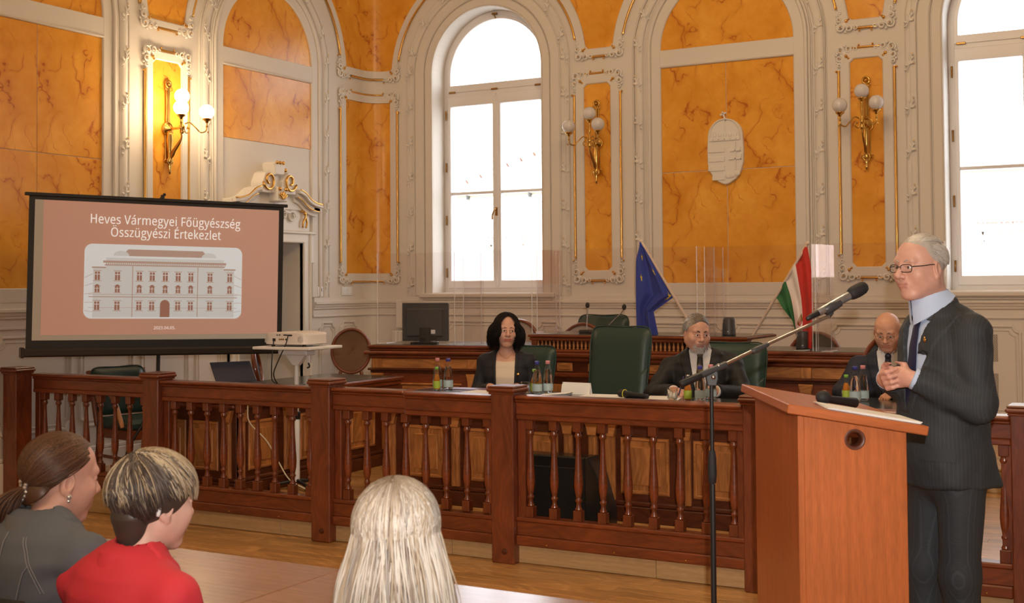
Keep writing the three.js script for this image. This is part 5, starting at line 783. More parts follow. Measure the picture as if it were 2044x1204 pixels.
function juiceBottle(x, z, y, label, capped = true) {
  const t = thing('juice_bottle', label, 'bottle', [x, y, z], 0, 'small fruit juice bottles'); mesh('bottle_body', lathe(jb, 22), clear, t); mesh('juice', lathe([[0.001, 0.005], [0.021, 0.006], [0.0225, 0.01], [0.0225, 0.07], [0.018, 0.092], [0.011, 0.112], [0.001, 0.113]], 20), juice, t); mesh('label', lathe([[0.0248, 0.014], [0.0251, 0.02], [0.0251, 0.062], [0.0248, 0.066]], 22), labGreen, t); mesh('cap', lathe([[0.001, 0.164], [0.0125, 0.163], [0.0135, 0.158], [0.0135, 0.145], [0.001, 0.144]], 16), capped ? capGreen : steel, t); return t;
}
const DT = 0.866;
waterBottle(-4.835, -7.50, DT, capPink, 'pink-capped water bottle left of the seated woman'); juiceBottle(-4.79, -7.42, DT, 'green-labelled juice bottle left of the seated woman'); waterBottle(-4.745, -7.50, DT, capBlue, 'blue-capped water bottle left of the seated woman');
waterBottle(-4.0, -7.45, DT, capBlue, 'blue-capped water bottle right of the seated woman'); waterBottle(-3.955, -7.52, DT, capPink, 'pink-capped water bottle right of the seated woman'); juiceBottle(-4.05, -7.50, DT, 'green-labelled juice bottle right of the seated woman');
juiceBottle(-2.895, -7.40, DT, 'open orange juice bottle before the bearded man', false); waterBottle(-2.82, -7.42, DT, capBlue, 'blue-capped water bottle before the bearded man'); waterBottle(-2.80, -7.56, DT, capPink, 'pink-capped water bottle hidden behind the bearded man blue one');
juiceBottle(-2.0, -7.80, DT, 'green-capped juice bottle before the bald man'); waterBottle(-1.93, -7.74, DT, capBlue, 'blue-capped water bottle before the bald man'); waterBottle(-1.905, -7.84, DT, capPink, 'pink-capped water bottle before the bald man');
const glassM = M(0.97, 0.98, 0.98, 0.02, { transmission: 1, thickness: 0.02, ior: 1.45 });
function tumbler(x, z, label) { const t = thing('drinking_glass', label, 'glass', [x, DT, z], 0, 'cut drinking glasses'); mesh('bowl', lathe([[0.001, 0.002], [0.028, 0.002], [0.031, 0.01], [0.034, 0.08], [0.0325, 0.08], [0.029, 0.014], [0.001, 0.012]], 20), glassM, t); mesh('cut_facets', merge([...Array(10).keys()].map((i) => { const a = i / 10 * 2 * PI; return sweep([V(0.032 * cos(a), 0.012, 0.032 * sin(a)), V(0.0335 * cos(a), 0.03, 0.0335 * sin(a)), V(0.0335 * cos(a), 0.045, 0.0335 * sin(a))], 0.003, 5); })), glassM, t); return t; }
tumbler(-4.085, -7.44, 'drinking glass beside the juice bottle right of the woman'); tumbler(-3.0, -7.40, 'cut drinking glass before the bearded man hands');
{
  const sheet = (n, pts, y, m, l, c, g) => { const o = tag(mesh(n, slab(pts, 0, 0.0016, 0), m, scene), l, c, g); o.rotation.x = -PI / 2; o.position.set(pts[0][0] * 0, y, 0); return o; };
  const rect = (cx, cz, w, d, a) => [[-w / 2, -d / 2], [w / 2, -d / 2], [w / 2, d / 2], [-w / 2, d / 2]].map(([x, y]) => [cx + x * cos(a) - y * sin(a), -cz + x * sin(a) + y * cos(a)]);
  sheet('maroon_folder', rect(-4.62, -7.60, 0.33, 0.15, 0.12), DT + 0.002, M(0.16, 0.02, 0.035, 0.4), 'maroon folder on the desk before the seated woman', 'folder');
  sheet('paper_sheet', rect(-4.38, -7.42, 0.30, 0.21, -0.05), DT + 0.001, paper, 'white sheet of paper left of the woman bottles', 'paper');
  sheet('paper_sheet', rect(-3.50, -7.48, 0.32, 0.22, 0.1), DT + 0.001, paper, 'sheet of paper in front of the tall empty chair', 'paper');
  sheet('paper_sheet', rect(-3.10, -7.50, 0.22, 0.28, 0.25), DT + 0.001, paper, 'sheet of paper under the bearded man hands', 'paper');
  sheet('paper_sheet', rect(-2.08, -7.92, 0.24, 0.16, 0.2), DT + 0.001, paper, 'sheet of paper the bald man writes on', 'paper');
  const nb = thing('name_card', 'white folded card standing on the desk before the empty chair', 'card', [-3.75, DT, -7.52], -0.06); mesh('card_front', slab([[-0.11, 0], [0.11, 0], [0.11, 0.065], [0.095, 0.08], [-0.095, 0.08], [-0.11, 0.065]], -0.001, 0.001, 0).rotateX(-0.25), paper, nb); mesh('card_back', slab([[-0.11, 0], [0.11, 0], [0.11, 0.08], [-0.11, 0.08]], -0.001, 0.001, 0).rotateX(0.25).translate(0, 0, -0.042), paper, nb);
  const bk = thing('paper_pile', 'loose cream papers leaning beside the folded card', 'paper', [-3.84, DT, -7.40], 0.2); for (let i = 0; i < 4; i++) mesh('sheet', box(0.2, 0.0015, 0.15, 0.005 * i, 0.002 + 0.003 * i, 0.004 * i, 0.0003).rotateZ(0.03 * i), paper, bk);
  const mc = thing('wireless_microphone', 'black microphone with a yellow ring lying on the desk', 'microphone', [-3.30, DT, -7.42], -0.25); mesh('grille', ball(0.027, -0.07, 0.027, 0, 1.25, 1, 1), blackM, mc); mesh('ring', sweep(arc(0, 0.026, 0.026, 0, 2 * PI, 18).slice(0, 18).map(([a, b]) => V(-0.045, b, a)), 0.003, 6, true), M(0.75, 0.65, 0.05, 0.4), mc); mesh('handle', sweep([V(-0.045, 0.024, 0), V(0.02, 0.02, 0), V(0.14, 0.017, 0)], [0.024, 0.019, 0.016], 12), black, mc);
}
// --- floor loudspeaker behind the railing ---
{
  const t = thing('stage_loudspeaker', 'black wedge loudspeaker on the platform behind the balusters', 'loudspeaker', [-3.60, PF, -6.66], 0.0);
  const side = [[0, 0], [-0.26, 0], [-0.26, 0.43], [-0.20, 0.43], [0, 0.06]];
  const g = slab([[0.19, 0], [0.19, 0.43], [-0.02, 0.43], [-0.20, 0.36], [-0.20, 0]].map(([x, y]) => [x, y]), 0, 0.01, 0);
  mesh('cabinet', merge([b2(-0.12, 0.36, 0, 0.425, -0.10, 0.05, 0.008), slab([[0.36, 0], [0.50, 0], [0.50, 0.12], [0.44, 0.32], [0.38, 0.425], [0.36, 0.425]], -0.10, 0.05, 0.008)]), M(0.016, 0.014, 0.012, 0.22), t);
  mesh('grille', b2(-0.10, 0.345, 0.06, 0.36, 0.048, 0.056, 0.003), M(0.02, 0.018, 0.016, 0.18), t);
  mesh('badge', b2(-0.06, 0.02, 0.31, 0.34, 0.055, 0.058, 0.001), black, t);
  mesh('control_panel', merge([b2(-0.06, 0.02, 0.025, 0.05, 0.05, 0.054, 0.002)]), white, t); mesh('blue_label', b2(0.14, 0.20, 0.02, 0.055, 0.05, 0.054, 0.002), M(0.04, 0.25, 0.6, 0.4), t);
}
// ================= PEOPLE =================
const smin = (a, b, k) => { const h = Math.max(k - Math.abs(a - b), 0) / k; return Math.min(a, b) - h * h * k * 0.25; };
const smax = (a, b, k) => -smin(-a, -b, k);
// distance to a tapered capsule, and to an ellipsoid turned about one axis
function cap(a, b, ra, rb) { const [ax, ay, az] = a, dx = b[0] - ax, dy = b[1] - ay, dz = b[2] - az, L = dx * dx + dy * dy + dz * dz || 1e-9; return (x, y, z) => { const px = x - ax, py = y - ay, pz = z - az, t = clamp((px * dx + py * dy + pz * dz) / L, 0, 1), qx = px - dx * t, qy = py - dy * t, qz = pz - dz * t; return Math.sqrt(qx * qx + qy * qy + qz * qz) - (ra + (rb - ra) * t); }; }
function ell(c, r, rot) { const m = rot && new THREE.Matrix4().makeRotationFromEuler(new THREE.Euler(...rot)).transpose().elements; return (x, y, z) => { let px = x - c[0], py = y - c[1], pz = z - c[2]; if (m) [px, py, pz] = [m[0] * px + m[4] * py + m[8] * pz, m[1] * px + m[5] * py + m[9] * pz, m[2] * px + m[6] * py + m[10] * pz]; const a = px / r[0], b = py / r[1], d = pz / r[2], k0 = Math.sqrt(a * a + b * b + d * d), e = px / (r[0] * r[0]), f = py / (r[1] * r[1]), g = pz / (r[2] * r[2]), k1 = Math.sqrt(e * e + f * f + g * g); return k1 < 1e-9 ? -Math.min(...r) : k0 * (k0 - 1) / k1; }; }
class Field { constructor() { this.p = []; } add(f, k = 0.02) { this.p.push([f, k, 0]); return this; } sub(f, k = 0.01) { this.p.push([f, k, 1]); return this; } get fn() { const P = this.p; return (x, y, z) => { let d = 1e3; for (let i = 0; i < P.length; i++) { const q = P[i]; d = q[2] ? smax(d, -q[0](x, y, z), q[1]) : smin(d, q[0](x, y, z), q[1]); } return d; }; } }
const within = (f, m) => { const e = m.clone().invert().elements; return (x, y, z) => f(e[0] * x + e[4] * y + e[8] * z + e[12], e[1] * x + e[5] * y + e[9] * z + e[13], e[2] * x + e[6] * y + e[10] * z + e[14]); };
// surface nets: one smooth skin over the field
function skin(f, lo, hi, c, colour, uvf) {
  const n = [0, 1, 2].map((k) => Math.ceil((hi[k] - lo[k]) / c) + 1), [nx, ny, nz] = n, F = new Float32Array(nx * ny * nz);
  const BS = 6, mg = BS * c * 0.87 * 1.5; // whole blocks far from the skin take the value at their middle
  for (let k0 = 0; k0 < nz; k0 += BS) for (let j0 = 0; j0 < ny; j0 += BS) for (let i0 = 0; i0 < nx; i0 += BS) {
    const m = f(lo[0] + (i0 + BS / 2 - 0.5) * c, lo[1] + (j0 + BS / 2 - 0.5) * c, lo[2] + (k0 + BS / 2 - 0.5) * c), far = Math.abs(m) > mg;
    for (let k = k0; k < Math.min(nz, k0 + BS); k++) for (let j = j0; j < Math.min(ny, j0 + BS); j++) for (let i = i0; i < Math.min(nx, i0 + BS); i++) F[i + nx * (j + ny * k)] = far ? m : f(lo[0] + i * c, lo[1] + j * c, lo[2] + k * c);
  }
  const id = new Int32Array(nx * ny * nz).fill(-1), P = [], I = [], at = (i, j, k) => i + nx * (j + ny * k), E = [[0, 1], [2, 3], [4, 5], [6, 7], [0, 2], [1, 3], [4, 6], [5, 7], [0, 4], [1, 5], [2, 6], [3, 7]];
  for (let k = 0; k < nz - 1; k++) for (let j = 0; j < ny - 1; j++) for (let i = 0; i < nx - 1; i++) {
    const o = at(i, j, k), v = [F[o], F[o + 1], F[o + nx], F[o + nx + 1], F[o + nx * ny], F[o + nx * ny + 1], F[o + nx * ny + nx], F[o + nx * ny + nx + 1]]; let m = 0; for (let q = 0; q < 8; q++) if (v[q] < 0) m |= 1 << q; if (m === 0 || m === 255) continue;
    let x = 0, y = 0, z = 0, s = 0; for (const [a, b] of E) if ((v[a] < 0) !== (v[b] < 0)) { const t = v[a] / (v[a] - v[b]); x += (a & 1) + ((b & 1) - (a & 1)) * t; y += ((a >> 1) & 1) + (((b >> 1) & 1) - ((a >> 1) & 1)) * t; z += (a >> 2) + ((b >> 2) - (a >> 2)) * t; s++; }
    id[o] = P.length / 3; P.push(lo[0] + (i + x / s) * c, lo[1] + (j + y / s) * c, lo[2] + (k + z / s) * c);
  }
  const face = (a, b, d, e, fl) => { if (a < 0 || b < 0 || d < 0 || e < 0) return; if (fl) I.push(a, b, d, a, d, e); else I.push(a, d, b, a, e, d); };
  for (let k = 1; k < nz - 1; k++) for (let j = 1; j < ny - 1; j++) for (let i = 1; i < nx - 1; i++) { const o = at(i, j, k), s = F[o] < 0; if (s !== F[o + 1] < 0) face(id[o - nx - nx * ny], id[o - nx * ny], id[o], id[o - nx], s); if (s !== F[o + nx] < 0) face(id[o - 1 - nx * ny], id[o - 1], id[o], id[o - nx * ny], s); if (s !== F[o + nx * ny] < 0) face(id[o - 1 - nx], id[o - nx], id[o], id[o - 1], s); }
  const N = [], h = c * 0.5, U = [], C = []; for (let q = 0; q < P.length; q += 3) { const [x, y, z] = [P[q], P[q + 1], P[q + 2]], g = V(f(x + h, y, z) - f(x - h, y, z), f(x, y + h, z) - f(x, y - h, z), f(x, y, z + h) - f(x, y, z - h)).normalize(); N.push(g.x, g.y, g.z); U.push(...(uvf ? uvf(x, y, z) : [x * 0.8 + z * 0.6, y])); if (colour) C.push(...colour(x, y, z)); }
  const g = new THREE.BufferGeometry(); g.setAttribute('position', new THREE.Float32BufferAttribute(P, 3)); g.setAttribute('normal', new THREE.Float32BufferAttribute(N, 3)); g.setAttribute('uv', new THREE.Float32BufferAttribute(U, 2)); if (colour) g.setAttribute('color', new THREE.Float32BufferAttribute(C, 3)); g.setIndex(I); return g;
}
// head in its own frame: y up, z to the face, x to the person's left; eye level at y = 0.008
function headField(o = {}) {
  const w = o.w || 1, F = new Field(), jw = o.jaw || 1, nl = o.nose || 1;
  F.add(ell([0, 0.036, -0.012], [0.075 * w, 0.083, 0.092]), 0.01).add(ell([0, 0.045, 0.03], [0.064 * w, 0.06, 0.058]), 0.03).add(ell([0, -0.03, 0.026], [0.060 * w, 0.082, 0.064]), 0.03);
  for (const s of [-1, 1]) F.add(cap([s * 0.052 * w * jw, -0.05, 0.0], [s * 0.022 * jw, -0.098, 0.058], 0.024, 0.017), 0.03).add(ell([s * 0.043 * w, -0.02, 0.062], [0.024, 0.021, 0.020]), 0.022);
  for (const s of [-1, 1]) F.add(ell([s * 0.046 * w, -0.034, 0.030], [0.024, 0.042, 0.044]), 0.03);
  F.add(ell([0, -0.098, 0.066], [0.024 * jw, 0.018, 0.018]), 0.02).add(cap([-0.040, 0.030, 0.078], [0.040, 0.030, 0.078], 0.013, 0.013), 0.016);
  for (const s of [-1, 1]) F.sub(ell([s * 0.0315, 0.006, 0.101], [0.020, 0.0120, 0.016]), 0.012);
  F.add(ell([0, -0.056, 0.074], [0.030, 0.027, 0.020]), 0.02);
  F.add(cap([0, 0.018, 0.088], [0, -0.022, 0.088 + 0.022 * nl], 0.0085, 0.0115), 0.014).add(ell([0, -0.026, 0.089 + 0.021 * nl], [0.0125, 0.011, 0.012]), 0.008);
  for (const s of [-1, 1]) F.add(ell([s * 0.0125, -0.030, 0.098], [0.0085, 0.0078, 0.0105]), 0.007).add(cap([s * 0.017, 0.0135, 0.0900], [s * 0.047, 0.0105, 0.0805], 0.0052, 0.0045), 0.006).add(cap([s * 0.019, -0.0030, 0.0885], [s * 0.046, -0.0015, 0.0805], 0.0048, 0.0042), 0.006).sub(ell([s * 0.007, -0.036, 0.104], [0.0035, 0.003, 0.005]), 0.003);
  F.add(cap([-0.021, -0.0560, 0.0868], [0.021, -0.0560, 0.0868], 0.0046, 0.0046), 0.008).add(cap([-0.016, -0.0665, 0.0868], [0.016, -0.0665, 0.0868], 0.0058, 0.0058), 0.007).sub(cap([-0.025, -0.0610, 0.0938], [0, -0.0608, 0.0958], 0.0020, 0.0020), 0.003).sub(cap([0.025, -0.0610, 0.0938], [0, -0.0608, 0.0958], 0.0020, 0.0020), 0.003);
  for (const s of [-1, 1]) F.add(ell([s * 0.077 * w, -0.006, -0.010], [0.0085, 0.031, 0.019], [0.15, s * 0.35, 0]), 0.006).sub(ell([s * 0.085 * w, -0.002, -0.008], [0.006, 0.019, 0.010], [0.15, s * 0.3, 0]), 0.004).add(ell([s * 0.076 * w, -0.034, -0.004], [0.007, 0.010, 0.009]), 0.005);
  return F;
}
const lipD = [cap([-0.021, -0.0560, 0.0895], [0.021, -0.0560, 0.0895], 0.0046, 0.0046), cap([-0.016, -0.0665, 0.0895], [0.016, -0.0665, 0.0895], 0.0058, 0.0058)];
const skinMat = M(1, 1, 1, 0.48, { vertexColors: true }), hairMat = M(1, 1, 1, 0.42, { vertexColors: true }), eyeW = M(0.75, 0.72, 0.70, 0.2), pupil = M(0.012, 0.01, 0.009, 0.15);
const place = (p, yaw = 0, pitch = 0, roll = 0) => { const m = new THREE.Matrix4().makeRotationFromEuler(new THREE.Euler(pitch, yaw, roll, 'YXZ')); m.setPosition(...p); return m; };
// hand in its own frame: y to the fingertips, z out of the back, x to the thumb side (side = 1) ; curl bends to -z
function handField(side, curl = 0.5, spread = 1, k = 1, thumbIn = 0.4) {
  const F = new Field(); F.add(ell([0, 0.046 * k, 0], [0.040 * k, 0.050 * k, 0.0155 * k]), 0.01).add(cap([0, -0.02, 0], [0, 0.02 * k, 0], 0.026 * k, 0.028 * k), 0.02);
  const X = [0.029, 0.0095, -0.0105, -0.029], L = [0.074, 0.082, 0.076, 0.058];
  X.forEach((x, i) => { let p = [side * x * k, 0.083 * k, 0.003], a = 0.12 + curl * (0.55 + 0.1 * i), sp = side * x * 1.6 * spread; for (let s = 0; s < 3; s++) { const l = L[i] * k * [0.46, 0.30, 0.24][s], q = [p[0] + sin(sp) * l * cos(a), p[1] + l * cos(a) * cos(sp), p[2] - l * sin(a)]; F.add(cap(p, q, (0.0092 - s * 0.0008) * k, (0.0086 - s * 0.0010) * k), s ? 0.004 : 0.008); p = q; a += curl * 0.95; } });
  let p = [side * 0.026 * k, 0.018 * k, -0.006]; for (const [dx, dy, dz, r] of [[0.022, 0.026, -0.012, 0.0125], [0.014 - thumbIn * 0.012, 0.026, -0.012, 0.0105], [0.004 - thumbIn * 0.012, 0.024, -0.010, 0.009]]) { const q = [p[0] + side * dx * k, p[1] + dy * k, p[2] + dz * k]; F.add(cap(p, q, r * k, r * 0.92 * k), 0.008); p = q; }
  return F;
}
const basis = (o, yv, zv) => { const y = V(...yv).normalize(), z = V(...zv); z.addScaledVector(y, -z.dot(y)).normalize(); const x = y.clone().cross(z); return new THREE.Matrix4().makeBasis(x, y, z).setPosition(...o); };
// torso from a table [y, half width, front, back]
function torso(tab, off = 0) {
  const q = (y) => { let i = 0; while (i < tab.length - 2 && y > tab[i + 1][0]) i++; const a = tab[i], b = tab[i + 1], t = clamp((y - a[0]) / (b[0] - a[0]), 0, 1), s = t * t * (3 - 2 * t) * 0.5 + t * 0.5; return [1, 2, 3].map((k) => a[k] + (b[k] - a[k]) * s); };
  const y0 = tab[0][0], y1 = tab[tab.length - 1][0];
  const f = (x, y, z) => { const [a, fr, bk] = q(clamp(y, y0, y1)), A = a + off, B = (z > 0 ? fr : bk) + off, e = Math.pow(Math.pow(Math.abs(x) / A, 2.4) + Math.pow(Math.abs(z) / B, 2.4), 1 / 2.4), d = (e - 1) * Math.min(A, B); return smax(d, Math.max(y0 - y, y - y1), 0.02); };
  f.q = q; return f;
}
// hair strands: each [points, radius, colour fn(t)] becomes a thin tapering tube
function strands(list, radial = 4) {
  let nv = 0, ni = 0; for (const [p] of list) { nv += p.length * radial; ni += (p.length - 1) * radial * 6; }
  const P = new Float32Array(nv * 3), C = new Float32Array(nv * 3), I = new Uint32Array(ni); let o = 0, q = 0;
  for (const [pts, r, col] of list) {
    const n = pts.length; let nor = null; const o0 = o;
    for (let i = 0; i < n; i++) { const t = pts[Math.min(n - 1, i + 1)].clone().sub(pts[Math.max(0, i - 1)]).normalize(); if (!nor) nor = Math.abs(t.y) < 0.9 ? V(0, 1, 0) : V(1, 0, 0); nor.addScaledVector(t, -nor.dot(t)).normalize(); const bi = t.clone().cross(nor), s = i / (n - 1), rr = r * (s > 0.75 ? Math.max(0.12, 1 - (s - 0.75) * 3.4) : 1), c = col(s); for (let k = 0; k < radial; k++, o++) { const a = k / radial * 2 * PI, ca = cos(a) * rr, sa = sin(a) * rr; P[o * 3] = pts[i].x + bi.x * ca + nor.x * sa; P[o * 3 + 1] = pts[i].y + bi.y * ca + nor.y * sa; P[o * 3 + 2] = pts[i].z + bi.z * ca + nor.z * sa; C[o * 3] = c[0]; C[o * 3 + 1] = c[1]; C[o * 3 + 2] = c[2]; } }
    for (let i = 0; i < n - 1; i++) for (let k = 0; k < radial; k++) { const a = o0 + i * radial + k, b = o0 + i * radial + (k + 1) % radial; I.set([a, a + radial, b, b, a + radial, b + radial], q); q += 6; }
  }
  const g = new THREE.BufferGeometry(); g.setAttribute('position', new THREE.BufferAttribute(P, 3)); g.setAttribute('color', new THREE.BufferAttribute(C, 3)); g.setIndex(new THREE.BufferAttribute(I, 1)); g.computeVertexNormals(); g.setAttribute('uv', new THREE.BufferAttribute(new Float32Array(nv * 2), 2)); return g;
}
const HC = V(0, 0.036, -0.012), HR = V(0.085, 0.096, 0.109);
const onHead = (d, k = 1, R = HR) => { const n = d.clone().normalize(); return HC.clone().add(V(n.x * R.x, n.y * R.y, n.z * R.z).multiplyScalar(k)); };
const mixc = (a, b, t) => a.map((v, i) => lerp(v, b[i], t));
function slerpPath(d0, d1, n, k0, k1, R, wob = 0, r = rnd) { const a = d0.clone().normalize(), b = d1.clone().normalize(), w = Math.acos(clamp(a.dot(b), -1, 1)) || 1e-4, o = [], p1 = r() * 6, wv = (r() - 0.5) * wob; for (let i = 0; i <= n; i++) { const t = i / n, d = a.clone().multiplyScalar(sin((1 - t) * w)).addScaledVector(b, sin(t * w)).multiplyScalar(1 / sin(w)); d.x += wv * sin(t * PI + 0) ; d.y += wob * 0.3 * sin(t * 5 + p1); o.push(onHead(d, lerp(k0, k1, t), R)); } return o; }
// dresses a person: skin mesh with head, neck, hands; everything in person coordinates
function addHead(t, o) { // o: m (head matrix), field, skinC, lip, eyes, brows
  const fm = within(o.field.fn, o.m), neck = cap(o.neckA, o.neckB, o.nr || 0.052, (o.nr || 0.052) * 1.08), F = new Field().add(fm, 0.001).add(neck, 0.03), c = V(0, 0, 0).applyMatrix4(o.m), inv = o.m.clone().invert(), sc = o.skinC, q = V();
  for (const e of o.extra || []) F.add(e, 0.03);
  const col = (x, y, z) => { q.set(x, y, z).applyMatrix4(inv); const L = Math.min(lipD[0](q.x, q.y, q.z), lipD[1](q.x, q.y, q.z)), k = 1 - ss(0, 0.003, L), ck = 0.14 * (1 - ss(0.0, 0.03, Math.hypot(Math.abs(q.x) - 0.045, (q.y + 0.028) * 1.1, (q.z - 0.07) * 0.6))) + 0.3 * (1 - ss(0.008, 0.02, Math.hypot(q.x, q.y + 0.026, q.z - 0.108))), n = 1 + 0.05 * n3(q.x * 60, q.y * 60, q.z * 60); return mixc(mixc(sc, [sc[0] * 1.03, sc[1] * 0.80, sc[2] * 0.76], ck), o.lip || [sc[0] * 0.85, sc[1] * 0.62, sc[2] * 0.62], k).map((v) => v * n); };
  const lo = [c.x - 0.14, c.y - 0.25, c.z - 0.15], hi = [c.x + 0.14, c.y + 0.15, c.z + 0.15];
  return skin(F.fn, lo, hi, o.cell || 0.0036, col);
}
function addEyes(t, m, o = {}) {
  for (const s of [-1, 1]) {
    const e = mesh('eye', ball(0.0120, 0, 0, 0, 1, 1, 1, 18, 14), eyeW, t), off = o.gaze || [0, 0]; e.applyMatrix4(m.clone().multiply(new THREE.Matrix4().makeTranslation(s * 0.0315, 0.0052, 0.0782)));
    mesh('iris', fin(new THREE.SphereGeometry(0.0061, 14, 8, 0, 2 * PI, 0, PI / 2).rotateX(PI / 2).scale(1, 1, 0.35).translate(0, 0, 0.0111)).rotateY(off[0]).rotateX(off[1]), o.dark ? pupil : M(0.07, 0.055, 0.04, 0.15), e);
    mesh('eyebrow', sweep(curve([[s * 0.014, 0.0275, 0.0945], [s * 0.030, 0.033, 0.0915], [s * 0.050, 0.0265, 0.078]], 8), [0.0032, 0.004, 0.0042, 0.004, 0.0037, 0.0032, 0.0028, 0.0022, 0.0014].map((v) => v * (o.bk || 1)), 6, false, 0.8), o.brow || M(0.10, 0.07, 0.05, 0.7), t).applyMatrix4(m);
  }
}
function glasses(t, m, o = {}) {
  const fr = o.frame || black, P = [];
  for (const s of [-1, 1]) { const c = [s * 0.0325, 0.002]; const pts = []; for (let i = 0; i < 28; i++) { const a = i / 28 * 2 * PI, e = 0.55, x = Math.sign(cos(a)) * Math.pow(Math.abs(cos(a)), e) * 0.0255, y = Math.sign(sin(a)) * Math.pow(Math.abs(sin(a)), e) * 0.0145; pts.push(V(c[0] + x, c[1] + y, 0.107 - Math.abs(c[0] + x) * 0.16)); } P.push(sweep(pts, o.r || 0.0012, 6, true)); const ln = mesh('lens', patch((u, v) => V(c[0] + (u - 0.5) * 0.050, c[1] + (v - 0.5) * 0.028, 0.107 - Math.abs(c[0] + (u - 0.5) * 0.05) * 0.16), 4, 2), clear, t); ln.applyMatrix4(m); P.push(sweep(curve([[s * 0.058, 0.008, 0.098], [s * 0.073, 0.010, 0.06], [s * 0.079, 0.012, 0.0], [s * 0.078, 0.0, -0.02]], 14), (o.r || 0.0012) * 1.3, 6)); }
  P.push(sweep(curve([[-0.008, 0.006, 0.1055], [0, 0.009, 0.108], [0.008, 0.006, 0.1055]], 8), o.r || 0.0012, 6));
  mesh('glasses', merge(P), fr, t).applyMatrix4(m);
}
// jacket over a torso table with an open front; arms given as joints
function jacket(t, o) {
  const T = torso(o.tab), F = new Field().add(T, 0.02), q = T.q;
  for (const A of o.arms) { F.add(cap(A.s0, A.s, 0.055, A.r ? A.r[0] : 0.066), 0.05).add(cap(A.s, A.e, A.r ? A.r[0] : 0.066, A.r ? A.r[1] : 0.056), 0.03).add(cap(A.e, A.w, A.r ? A.r[1] : 0.056, A.r ? A.r[2] : 0.042), 0.03); }
  const base = F.fn, V0 = o.v0, V1 = o.v1, vw = o.vw, lw = o.lapel ?? 0.05, fold = o.fold || 0.0035;
  const open = (y) => (y > V0 ? vw * Math.pow(clamp((y - V0) / (V1 - V0), 0, 1.3), o.vp || 0.9) : o.gap || -0.004);
  const f = (x, y, z) => {
    let d = base(x, y, z);
    if (d > 0.08) return d;
    let e = 0; if (z > 0 && lw) { const k = Math.abs(x) - open(y); if (y > V0 - 0.01 && k > -0.01) e = 0.006 * (1 - ss(lw * (0.5 + 0.7 * clamp((y - V0) / (V1 - V0), 0, 1)) - 0.004, lw * (0.5 + 0.7 * clamp((y - V0) / (V1 - V0), 0, 1)) + 0.002, k)); }
    d -= e; d += fold * n3(x * 9 + 3, y * 11 + (o.seed || 0), z * 9) + fold * 0.6 * n3(x * 22, y * 20, z * 22 + (o.seed || 0));
    if (z > 0.0) d = smax(d, -Math.max(Math.abs(x) - open(y), -(z - 0.02), (o.vBot ?? V0) - y), 0.004);
    for (const A of o.arms) { const wx = x - A.w[0], wy = y - A.w[1], wz = z - A.w[2], ux = A.w[0] - A.e[0], uy = A.w[1] - A.e[1], uz = A.w[2] - A.e[2], L = Math.hypot(ux, uy, uz); if (wx * wx + wy * wy + wz * wz < 0.012) d = smax(d, (wx * ux + wy * uy + wz * uz) / L, 0.006); }
    if (o.neck) d = smax(d, -o.neck(x, y, z), 0.006);
    return d;
  };
  return mesh(o.name || 'jacket', skin(f, o.lo, o.hi, o.cell || 0.0085, null, o.uvf), o.mat, t);
}
function shirt(t, o) { const T = torso(o.tab, o.off ?? -0.013), F = new Field().add(T, 0.01); if (o.collar) F.add(o.collar, 0.006); const f = F.fn, nk = o.neck; return mesh(o.name || 'shirt', skin((x, y, z) => { let d = f(x, y, z); if (o.top !== undefined) d = smax(d, y - o.top - 0.25 * Math.abs(x) * (o.slant ?? 0), 0.004); return nk ? smax(d, -nk(x, y, z), 0.003) : d; }, o.lo, o.hi, o.cell || 0.007), o.mat, t); }
function tie(t, tab, y1, y0, mat, w = 0.042, out = 0.004) { const q = torso(tab).q, n = 16; mesh('tie', patch((u, v) => { const y = lerp(y0, y1, v), hw = lerp(w, w * 0.42, v), x = (u - 0.5) * 2 * hw; return V(x, y, q(y)[1] - 0.013 + out + 0.006 * (1 - (u - 0.5) ** 2 * 4) - (x * x) * 2); }, 8, n, (u, v) => [u * 0.08, v * 0.4]), mat, t); mesh('tie_knot', ball(1, 0, y1 + 0.012, q(y1)[1] - 0.006, 0.021, 0.022, 0.014, 14, 10), mat, t); }
function lower(t, o) { // trousers, shoes of a seated or standing figure
  const F = new Field(); for (const L of o.legs) { F.add(cap(L.h, L.k, 0.095, 0.07), 0.05).add(cap(L.k, L.f, 0.07, 0.055), 0.04); }
  if (o.hips) F.add(ell(...o.hips), 0.06);
  const base = F.fn; mesh('trousers', skin((x, y, z) => Math.max(base(x, y, z) + 0.004 * n3(x * 10, y * 7, z * 10), o.y0 + 0.03 - y), o.lo, o.hi, 0.014), o.mat, t);
  for (const L of o.legs) mesh('shoe', merge([ball(1, L.f[0], o.y0 + 0.045, L.f[2] + 0.06, 0.045, 0.045, 0.125, 16, 10)]), black, t);
}
const cuffs = (t, arms, mat, r = 0.037) => { for (const A of arms) { const d = V(...A.w).sub(V(...A.e)).normalize(); mesh('shirt_cuff', sweep([V(...A.w).addScaledVector(d, -0.03), V(...A.w).addScaledVector(d, 0.006), V(...A.w).addScaledVector(d, 0.013)], [r * 0.97, r, r * 0.98], 18), mat, t); } };
const suitUv = (x, y, z) => [Math.atan2(x, z) * 0.2, y];
const pinT = tex(256, 64, (u, v) => { const s = Math.abs(((u * 16) % 1) - 0.5), k = 0.82 + 0.35 * (1 - ss(0.02, 0.09, s)) + 0.08 * pn(u * 60, v * 60, 60, 60); return [k, k, k]; }, true, 5, 5);

const two2 = (m) => { const q = m.clone(); q.side = THREE.DoubleSide; return q; };
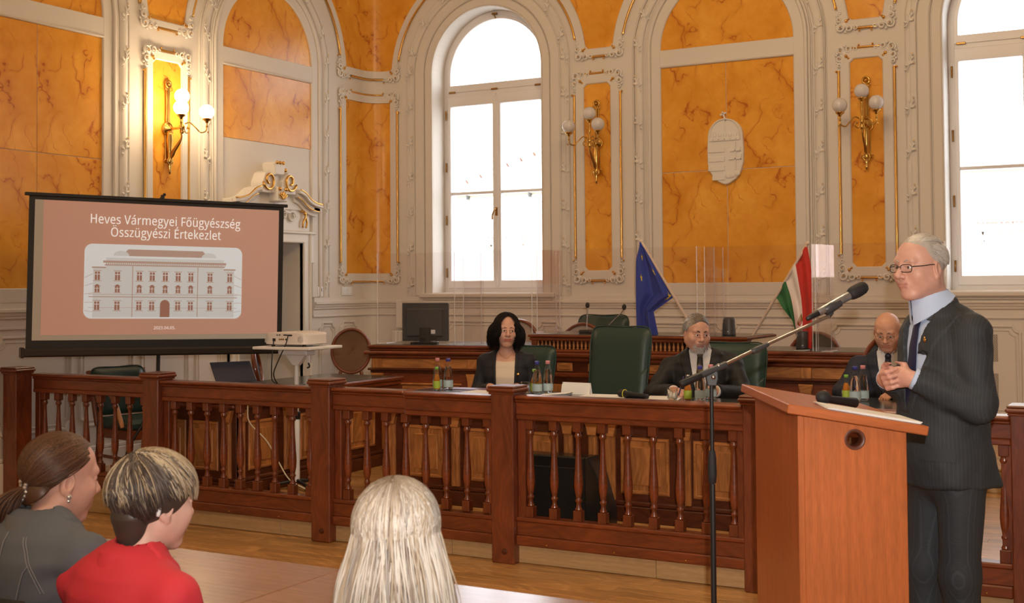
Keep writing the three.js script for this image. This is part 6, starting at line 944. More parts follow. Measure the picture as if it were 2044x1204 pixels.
// standing collar of a jacket or shirt: ring from angle -A to A round the back, with thickness
function collarRing(t, name, mat, o) { const { y0, y1, r0, r1, z0, z1, A = 2.3, dip = 0.05, from = PI, th = 0.004 } = o, f = (u, v, e) => { const a = lerp(-A, A, u), k = Math.pow(Math.abs(a) / A, 2), r = lerp(r0, r1, v) + e, y = lerp(y0, y1, v) - dip * k * (o.both ? 1 : v); return V(r * sin(a + from), y, lerp(z0, z1, v) + r * 1.05 * cos(a + from)); }; mesh(name, merge([patch((u, v) => f(u, v, th), 40, 5), patch((u, v) => f(1 - u, v, 0), 40, 5), patch((u, v) => f(u, 1, th * (1 - v)), 40, 1)]), mat, t); }
// ---------- the speaker ----------
{
  const t = thing('person', 'standing grey-haired man in a dark pinstripe suit speaking at the lectern, hands clasped', 'person', [-0.908, 0, -4.967], -0.85);
  const tab = [[0.83, 0.19, 0.135, 0.205], [0.92, 0.19, 0.15, 0.175], [1.03, 0.185, 0.155, 0.15], [1.14, 0.185, 0.15, 0.14], [1.25, 0.19, 0.138, 0.145], [1.35, 0.195, 0.128, 0.145], [1.42, 0.17, 0.115, 0.125], [1.475, 0.12, 0.095, 0.09], [1.525, 0.075, 0.085, 0.06]];
  const arms = [{ s0: [0.10, 1.445, -0.03], s: [0.178, 1.415, -0.02], e: [0.215, 1.145, -0.02], w: [0.10, 1.240, 0.165], r: [0.066, 0.060, 0.049] }, { s0: [-0.10, 1.445, -0.03], s: [-0.178, 1.415, -0.02], e: [-0.215, 1.155, 0.0], w: [-0.075, 1.230, 0.185], r: [0.066, 0.060, 0.049] }];
  const suit = M(0.046, 0.053, 0.061, 0.75, { map: pinT, bumpMap: weaveB, bumpScale: 0.0003 }), shirtM = M(0.52, 0.64, 0.86, 0.7), tieM = M(0.014, 0.017, 0.055, 0.45);
  const m = place([0.01, 1.655, 0.086], 0.22, 0.03, 0), sc = [0.66, 0.37, 0.285];
  const neck = cap([0, 1.44, -0.02], [0, 1.60, 0.01], 0.062, 0.058);
  jacket(t, { tab, arms, v0: 1.12, v1: 1.50, vw: 0.085, lapel: 0.075, mat: suit, lo: [-0.36, 0.80, -0.26], hi: [0.36, 1.56, 0.30], cell: 0.0075, seed: 4, fold: 0.006, neck: cap([0, 1.46, 0.025], [0, 1.62, 0.07], 0.069, 0.07), uvf: (x, y, z) => [Math.atan2(x, z) * 0.16 + (Math.abs(x) > 0.2 ? x : 0), y] });
  shirt(t, { tab, mat: shirtM, lo: [-0.22, 0.95, -0.2], hi: [0.22, 1.60, 0.22], collar: cap([0, 1.48, 0.02], [0, 1.54, 0.04], 0.074, 0.068), neck: cap([0, 1.50, 0.03], [0, 1.65, 0.08], 0.062, 0.06), cell: 0.006 });
  collarRing(t, 'shirt_collar', shirtM, { y0: 1.48, y1: 1.575, r0: 0.074, r1: 0.067, z0: 0.022, z1: 0.05, A: 3.05, dip: 0.045 });
  for (const s of [-1, 1]) mesh('collar_point', patch((u, v) => { const a = lerp(0.06, 2.2, u), y = lerp(1.535, 1.572, ss(0, 1, u)) - v * (0.075 * Math.pow(1 - u, 0.7) + 0.022); const rr = 0.074 + 0.010 * v; return V(s * rr * sin(a), y, lerp(0.048, 0.03, v) + rr * 1.05 * cos(a)); }, 16, 4), two2(shirtM), t);
  collarRing(t, 'jacket_collar', two2(suit), { y0: 1.455, y1: 1.545, r0: 0.098, r1: 0.080, z0: 0.012, z1: 0.034, A: 2.35, dip: 0.085, th: 0.006 });
  tie(t, tab, 1.475, 1.08, tieM, 0.046, 0.006);
  mesh('lapel_pin', merge([ball(0.008, 0.095, 1.385, 0.125, 1, 1, 0.5), ball(0.004, 0.095, 1.395, 0.125)]), gilt, t);
  mesh('pocket_flap', patch((u, v) => { const a = lerp(0.45, 1.25, u), q = torso(tab).q(0.98 - v * 0.05), r = Math.pow(Math.pow(Math.abs(sin(a)) / q[0], 2.4) + Math.pow(Math.abs(cos(a)) / q[1], 2.4), -1 / 2.4) + 0.006; return V(r * sin(a), 0.99 - v * 0.05, r * cos(a)); }, 10, 3), suit, t); 
  lower(t, { legs: [{ h: [0.09, 0.93, -0.02], k: [0.10, 0.50, 0.0], f: [0.11, 0.08, -0.04] }, { h: [-0.09, 0.93, -0.02], k: [-0.10, 0.50, 0.03], f: [-0.11, 0.08, 0.0] }], hips: [[0, 0.92, -0.01], [0.17, 0.14, 0.14]], y0: 0, lo: [-0.26, 0.0, -0.24], hi: [0.26, 1.08, 0.24], mat: M(0.046, 0.053, 0.061, 0.75, { map: pinT }) });
  // body: head, neck, trunk, arms, hands joined in one skin
  const hl = handField(1, 0.95, 0.3, 1.04, 0.2), hr = handField(-1, 0.75, 0.3, 1.04, 0.3);
  const mL = basis([0.085, 1.243, 0.185], [-0.85, 0.05, 0.40], [0.40, 0.25, 0.85]), mR = basis([-0.06, 1.230, 0.205], [0.80, 0.0, 0.42], [-0.35, -0.35, 0.85]);
  const handCol = (x, y, z) => { const n = 1 + 0.08 * n3(x * 50, y * 50, z * 50); return [sc[0] * n, sc[1] * 0.95 * n, sc[2] * 0.95 * n]; };
  const parts = [addHead(t, { m, field: headField({ w: 1.03, nose: 1.1 }), skinC: sc, neckA: [0, 1.45, 0.012], neckB: [0.005, 1.60, 0.062], nr: 0.060, lip: [0.55, 0.25, 0.21], cell: 0.0032 })];
  parts.push(skin(new Field().add(within(hl.fn, mL), 0.002).add(within(hr.fn, mR), 0.004).add(cap(arms[0].e, [0.085, 1.243, 0.185], 0.038, 0.028), 0.015).add(cap(arms[1].e, [-0.06, 1.230, 0.205], 0.038, 0.028), 0.015).fn, [-0.29, 1.11, -0.12], [0.30, 1.30, 0.34], 0.0036, handCol));
  const tr = new Field().add(cap([0, 0.95, 0], [0, 1.36, 0], 0.12, 0.10), 0.05).add(cap([0, 1.36, 0], [0, 1.5, -0.01], 0.09, 0.055), 0.06); for (const A of arms) tr.add(cap([0, 1.38, -0.01], A.s, 0.05, 0.045), 0.04).add(cap(A.s, A.e, 0.045, 0.038), 0.03); for (const s of [-1, 1]) tr.add(cap([s * 0.09, 0.93, -0.02], [s * 0.10, 0.5, 0.01], 0.07, 0.05), 0.04).add(cap([s * 0.10, 0.5, 0.01], [s * 0.11, 0.07, -0.02], 0.05, 0.035), 0.03);
  parts.push(skin(tr.fn, [-0.32, 0.02, -0.16], [0.32, 1.56, 0.16], 0.016, handCol));
  mesh('body', merge(parts), skinMat, t); addEyes(t, m, { brow: M(0.42, 0.36, 0.32, 0.7), bk: 0.9, gaze: [-0.15, 0] }); glasses(t, m, { r: 0.0016 });
  cuffs(t, arms, shirtM, 0.043);
  // short combed grey hair
  const r = rngOf(41), L = [], W = [0.66, 0.62, 0.57], G = [0.34, 0.31, 0.28];
  for (let i = 0; i < 1500; i++) { const a = (r() - 0.5) * 2.1, u = r(), side = r() < 0.5; let d0, d1; if (u < 0.55) { d0 = V(sin(a) * 0.8, 0.72 + 0.25 * r(), lerp(0.62, -0.3, r())); d1 = V(d0.x * 1.15 - 0.05, d0.y + 0.05, d0.z - 0.45 - r() * 0.2); } else { const s = r() < 0.5 ? -1 : 1; d0 = V(s * (0.8 + r() * 0.2), 0.62 - r() * 0.75, lerp(0.25, -1, r())); if (d0.y < 0.05 && d0.z > -0.12) continue; if (d0.y < -0.35) continue; d1 = V(d0.x, d0.y - 0.25, d0.z - 0.30); } const c = mixc(G, W, Math.pow(r(), 0.6)); L.push([slerpPath(d0, d1, 6, 0.975, 0.995 + r() * 0.03, V(0.085, 0.096, 0.102), 0.08, r), 0.002, () => c]); }
  const base = skin((x, y, z) => { const d = ell([0, 0.038, -0.008], [0.0815, 0.0915, 0.099])(x, y, z), hairline = Math.max((z - 0.066) + (y < 0.085 ? (0.085 - y) * 1.1 : 0) * 1.0, -0.055 - y + (z > -0.02 ? (z + 0.02) * 1.2 : 0)); return smax(d + 0.0012 * n3(x * 90, y * 60, z * 60), hairline, 0.008); }, [-0.1, -0.08, -0.14], [0.1, 0.14, 0.11], 0.0038, () => [0.46, 0.42, 0.38]);
  mesh('hair', merge([base, strands(L)]), hairMat, t).applyMatrix4(m);
}
// ---------- seated woman with dark curls ----------
{
  const t = thing('person', 'seated woman with dark curly hair in a navy blazer and cream top', 'person', [-4.62, 0, -8.12], 0.42);
  const tab = [[0.60, 0.165, 0.13, 0.12], [0.72, 0.155, 0.125, 0.115], [0.82, 0.155, 0.13, 0.115], [0.92, 0.165, 0.135, 0.12], [1.0, 0.165, 0.11, 0.12], [1.06, 0.14, 0.075, 0.105], [1.10, 0.09, 0.055, 0.085], [1.13, 0.06, 0.045, 0.07]];
  const arms = [{ s0: [0.08, 1.06, -0.03], s: [0.165, 1.03, -0.03], e: [0.215, 0.80, 0.0], w: [0.10, 0.86, 0.24], r: [0.055, 0.048, 0.036] }, { s0: [-0.08, 1.06, -0.03], s: [-0.165, 1.03, -0.03], e: [-0.225, 0.80, 0.0], w: [-0.10, 0.86, 0.24], r: [0.055, 0.048, 0.036] }];
  const blz = M(0.010, 0.0105, 0.016, 0.7, { bumpMap: weaveB, bumpScale: 0.0003 }), cream = M(0.74, 0.62, 0.50, 0.7), sc = [0.66, 0.36, 0.26], m = place([0.005, 1.262, 0.035], 0.22, 0.02, -0.04);
  jacket(t, { name: 'blazer', tab, arms, v0: 0.55, v1: 1.12, vw: 0.072, vp: 0.12, vBot: 0.5, gap: 0.05, lapel: 0.022, mat: blz, lo: [-0.30, 0.57, -0.2], hi: [0.30, 1.17, 0.30], cell: 0.008, seed: 9, neck: cap([0, 1.09, 0.02], [0, 1.3, 0.03], 0.062, 0.07) });
  shirt(t, { name: 'top', tab, mat: cream, off: -0.006, lo: [-0.19, 0.58, -0.15], hi: [0.19, 1.16, 0.16], top: 1.035, slant: 0.5 });
  const parts = [addHead(t, { m, field: headField({ w: 0.94, jaw: 0.84, nose: 0.9 }), skinC: sc, neckA: [0, 1.05, -0.015], neckB: [0.0, 1.22, 0.01], nr: 0.046, lip: [0.50, 0.12, 0.10], extra: [torso(tab.map(([y, a, b, c]) => [y, Math.max(0.02, a - 0.02), Math.max(0.02, b - 0.012), Math.max(0.02, c - 0.02)]))] })];
  const hd = (s, mm, A) => skin(new Field().add(within(handField(s, 0.4, 0.8, 0.9).fn, mm), 0.002).add(cap(A.e, A.w, 0.032, 0.024), 0.015).fn, [Math.min(A.w[0], A.e[0]) - 0.12, 0.74, -0.06], [Math.max(A.w[0], A.e[0]) + 0.12, 0.95, 0.42], 0.005, () => sc);
  parts.push(hd(1, basis(arms[0].w, [-0.6, 0.02, 0.8], [0, 1, 0.1]), arms[0]), hd(-1, basis(arms[1].w, [0.6, 0.02, 0.8], [0, 1, 0.1]), arms[1]));
  const tr = new Field().add(cap([0, 0.65, 0], [0, 0.98, 0], 0.11, 0.09), 0.05); for (const A of arms) tr.add(cap([0, 1.0, -0.02], A.s, 0.045, 0.04), 0.03).add(cap(A.s, A.e, 0.04, 0.034), 0.03); parts.push(skin(tr.fn, [-0.28, 0.52, -0.14], [0.28, 1.1, 0.14], 0.014, () => sc));
  mesh('body', merge(parts), skinMat, t); addEyes(t, m, { brow: M(0.03, 0.02, 0.016, 0.7), bk: 0.7, gaze: [0.25, 0] });
  mesh('lapel_badge', ball(0.011, 0.098, 0.945, 0.132, 1, 1, 0.5), gilt, t);
  for (const s of [-1, 1]) mesh('earring', merge([ball(0.006, s * 0.073, -0.048, 0.0), ball(0.004, s * 0.073, -0.058, 0.0)]), steel, t).applyMatrix4(m);
  mesh('necklace', sweep(curve([[-0.055, 1.115, 0.02], [-0.04, 1.085, 0.055], [0, 1.06, 0.075], [0.04, 1.085, 0.055], [0.055, 1.115, 0.02]], 24), 0.0012, 5), gilt, t);
  lower(t, { legs: [1, -1].map((s) => ({ h: [s * 0.09, 0.62, 0.02], k: [s * 0.11, 0.62, 0.40], f: [s * 0.11, 0.22, 0.42] })), hips: [[0, 0.64, 0], [0.17, 0.10, 0.14]], y0: PF, lo: [-0.28, 0.16, -0.2], hi: [0.28, 0.78, 0.55], mat: blz });
  // curls: fine locks that wave while they fall
  const r = rngOf(12), L = [], c0 = [0.006, 0.0045, 0.004], c1 = [0.020, 0.012, 0.010], RW = V(0.088, 0.100, 0.112), dark = M(1, 1, 1, 0.62, { vertexColors: true, specularIntensity: 0.35 });
  for (let i = 0; i < 1500; i++) {
    const s = r() < 0.5 ? -1 : 1, zp = lerp(0.80, -0.55, r()), az = s * lerp(0.62, 3.14, Math.pow(r(), 0.8)), d0 = V(s * 0.04 + 0.05, 1, zp * 0.9), d1 = V(sin(az), 0.0 + 0.25 * r(), cos(az)), ly = 1.0 + 0.10 * r();
    if (cos(az) > 0.45) d1.y += 0.1;
    const P = slerpPath(d0, d1, 8, 1.0 + 0.03 * r(), ly + 0.04, RW, 0.08, r), cl = Math.floor(n3(az * 2.5, zp * 2, 3.3) * 5) * 1.7, ph = cl + (r() - 0.5) * 0.8, tw = 7 + 2 * sin(cl), am = 0.010, len = (0.13 + 0.06 * r()) * (cos(az) > 0.3 ? 0.9 : 1.05), out = V(sin(az), 0, cos(az)), e = P[P.length - 1].clone();
    for (let k = 1; k <= 10; k++) { const f = k / 10, q = e.clone(); q.y -= len * f; q.addScaledVector(out, 0.022 * sin(f * PI * 0.8) + am * sin(ph + f * tw) - am * sin(ph)); q.x += am * (cos(ph + f * tw) - cos(ph)); if (f > 0.75) q.addScaledVector(out, -0.012 * (f - 0.75) * 4); P.push(q); }
    const c = mixc(c0, c1, r() * r()); L.push([P, 0.0030, () => c]);
  }
  mesh('hair', merge([skin((x, y, z) => { const d = Math.min(ell([0, 0.034, -0.014], [0.088, 0.1, 0.106])(x, y, z), ell([0, -0.05, -0.045], [0.098, 0.11, 0.07])(x, y, z)); return smax(d, z - 0.040 + (y < 0.085 ? (0.085 - y) * 0.75 : 0), 0.015); }, [-0.13, -0.19, -0.15], [0.13, 0.16, 0.1], 0.006, () => c0), strands(L, 4)]), dark, t).applyMatrix4(m);
}
// ---------- bearded man ----------
{
  const t = thing('person', 'seated man with a grey beard in a black suit writing at the desk', 'person', [-3.08, 0, -8.14], 0.30);
  const tab = [[0.60, 0.18, 0.16, 0.14], [0.75, 0.185, 0.16, 0.14], [0.88, 0.195, 0.155, 0.145], [0.98, 0.20, 0.14, 0.15], [1.06, 0.19, 0.11, 0.145], [1.12, 0.14, 0.08, 0.12], [1.17, 0.08, 0.06, 0.09]];
  const lean = new THREE.Matrix4().makeRotationX(0.28).multiply(new THREE.Matrix4().makeRotationZ(0.05)); const B = new THREE.Group(); B.name = 'upper_body';
  const sh = (x, y, z) => [x, y, z];
  const arms = [{ s0: [0.10, 1.10, 0.06], s: [0.21, 1.06, 0.06], e: [0.29, 0.86, 0.22], w: [0.12, 0.90, 0.44], r: [0.068, 0.060, 0.047] }, { s0: [-0.10, 1.08, 0.06], s: [-0.21, 1.03, 0.06], e: [-0.31, 0.86, 0.24], w: [-0.16, 0.90, 0.47], r: [0.068, 0.060, 0.047] }];
  // the trunk leans forward: shear the table along z with height
  const sk = (f) => (x, y, z) => f(x, y, z - (y - 0.6) * 0.20), un = (y, z) => z + (y - 0.6) * 0.20;
  const suit = M(0.011, 0.0105, 0.011, 0.7, { bumpMap: weaveB, bumpScale: 0.0003 }), shirtM = M(0.78, 0.74, 0.72, 0.7), sc = [0.60, 0.32, 0.23], m = place([-0.02, 1.265, 0.185], 0.42, 0.14, -0.05);
  const unsk = arms.map((A) => ({ ...A, ...Object.fromEntries(['s0', 's', 'e', 'w'].map((k) => [k, [A[k][0], A[k][1], A[k][2] - (A[k][1] - 0.6) * 0.20]])) }));
  const shear = new THREE.Matrix4().set(1, 0, 0, 0, 0, 1, 0, 0, 0, 0.20, 1, -0.12, 0, 0, 0, 1);
  const leanMesh = (o) => { o.geometry.applyMatrix4(shear); return o; };
  leanMesh(jacket(t, { tab, arms: unsk, v0: 0.72, v1: 1.14, vw: 0.075, lapel: 0.06, mat: suit, lo: [-0.40, 0.57, -0.2], hi: [0.40, 1.20, 0.46], cell: 0.0095, seed: 15, fold: 0.006, neck: cap([0, 1.12, 0.0], [0, 1.3, 0.03], 0.068, 0.07) }));
  leanMesh(shirt(t, { tab, mat: shirtM, lo: [-0.22, 0.6, -0.17], hi: [0.22, 1.22, 0.19], collar: cap([0, 1.12, -0.01], [0, 1.175, 0.005], 0.074, 0.068), neck: cap([0, 1.14, 0.0], [0, 1.3, 0.03], 0.062, 0.06) }));
  const tieM = M(1, 1, 1, 0.5, { map: canvasTex(64, 128, (g, w, h) => { g.fillStyle = '#2a211c'; g.fillRect(0, 0, w, h); g.strokeStyle = '#8a7a5c'; g.lineWidth = 5; for (let i = -8; i < 16; i++) { g.beginPath(); g.moveTo(0, i * 14); g.lineTo(w, i * 14 + 40); g.stroke(); } }) });
  { const g0 = new THREE.Group(); tie(g0, tab, 1.11, 0.66, tieM, 0.044, 0.006); for (const o of [...g0.children]) { o.geometry.applyMatrix4(shear); t.add(o); } }
  const parts = [addHead(t, { m, field: headField({ w: 1.05, jaw: 1.08, nose: 1.12 }), skinC: sc, neckA: [0, 1.10, 0.08], neckB: [-0.01, 1.22, 0.15], nr: 0.058, lip: [0.42, 0.19, 0.16] })];
  const hd = (s, c, mm, A, y0 = 0.80) => skin(new Field().add(within(handField(s, c, 0.5, 1).fn, mm), 0.002).add(cap(A.e, A.w, 0.036, 0.027), 0.015).fn, [Math.min(A.w[0], A.e[0]) - 0.14, y0, A.e[2] - 0.06], [Math.max(A.w[0], A.e[0]) + 0.14, 1.0, A.w[2] + 0.18], 0.0045, (x, y, z) => { const n = 1 + 0.07 * n3(x * 50, y * 50, z * 50); return sc.map((v) => v * n); });
  parts.push(hd(1, 0.55, basis([0.115, 0.90, 0.45], [-0.85, -0.05, 0.5], [0.1, 1, 0.2]), arms[0]), hd(-1, 0.75, basis([-0.155, 0.905, 0.48], [0.35, -0.12, 0.9], [-0.4, 0.9, 0.1]), arms[1]));
  const tr = new Field().add(cap([0, 0.65, 0.01], [0, 1.02, 0.08], 0.12, 0.10), 0.05); for (const A of arms) tr.add(cap([0, 1.05, 0.07], A.s, 0.05, 0.045), 0.03).add(cap(A.s, A.e, 0.045, 0.038), 0.03); parts.push(skin(tr.fn, [-0.36, 0.52, -0.14], [0.36, 1.15, 0.3], 0.014, () => sc));
  mesh('body', merge(parts), skinMat, t); addEyes(t, m, { brow: M(0.025, 0.02, 0.018, 0.7), bk: 1.25, gaze: [0.35, 0], dark: true }); cuffs(t, arms, shirtM, 0.039);
  mesh('pen', sweep([V(-0.115, 0.885, 0.585), V(-0.10, 0.94, 0.55), V(-0.085, 1.0, 0.515)], 0.0045, 8), M(0.03, 0.03, 0.12, 0.3), t);
  lower(t, { legs: [1, -1].map((s) => ({ h: [s * 0.10, 0.62, 0.02], k: [s * 0.13, 0.62, 0.42], f: [s * 0.13, 0.22, 0.44] })), hips: [[0, 0.64, 0], [0.18, 0.11, 0.15]], y0: PF, lo: [-0.3, 0.16, -0.2], hi: [0.3, 0.78, 0.57], mat: suit });
  const r = rngOf(52), L = [], W = [0.40, 0.37, 0.34], G = [0.11, 0.085, 0.07], Bd = [];
  for (let i = 0; i < 1300; i++) { const u = r(); let d0, d1; if (u < 0.55) { d0 = V((r() - 0.5) * 1.7, 0.85 + r() * 0.2, lerp(0.55, -0.5, r())); d1 = V(d0.x * 1.1 + 0.12, d0.y + 0.08, d0.z - 0.25); } else { const s = r() < 0.5 ? -1 : 1; d0 = V(s * (0.85 + r() * 0.2), 0.55 - r() * 0.75, lerp(0.34, -1, r())); if (d0.y < 0.0 && d0.z > -0.10) continue; if (d0.y < -0.4) continue; d1 = V(d0.x, d0.y - 0.25, d0.z - 0.2); } const k = Math.abs(d0.x) > 0.6 ? 0.55 + 0.45 * r() : r() * 0.55, c = mixc(G, W, k); L.push([slerpPath(d0, d1, 5, 0.985, 1.03 + r() * 0.05, HR, 0.25, r), 0.0021, () => c]); }
  for (let i = 0; i < 1500; i++) { const a = (r() - 0.5) * 2.6, v = r(), y = lerp(-0.035, -0.112, v), w = Math.abs(a); if (w < 0.42 && y > -0.072 && y < -0.049) continue; if (w < 0.9 && y > -0.046 && w > 0.35) continue; if (y > -0.046 && w < 0.35) { if (y > -0.043) continue; } const R = [0.062, 0.066, 0.086 - 0.02 * v], p = V(sin(a) * (0.064 - 0.022 * v), y, 0.012 + cos(a) * (0.079 - 0.006 * v)), c = mixc([0.30, 0.26, 0.23], [0.62, 0.58, 0.55], r()); const P = []; for (let k = 0; k < 4; k++) P.push(p.clone().add(V(sin(a) * 0.003 * k, -0.0045 * k, cos(a) * 0.0022 * k))); Bd.push([P, 0.0013, () => c]); }
  mesh('hair', merge([skin((x, y, z) => { const d = ell([0, 0.040, -0.010], [0.085, 0.095, 0.108])(x, y, z), hl = Math.max((z - 0.070) + (y < 0.075 ? (0.075 - y) * 1.0 : 0), -0.06 - y + (z > -0.02 ? (z + 0.02) * 1.2 : 0)); return smax(d + 0.002 * n3(x * 70, y * 70, z * 70), hl, 0.008); }, [-0.1, -0.08, -0.14], [0.1, 0.14, 0.11], 0.0042, (x) => mixc([0.12, 0.095, 0.08], [0.30, 0.28, 0.26], ss(0.04, 0.075, Math.abs(x)))), strands(L)]), hairMat, t).applyMatrix4(m);
  mesh('beard', strands(Bd), hairMat, t).applyMatrix4(m);
  mesh('lapel_badge', ball(0.008, 0.11, 1.05, 0.25, 1, 1, 0.5), brassDk, t);
}
// ---------- bald man ----------
{
  const t = thing('person', 'seated bald man with glasses in a navy suit bent over his writing', 'person', [-1.86, 0, -8.42], 0.10);
  const tab = [[0.60, 0.18, 0.16, 0.14], [0.75, 0.185, 0.16, 0.14], [0.88, 0.195, 0.155, 0.145], [0.98, 0.20, 0.14, 0.15], [1.06, 0.185, 0.11, 0.145], [1.12, 0.13, 0.08, 0.12], [1.17, 0.08, 0.06, 0.09]];
  const arms = [{ s0: [0.10, 1.08, 0.04], s: [0.20, 1.05, 0.04], e: [0.27, 0.86, 0.16], w: [0.10, 0.90, 0.36], r: [0.066, 0.058, 0.046] }, { s0: [-0.10, 1.08, 0.04], s: [-0.20, 1.05, 0.04], e: [-0.29, 0.88, 0.20], w: [-0.22, 0.905, 0.42], r: [0.066, 0.058, 0.046] }];
  const shear = new THREE.Matrix4().set(1, 0, 0, 0, 0, 1, 0, 0, 0, 0.16, 1, -0.096, 0, 0, 0, 1), unsk = arms.map((A) => ({ ...A, ...Object.fromEntries(['s0', 's', 'e', 'w'].map((k) => [k, [A[k][0], A[k][1], A[k][2] - (A[k][1] - 0.6) * 0.16]])) }));
  const suit = M(0.012, 0.016, 0.034, 0.7, { bumpMap: weaveB, bumpScale: 0.0003 }), shirtM = M(0.76, 0.74, 0.74, 0.7), sc = [0.64, 0.33, 0.22], m = place([0.0, 1.285, 0.165], -0.05, 0.42, 0.0);
  const lm = (o) => { o.geometry.applyMatrix4(shear); return o; };
  lm(jacket(t, { tab, arms: unsk, v0: 0.72, v1: 1.14, vw: 0.075, lapel: 0.06, mat: suit, lo: [-0.40, 0.57, -0.2], hi: [0.40, 1.20, 0.42], cell: 0.0095, seed: 25, fold: 0.005, neck: cap([0, 1.12, 0.0], [0, 1.3, 0.03], 0.068, 0.07) }));
  lm(shirt(t, { tab, mat: shirtM, lo: [-0.22, 0.6, -0.17], hi: [0.22, 1.22, 0.19], collar: cap([0, 1.12, -0.01], [0, 1.175, 0.005], 0.074, 0.068), neck: cap([0, 1.14, 0.0], [0, 1.3, 0.03], 0.062, 0.06) }));
  { const g0 = new THREE.Group(); tie(g0, tab, 1.11, 0.66, M(0.012, 0.014, 0.03, 0.5), 0.044, 0.006); for (const o of [...g0.children]) { o.geometry.applyMatrix4(shear); t.add(o); } }
  const parts = [addHead(t, { m, field: headField({ w: 1.04, jaw: 1.0, nose: 1.0 }), skinC: sc, neckA: [0, 1.10, 0.06], neckB: [0, 1.23, 0.125], nr: 0.058 })];
  const hd = (s, c, mm, A) => skin(new Field().add(within(handField(s, c, 0.5, 1).fn, mm), 0.002).add(cap(A.e, A.w, 0.036, 0.027), 0.015).fn, [Math.min(A.w[0], A.e[0]) - 0.14, 0.80, A.e[2] - 0.06], [Math.max(A.w[0], A.e[0]) + 0.14, 1.0, A.w[2] + 0.18], 0.0045, () => sc);
  parts.push(hd(1, 0.5, basis([0.095, 0.90, 0.37], [-0.7, -0.1, 0.6], [0.1, 1, 0.2]), arms[0]), hd(-1, 0.75, basis([-0.215, 0.91, 0.43], [0.2, -0.12, 0.95], [-0.4, 0.9, 0.1]), arms[1]));
  const tr = new Field().add(cap([0, 0.65, 0.01], [0, 1.02, 0.07], 0.12, 0.10), 0.05); for (const A of arms) tr.add(cap([0, 1.05, 0.05], A.s, 0.05, 0.045), 0.03).add(cap(A.s, A.e, 0.045, 0.038), 0.03); parts.push(skin(tr.fn, [-0.36, 0.52, -0.14], [0.36, 1.15, 0.3], 0.014, () => sc));
  mesh('body', merge(parts), skinMat, t); addEyes(t, m, { brow: M(0.06, 0.04, 0.03, 0.7), bk: 0.9, gaze: [0, 0.3] }); glasses(t, m, { frame: brassDk, r: 0.001 }); cuffs(t, arms, shirtM, 0.038);
  mesh('pen', sweep([V(-0.19, 0.885, 0.53), V(-0.17, 0.93, 0.50), V(-0.14, 0.985, 0.46)], 0.0045, 8), M(0.03, 0.03, 0.3, 0.3), t);
  lower(t, { legs: [1, -1].map((s) => ({ h: [s * 0.10, 0.62, 0.02], k: [s * 0.13, 0.62, 0.42], f: [s * 0.13, 0.22, 0.44] })), hips: [[0, 0.64, 0], [0.18, 0.11, 0.15]], y0: PF, lo: [-0.3, 0.16, -0.2], hi: [0.3, 0.78, 0.57], mat: suit });
}
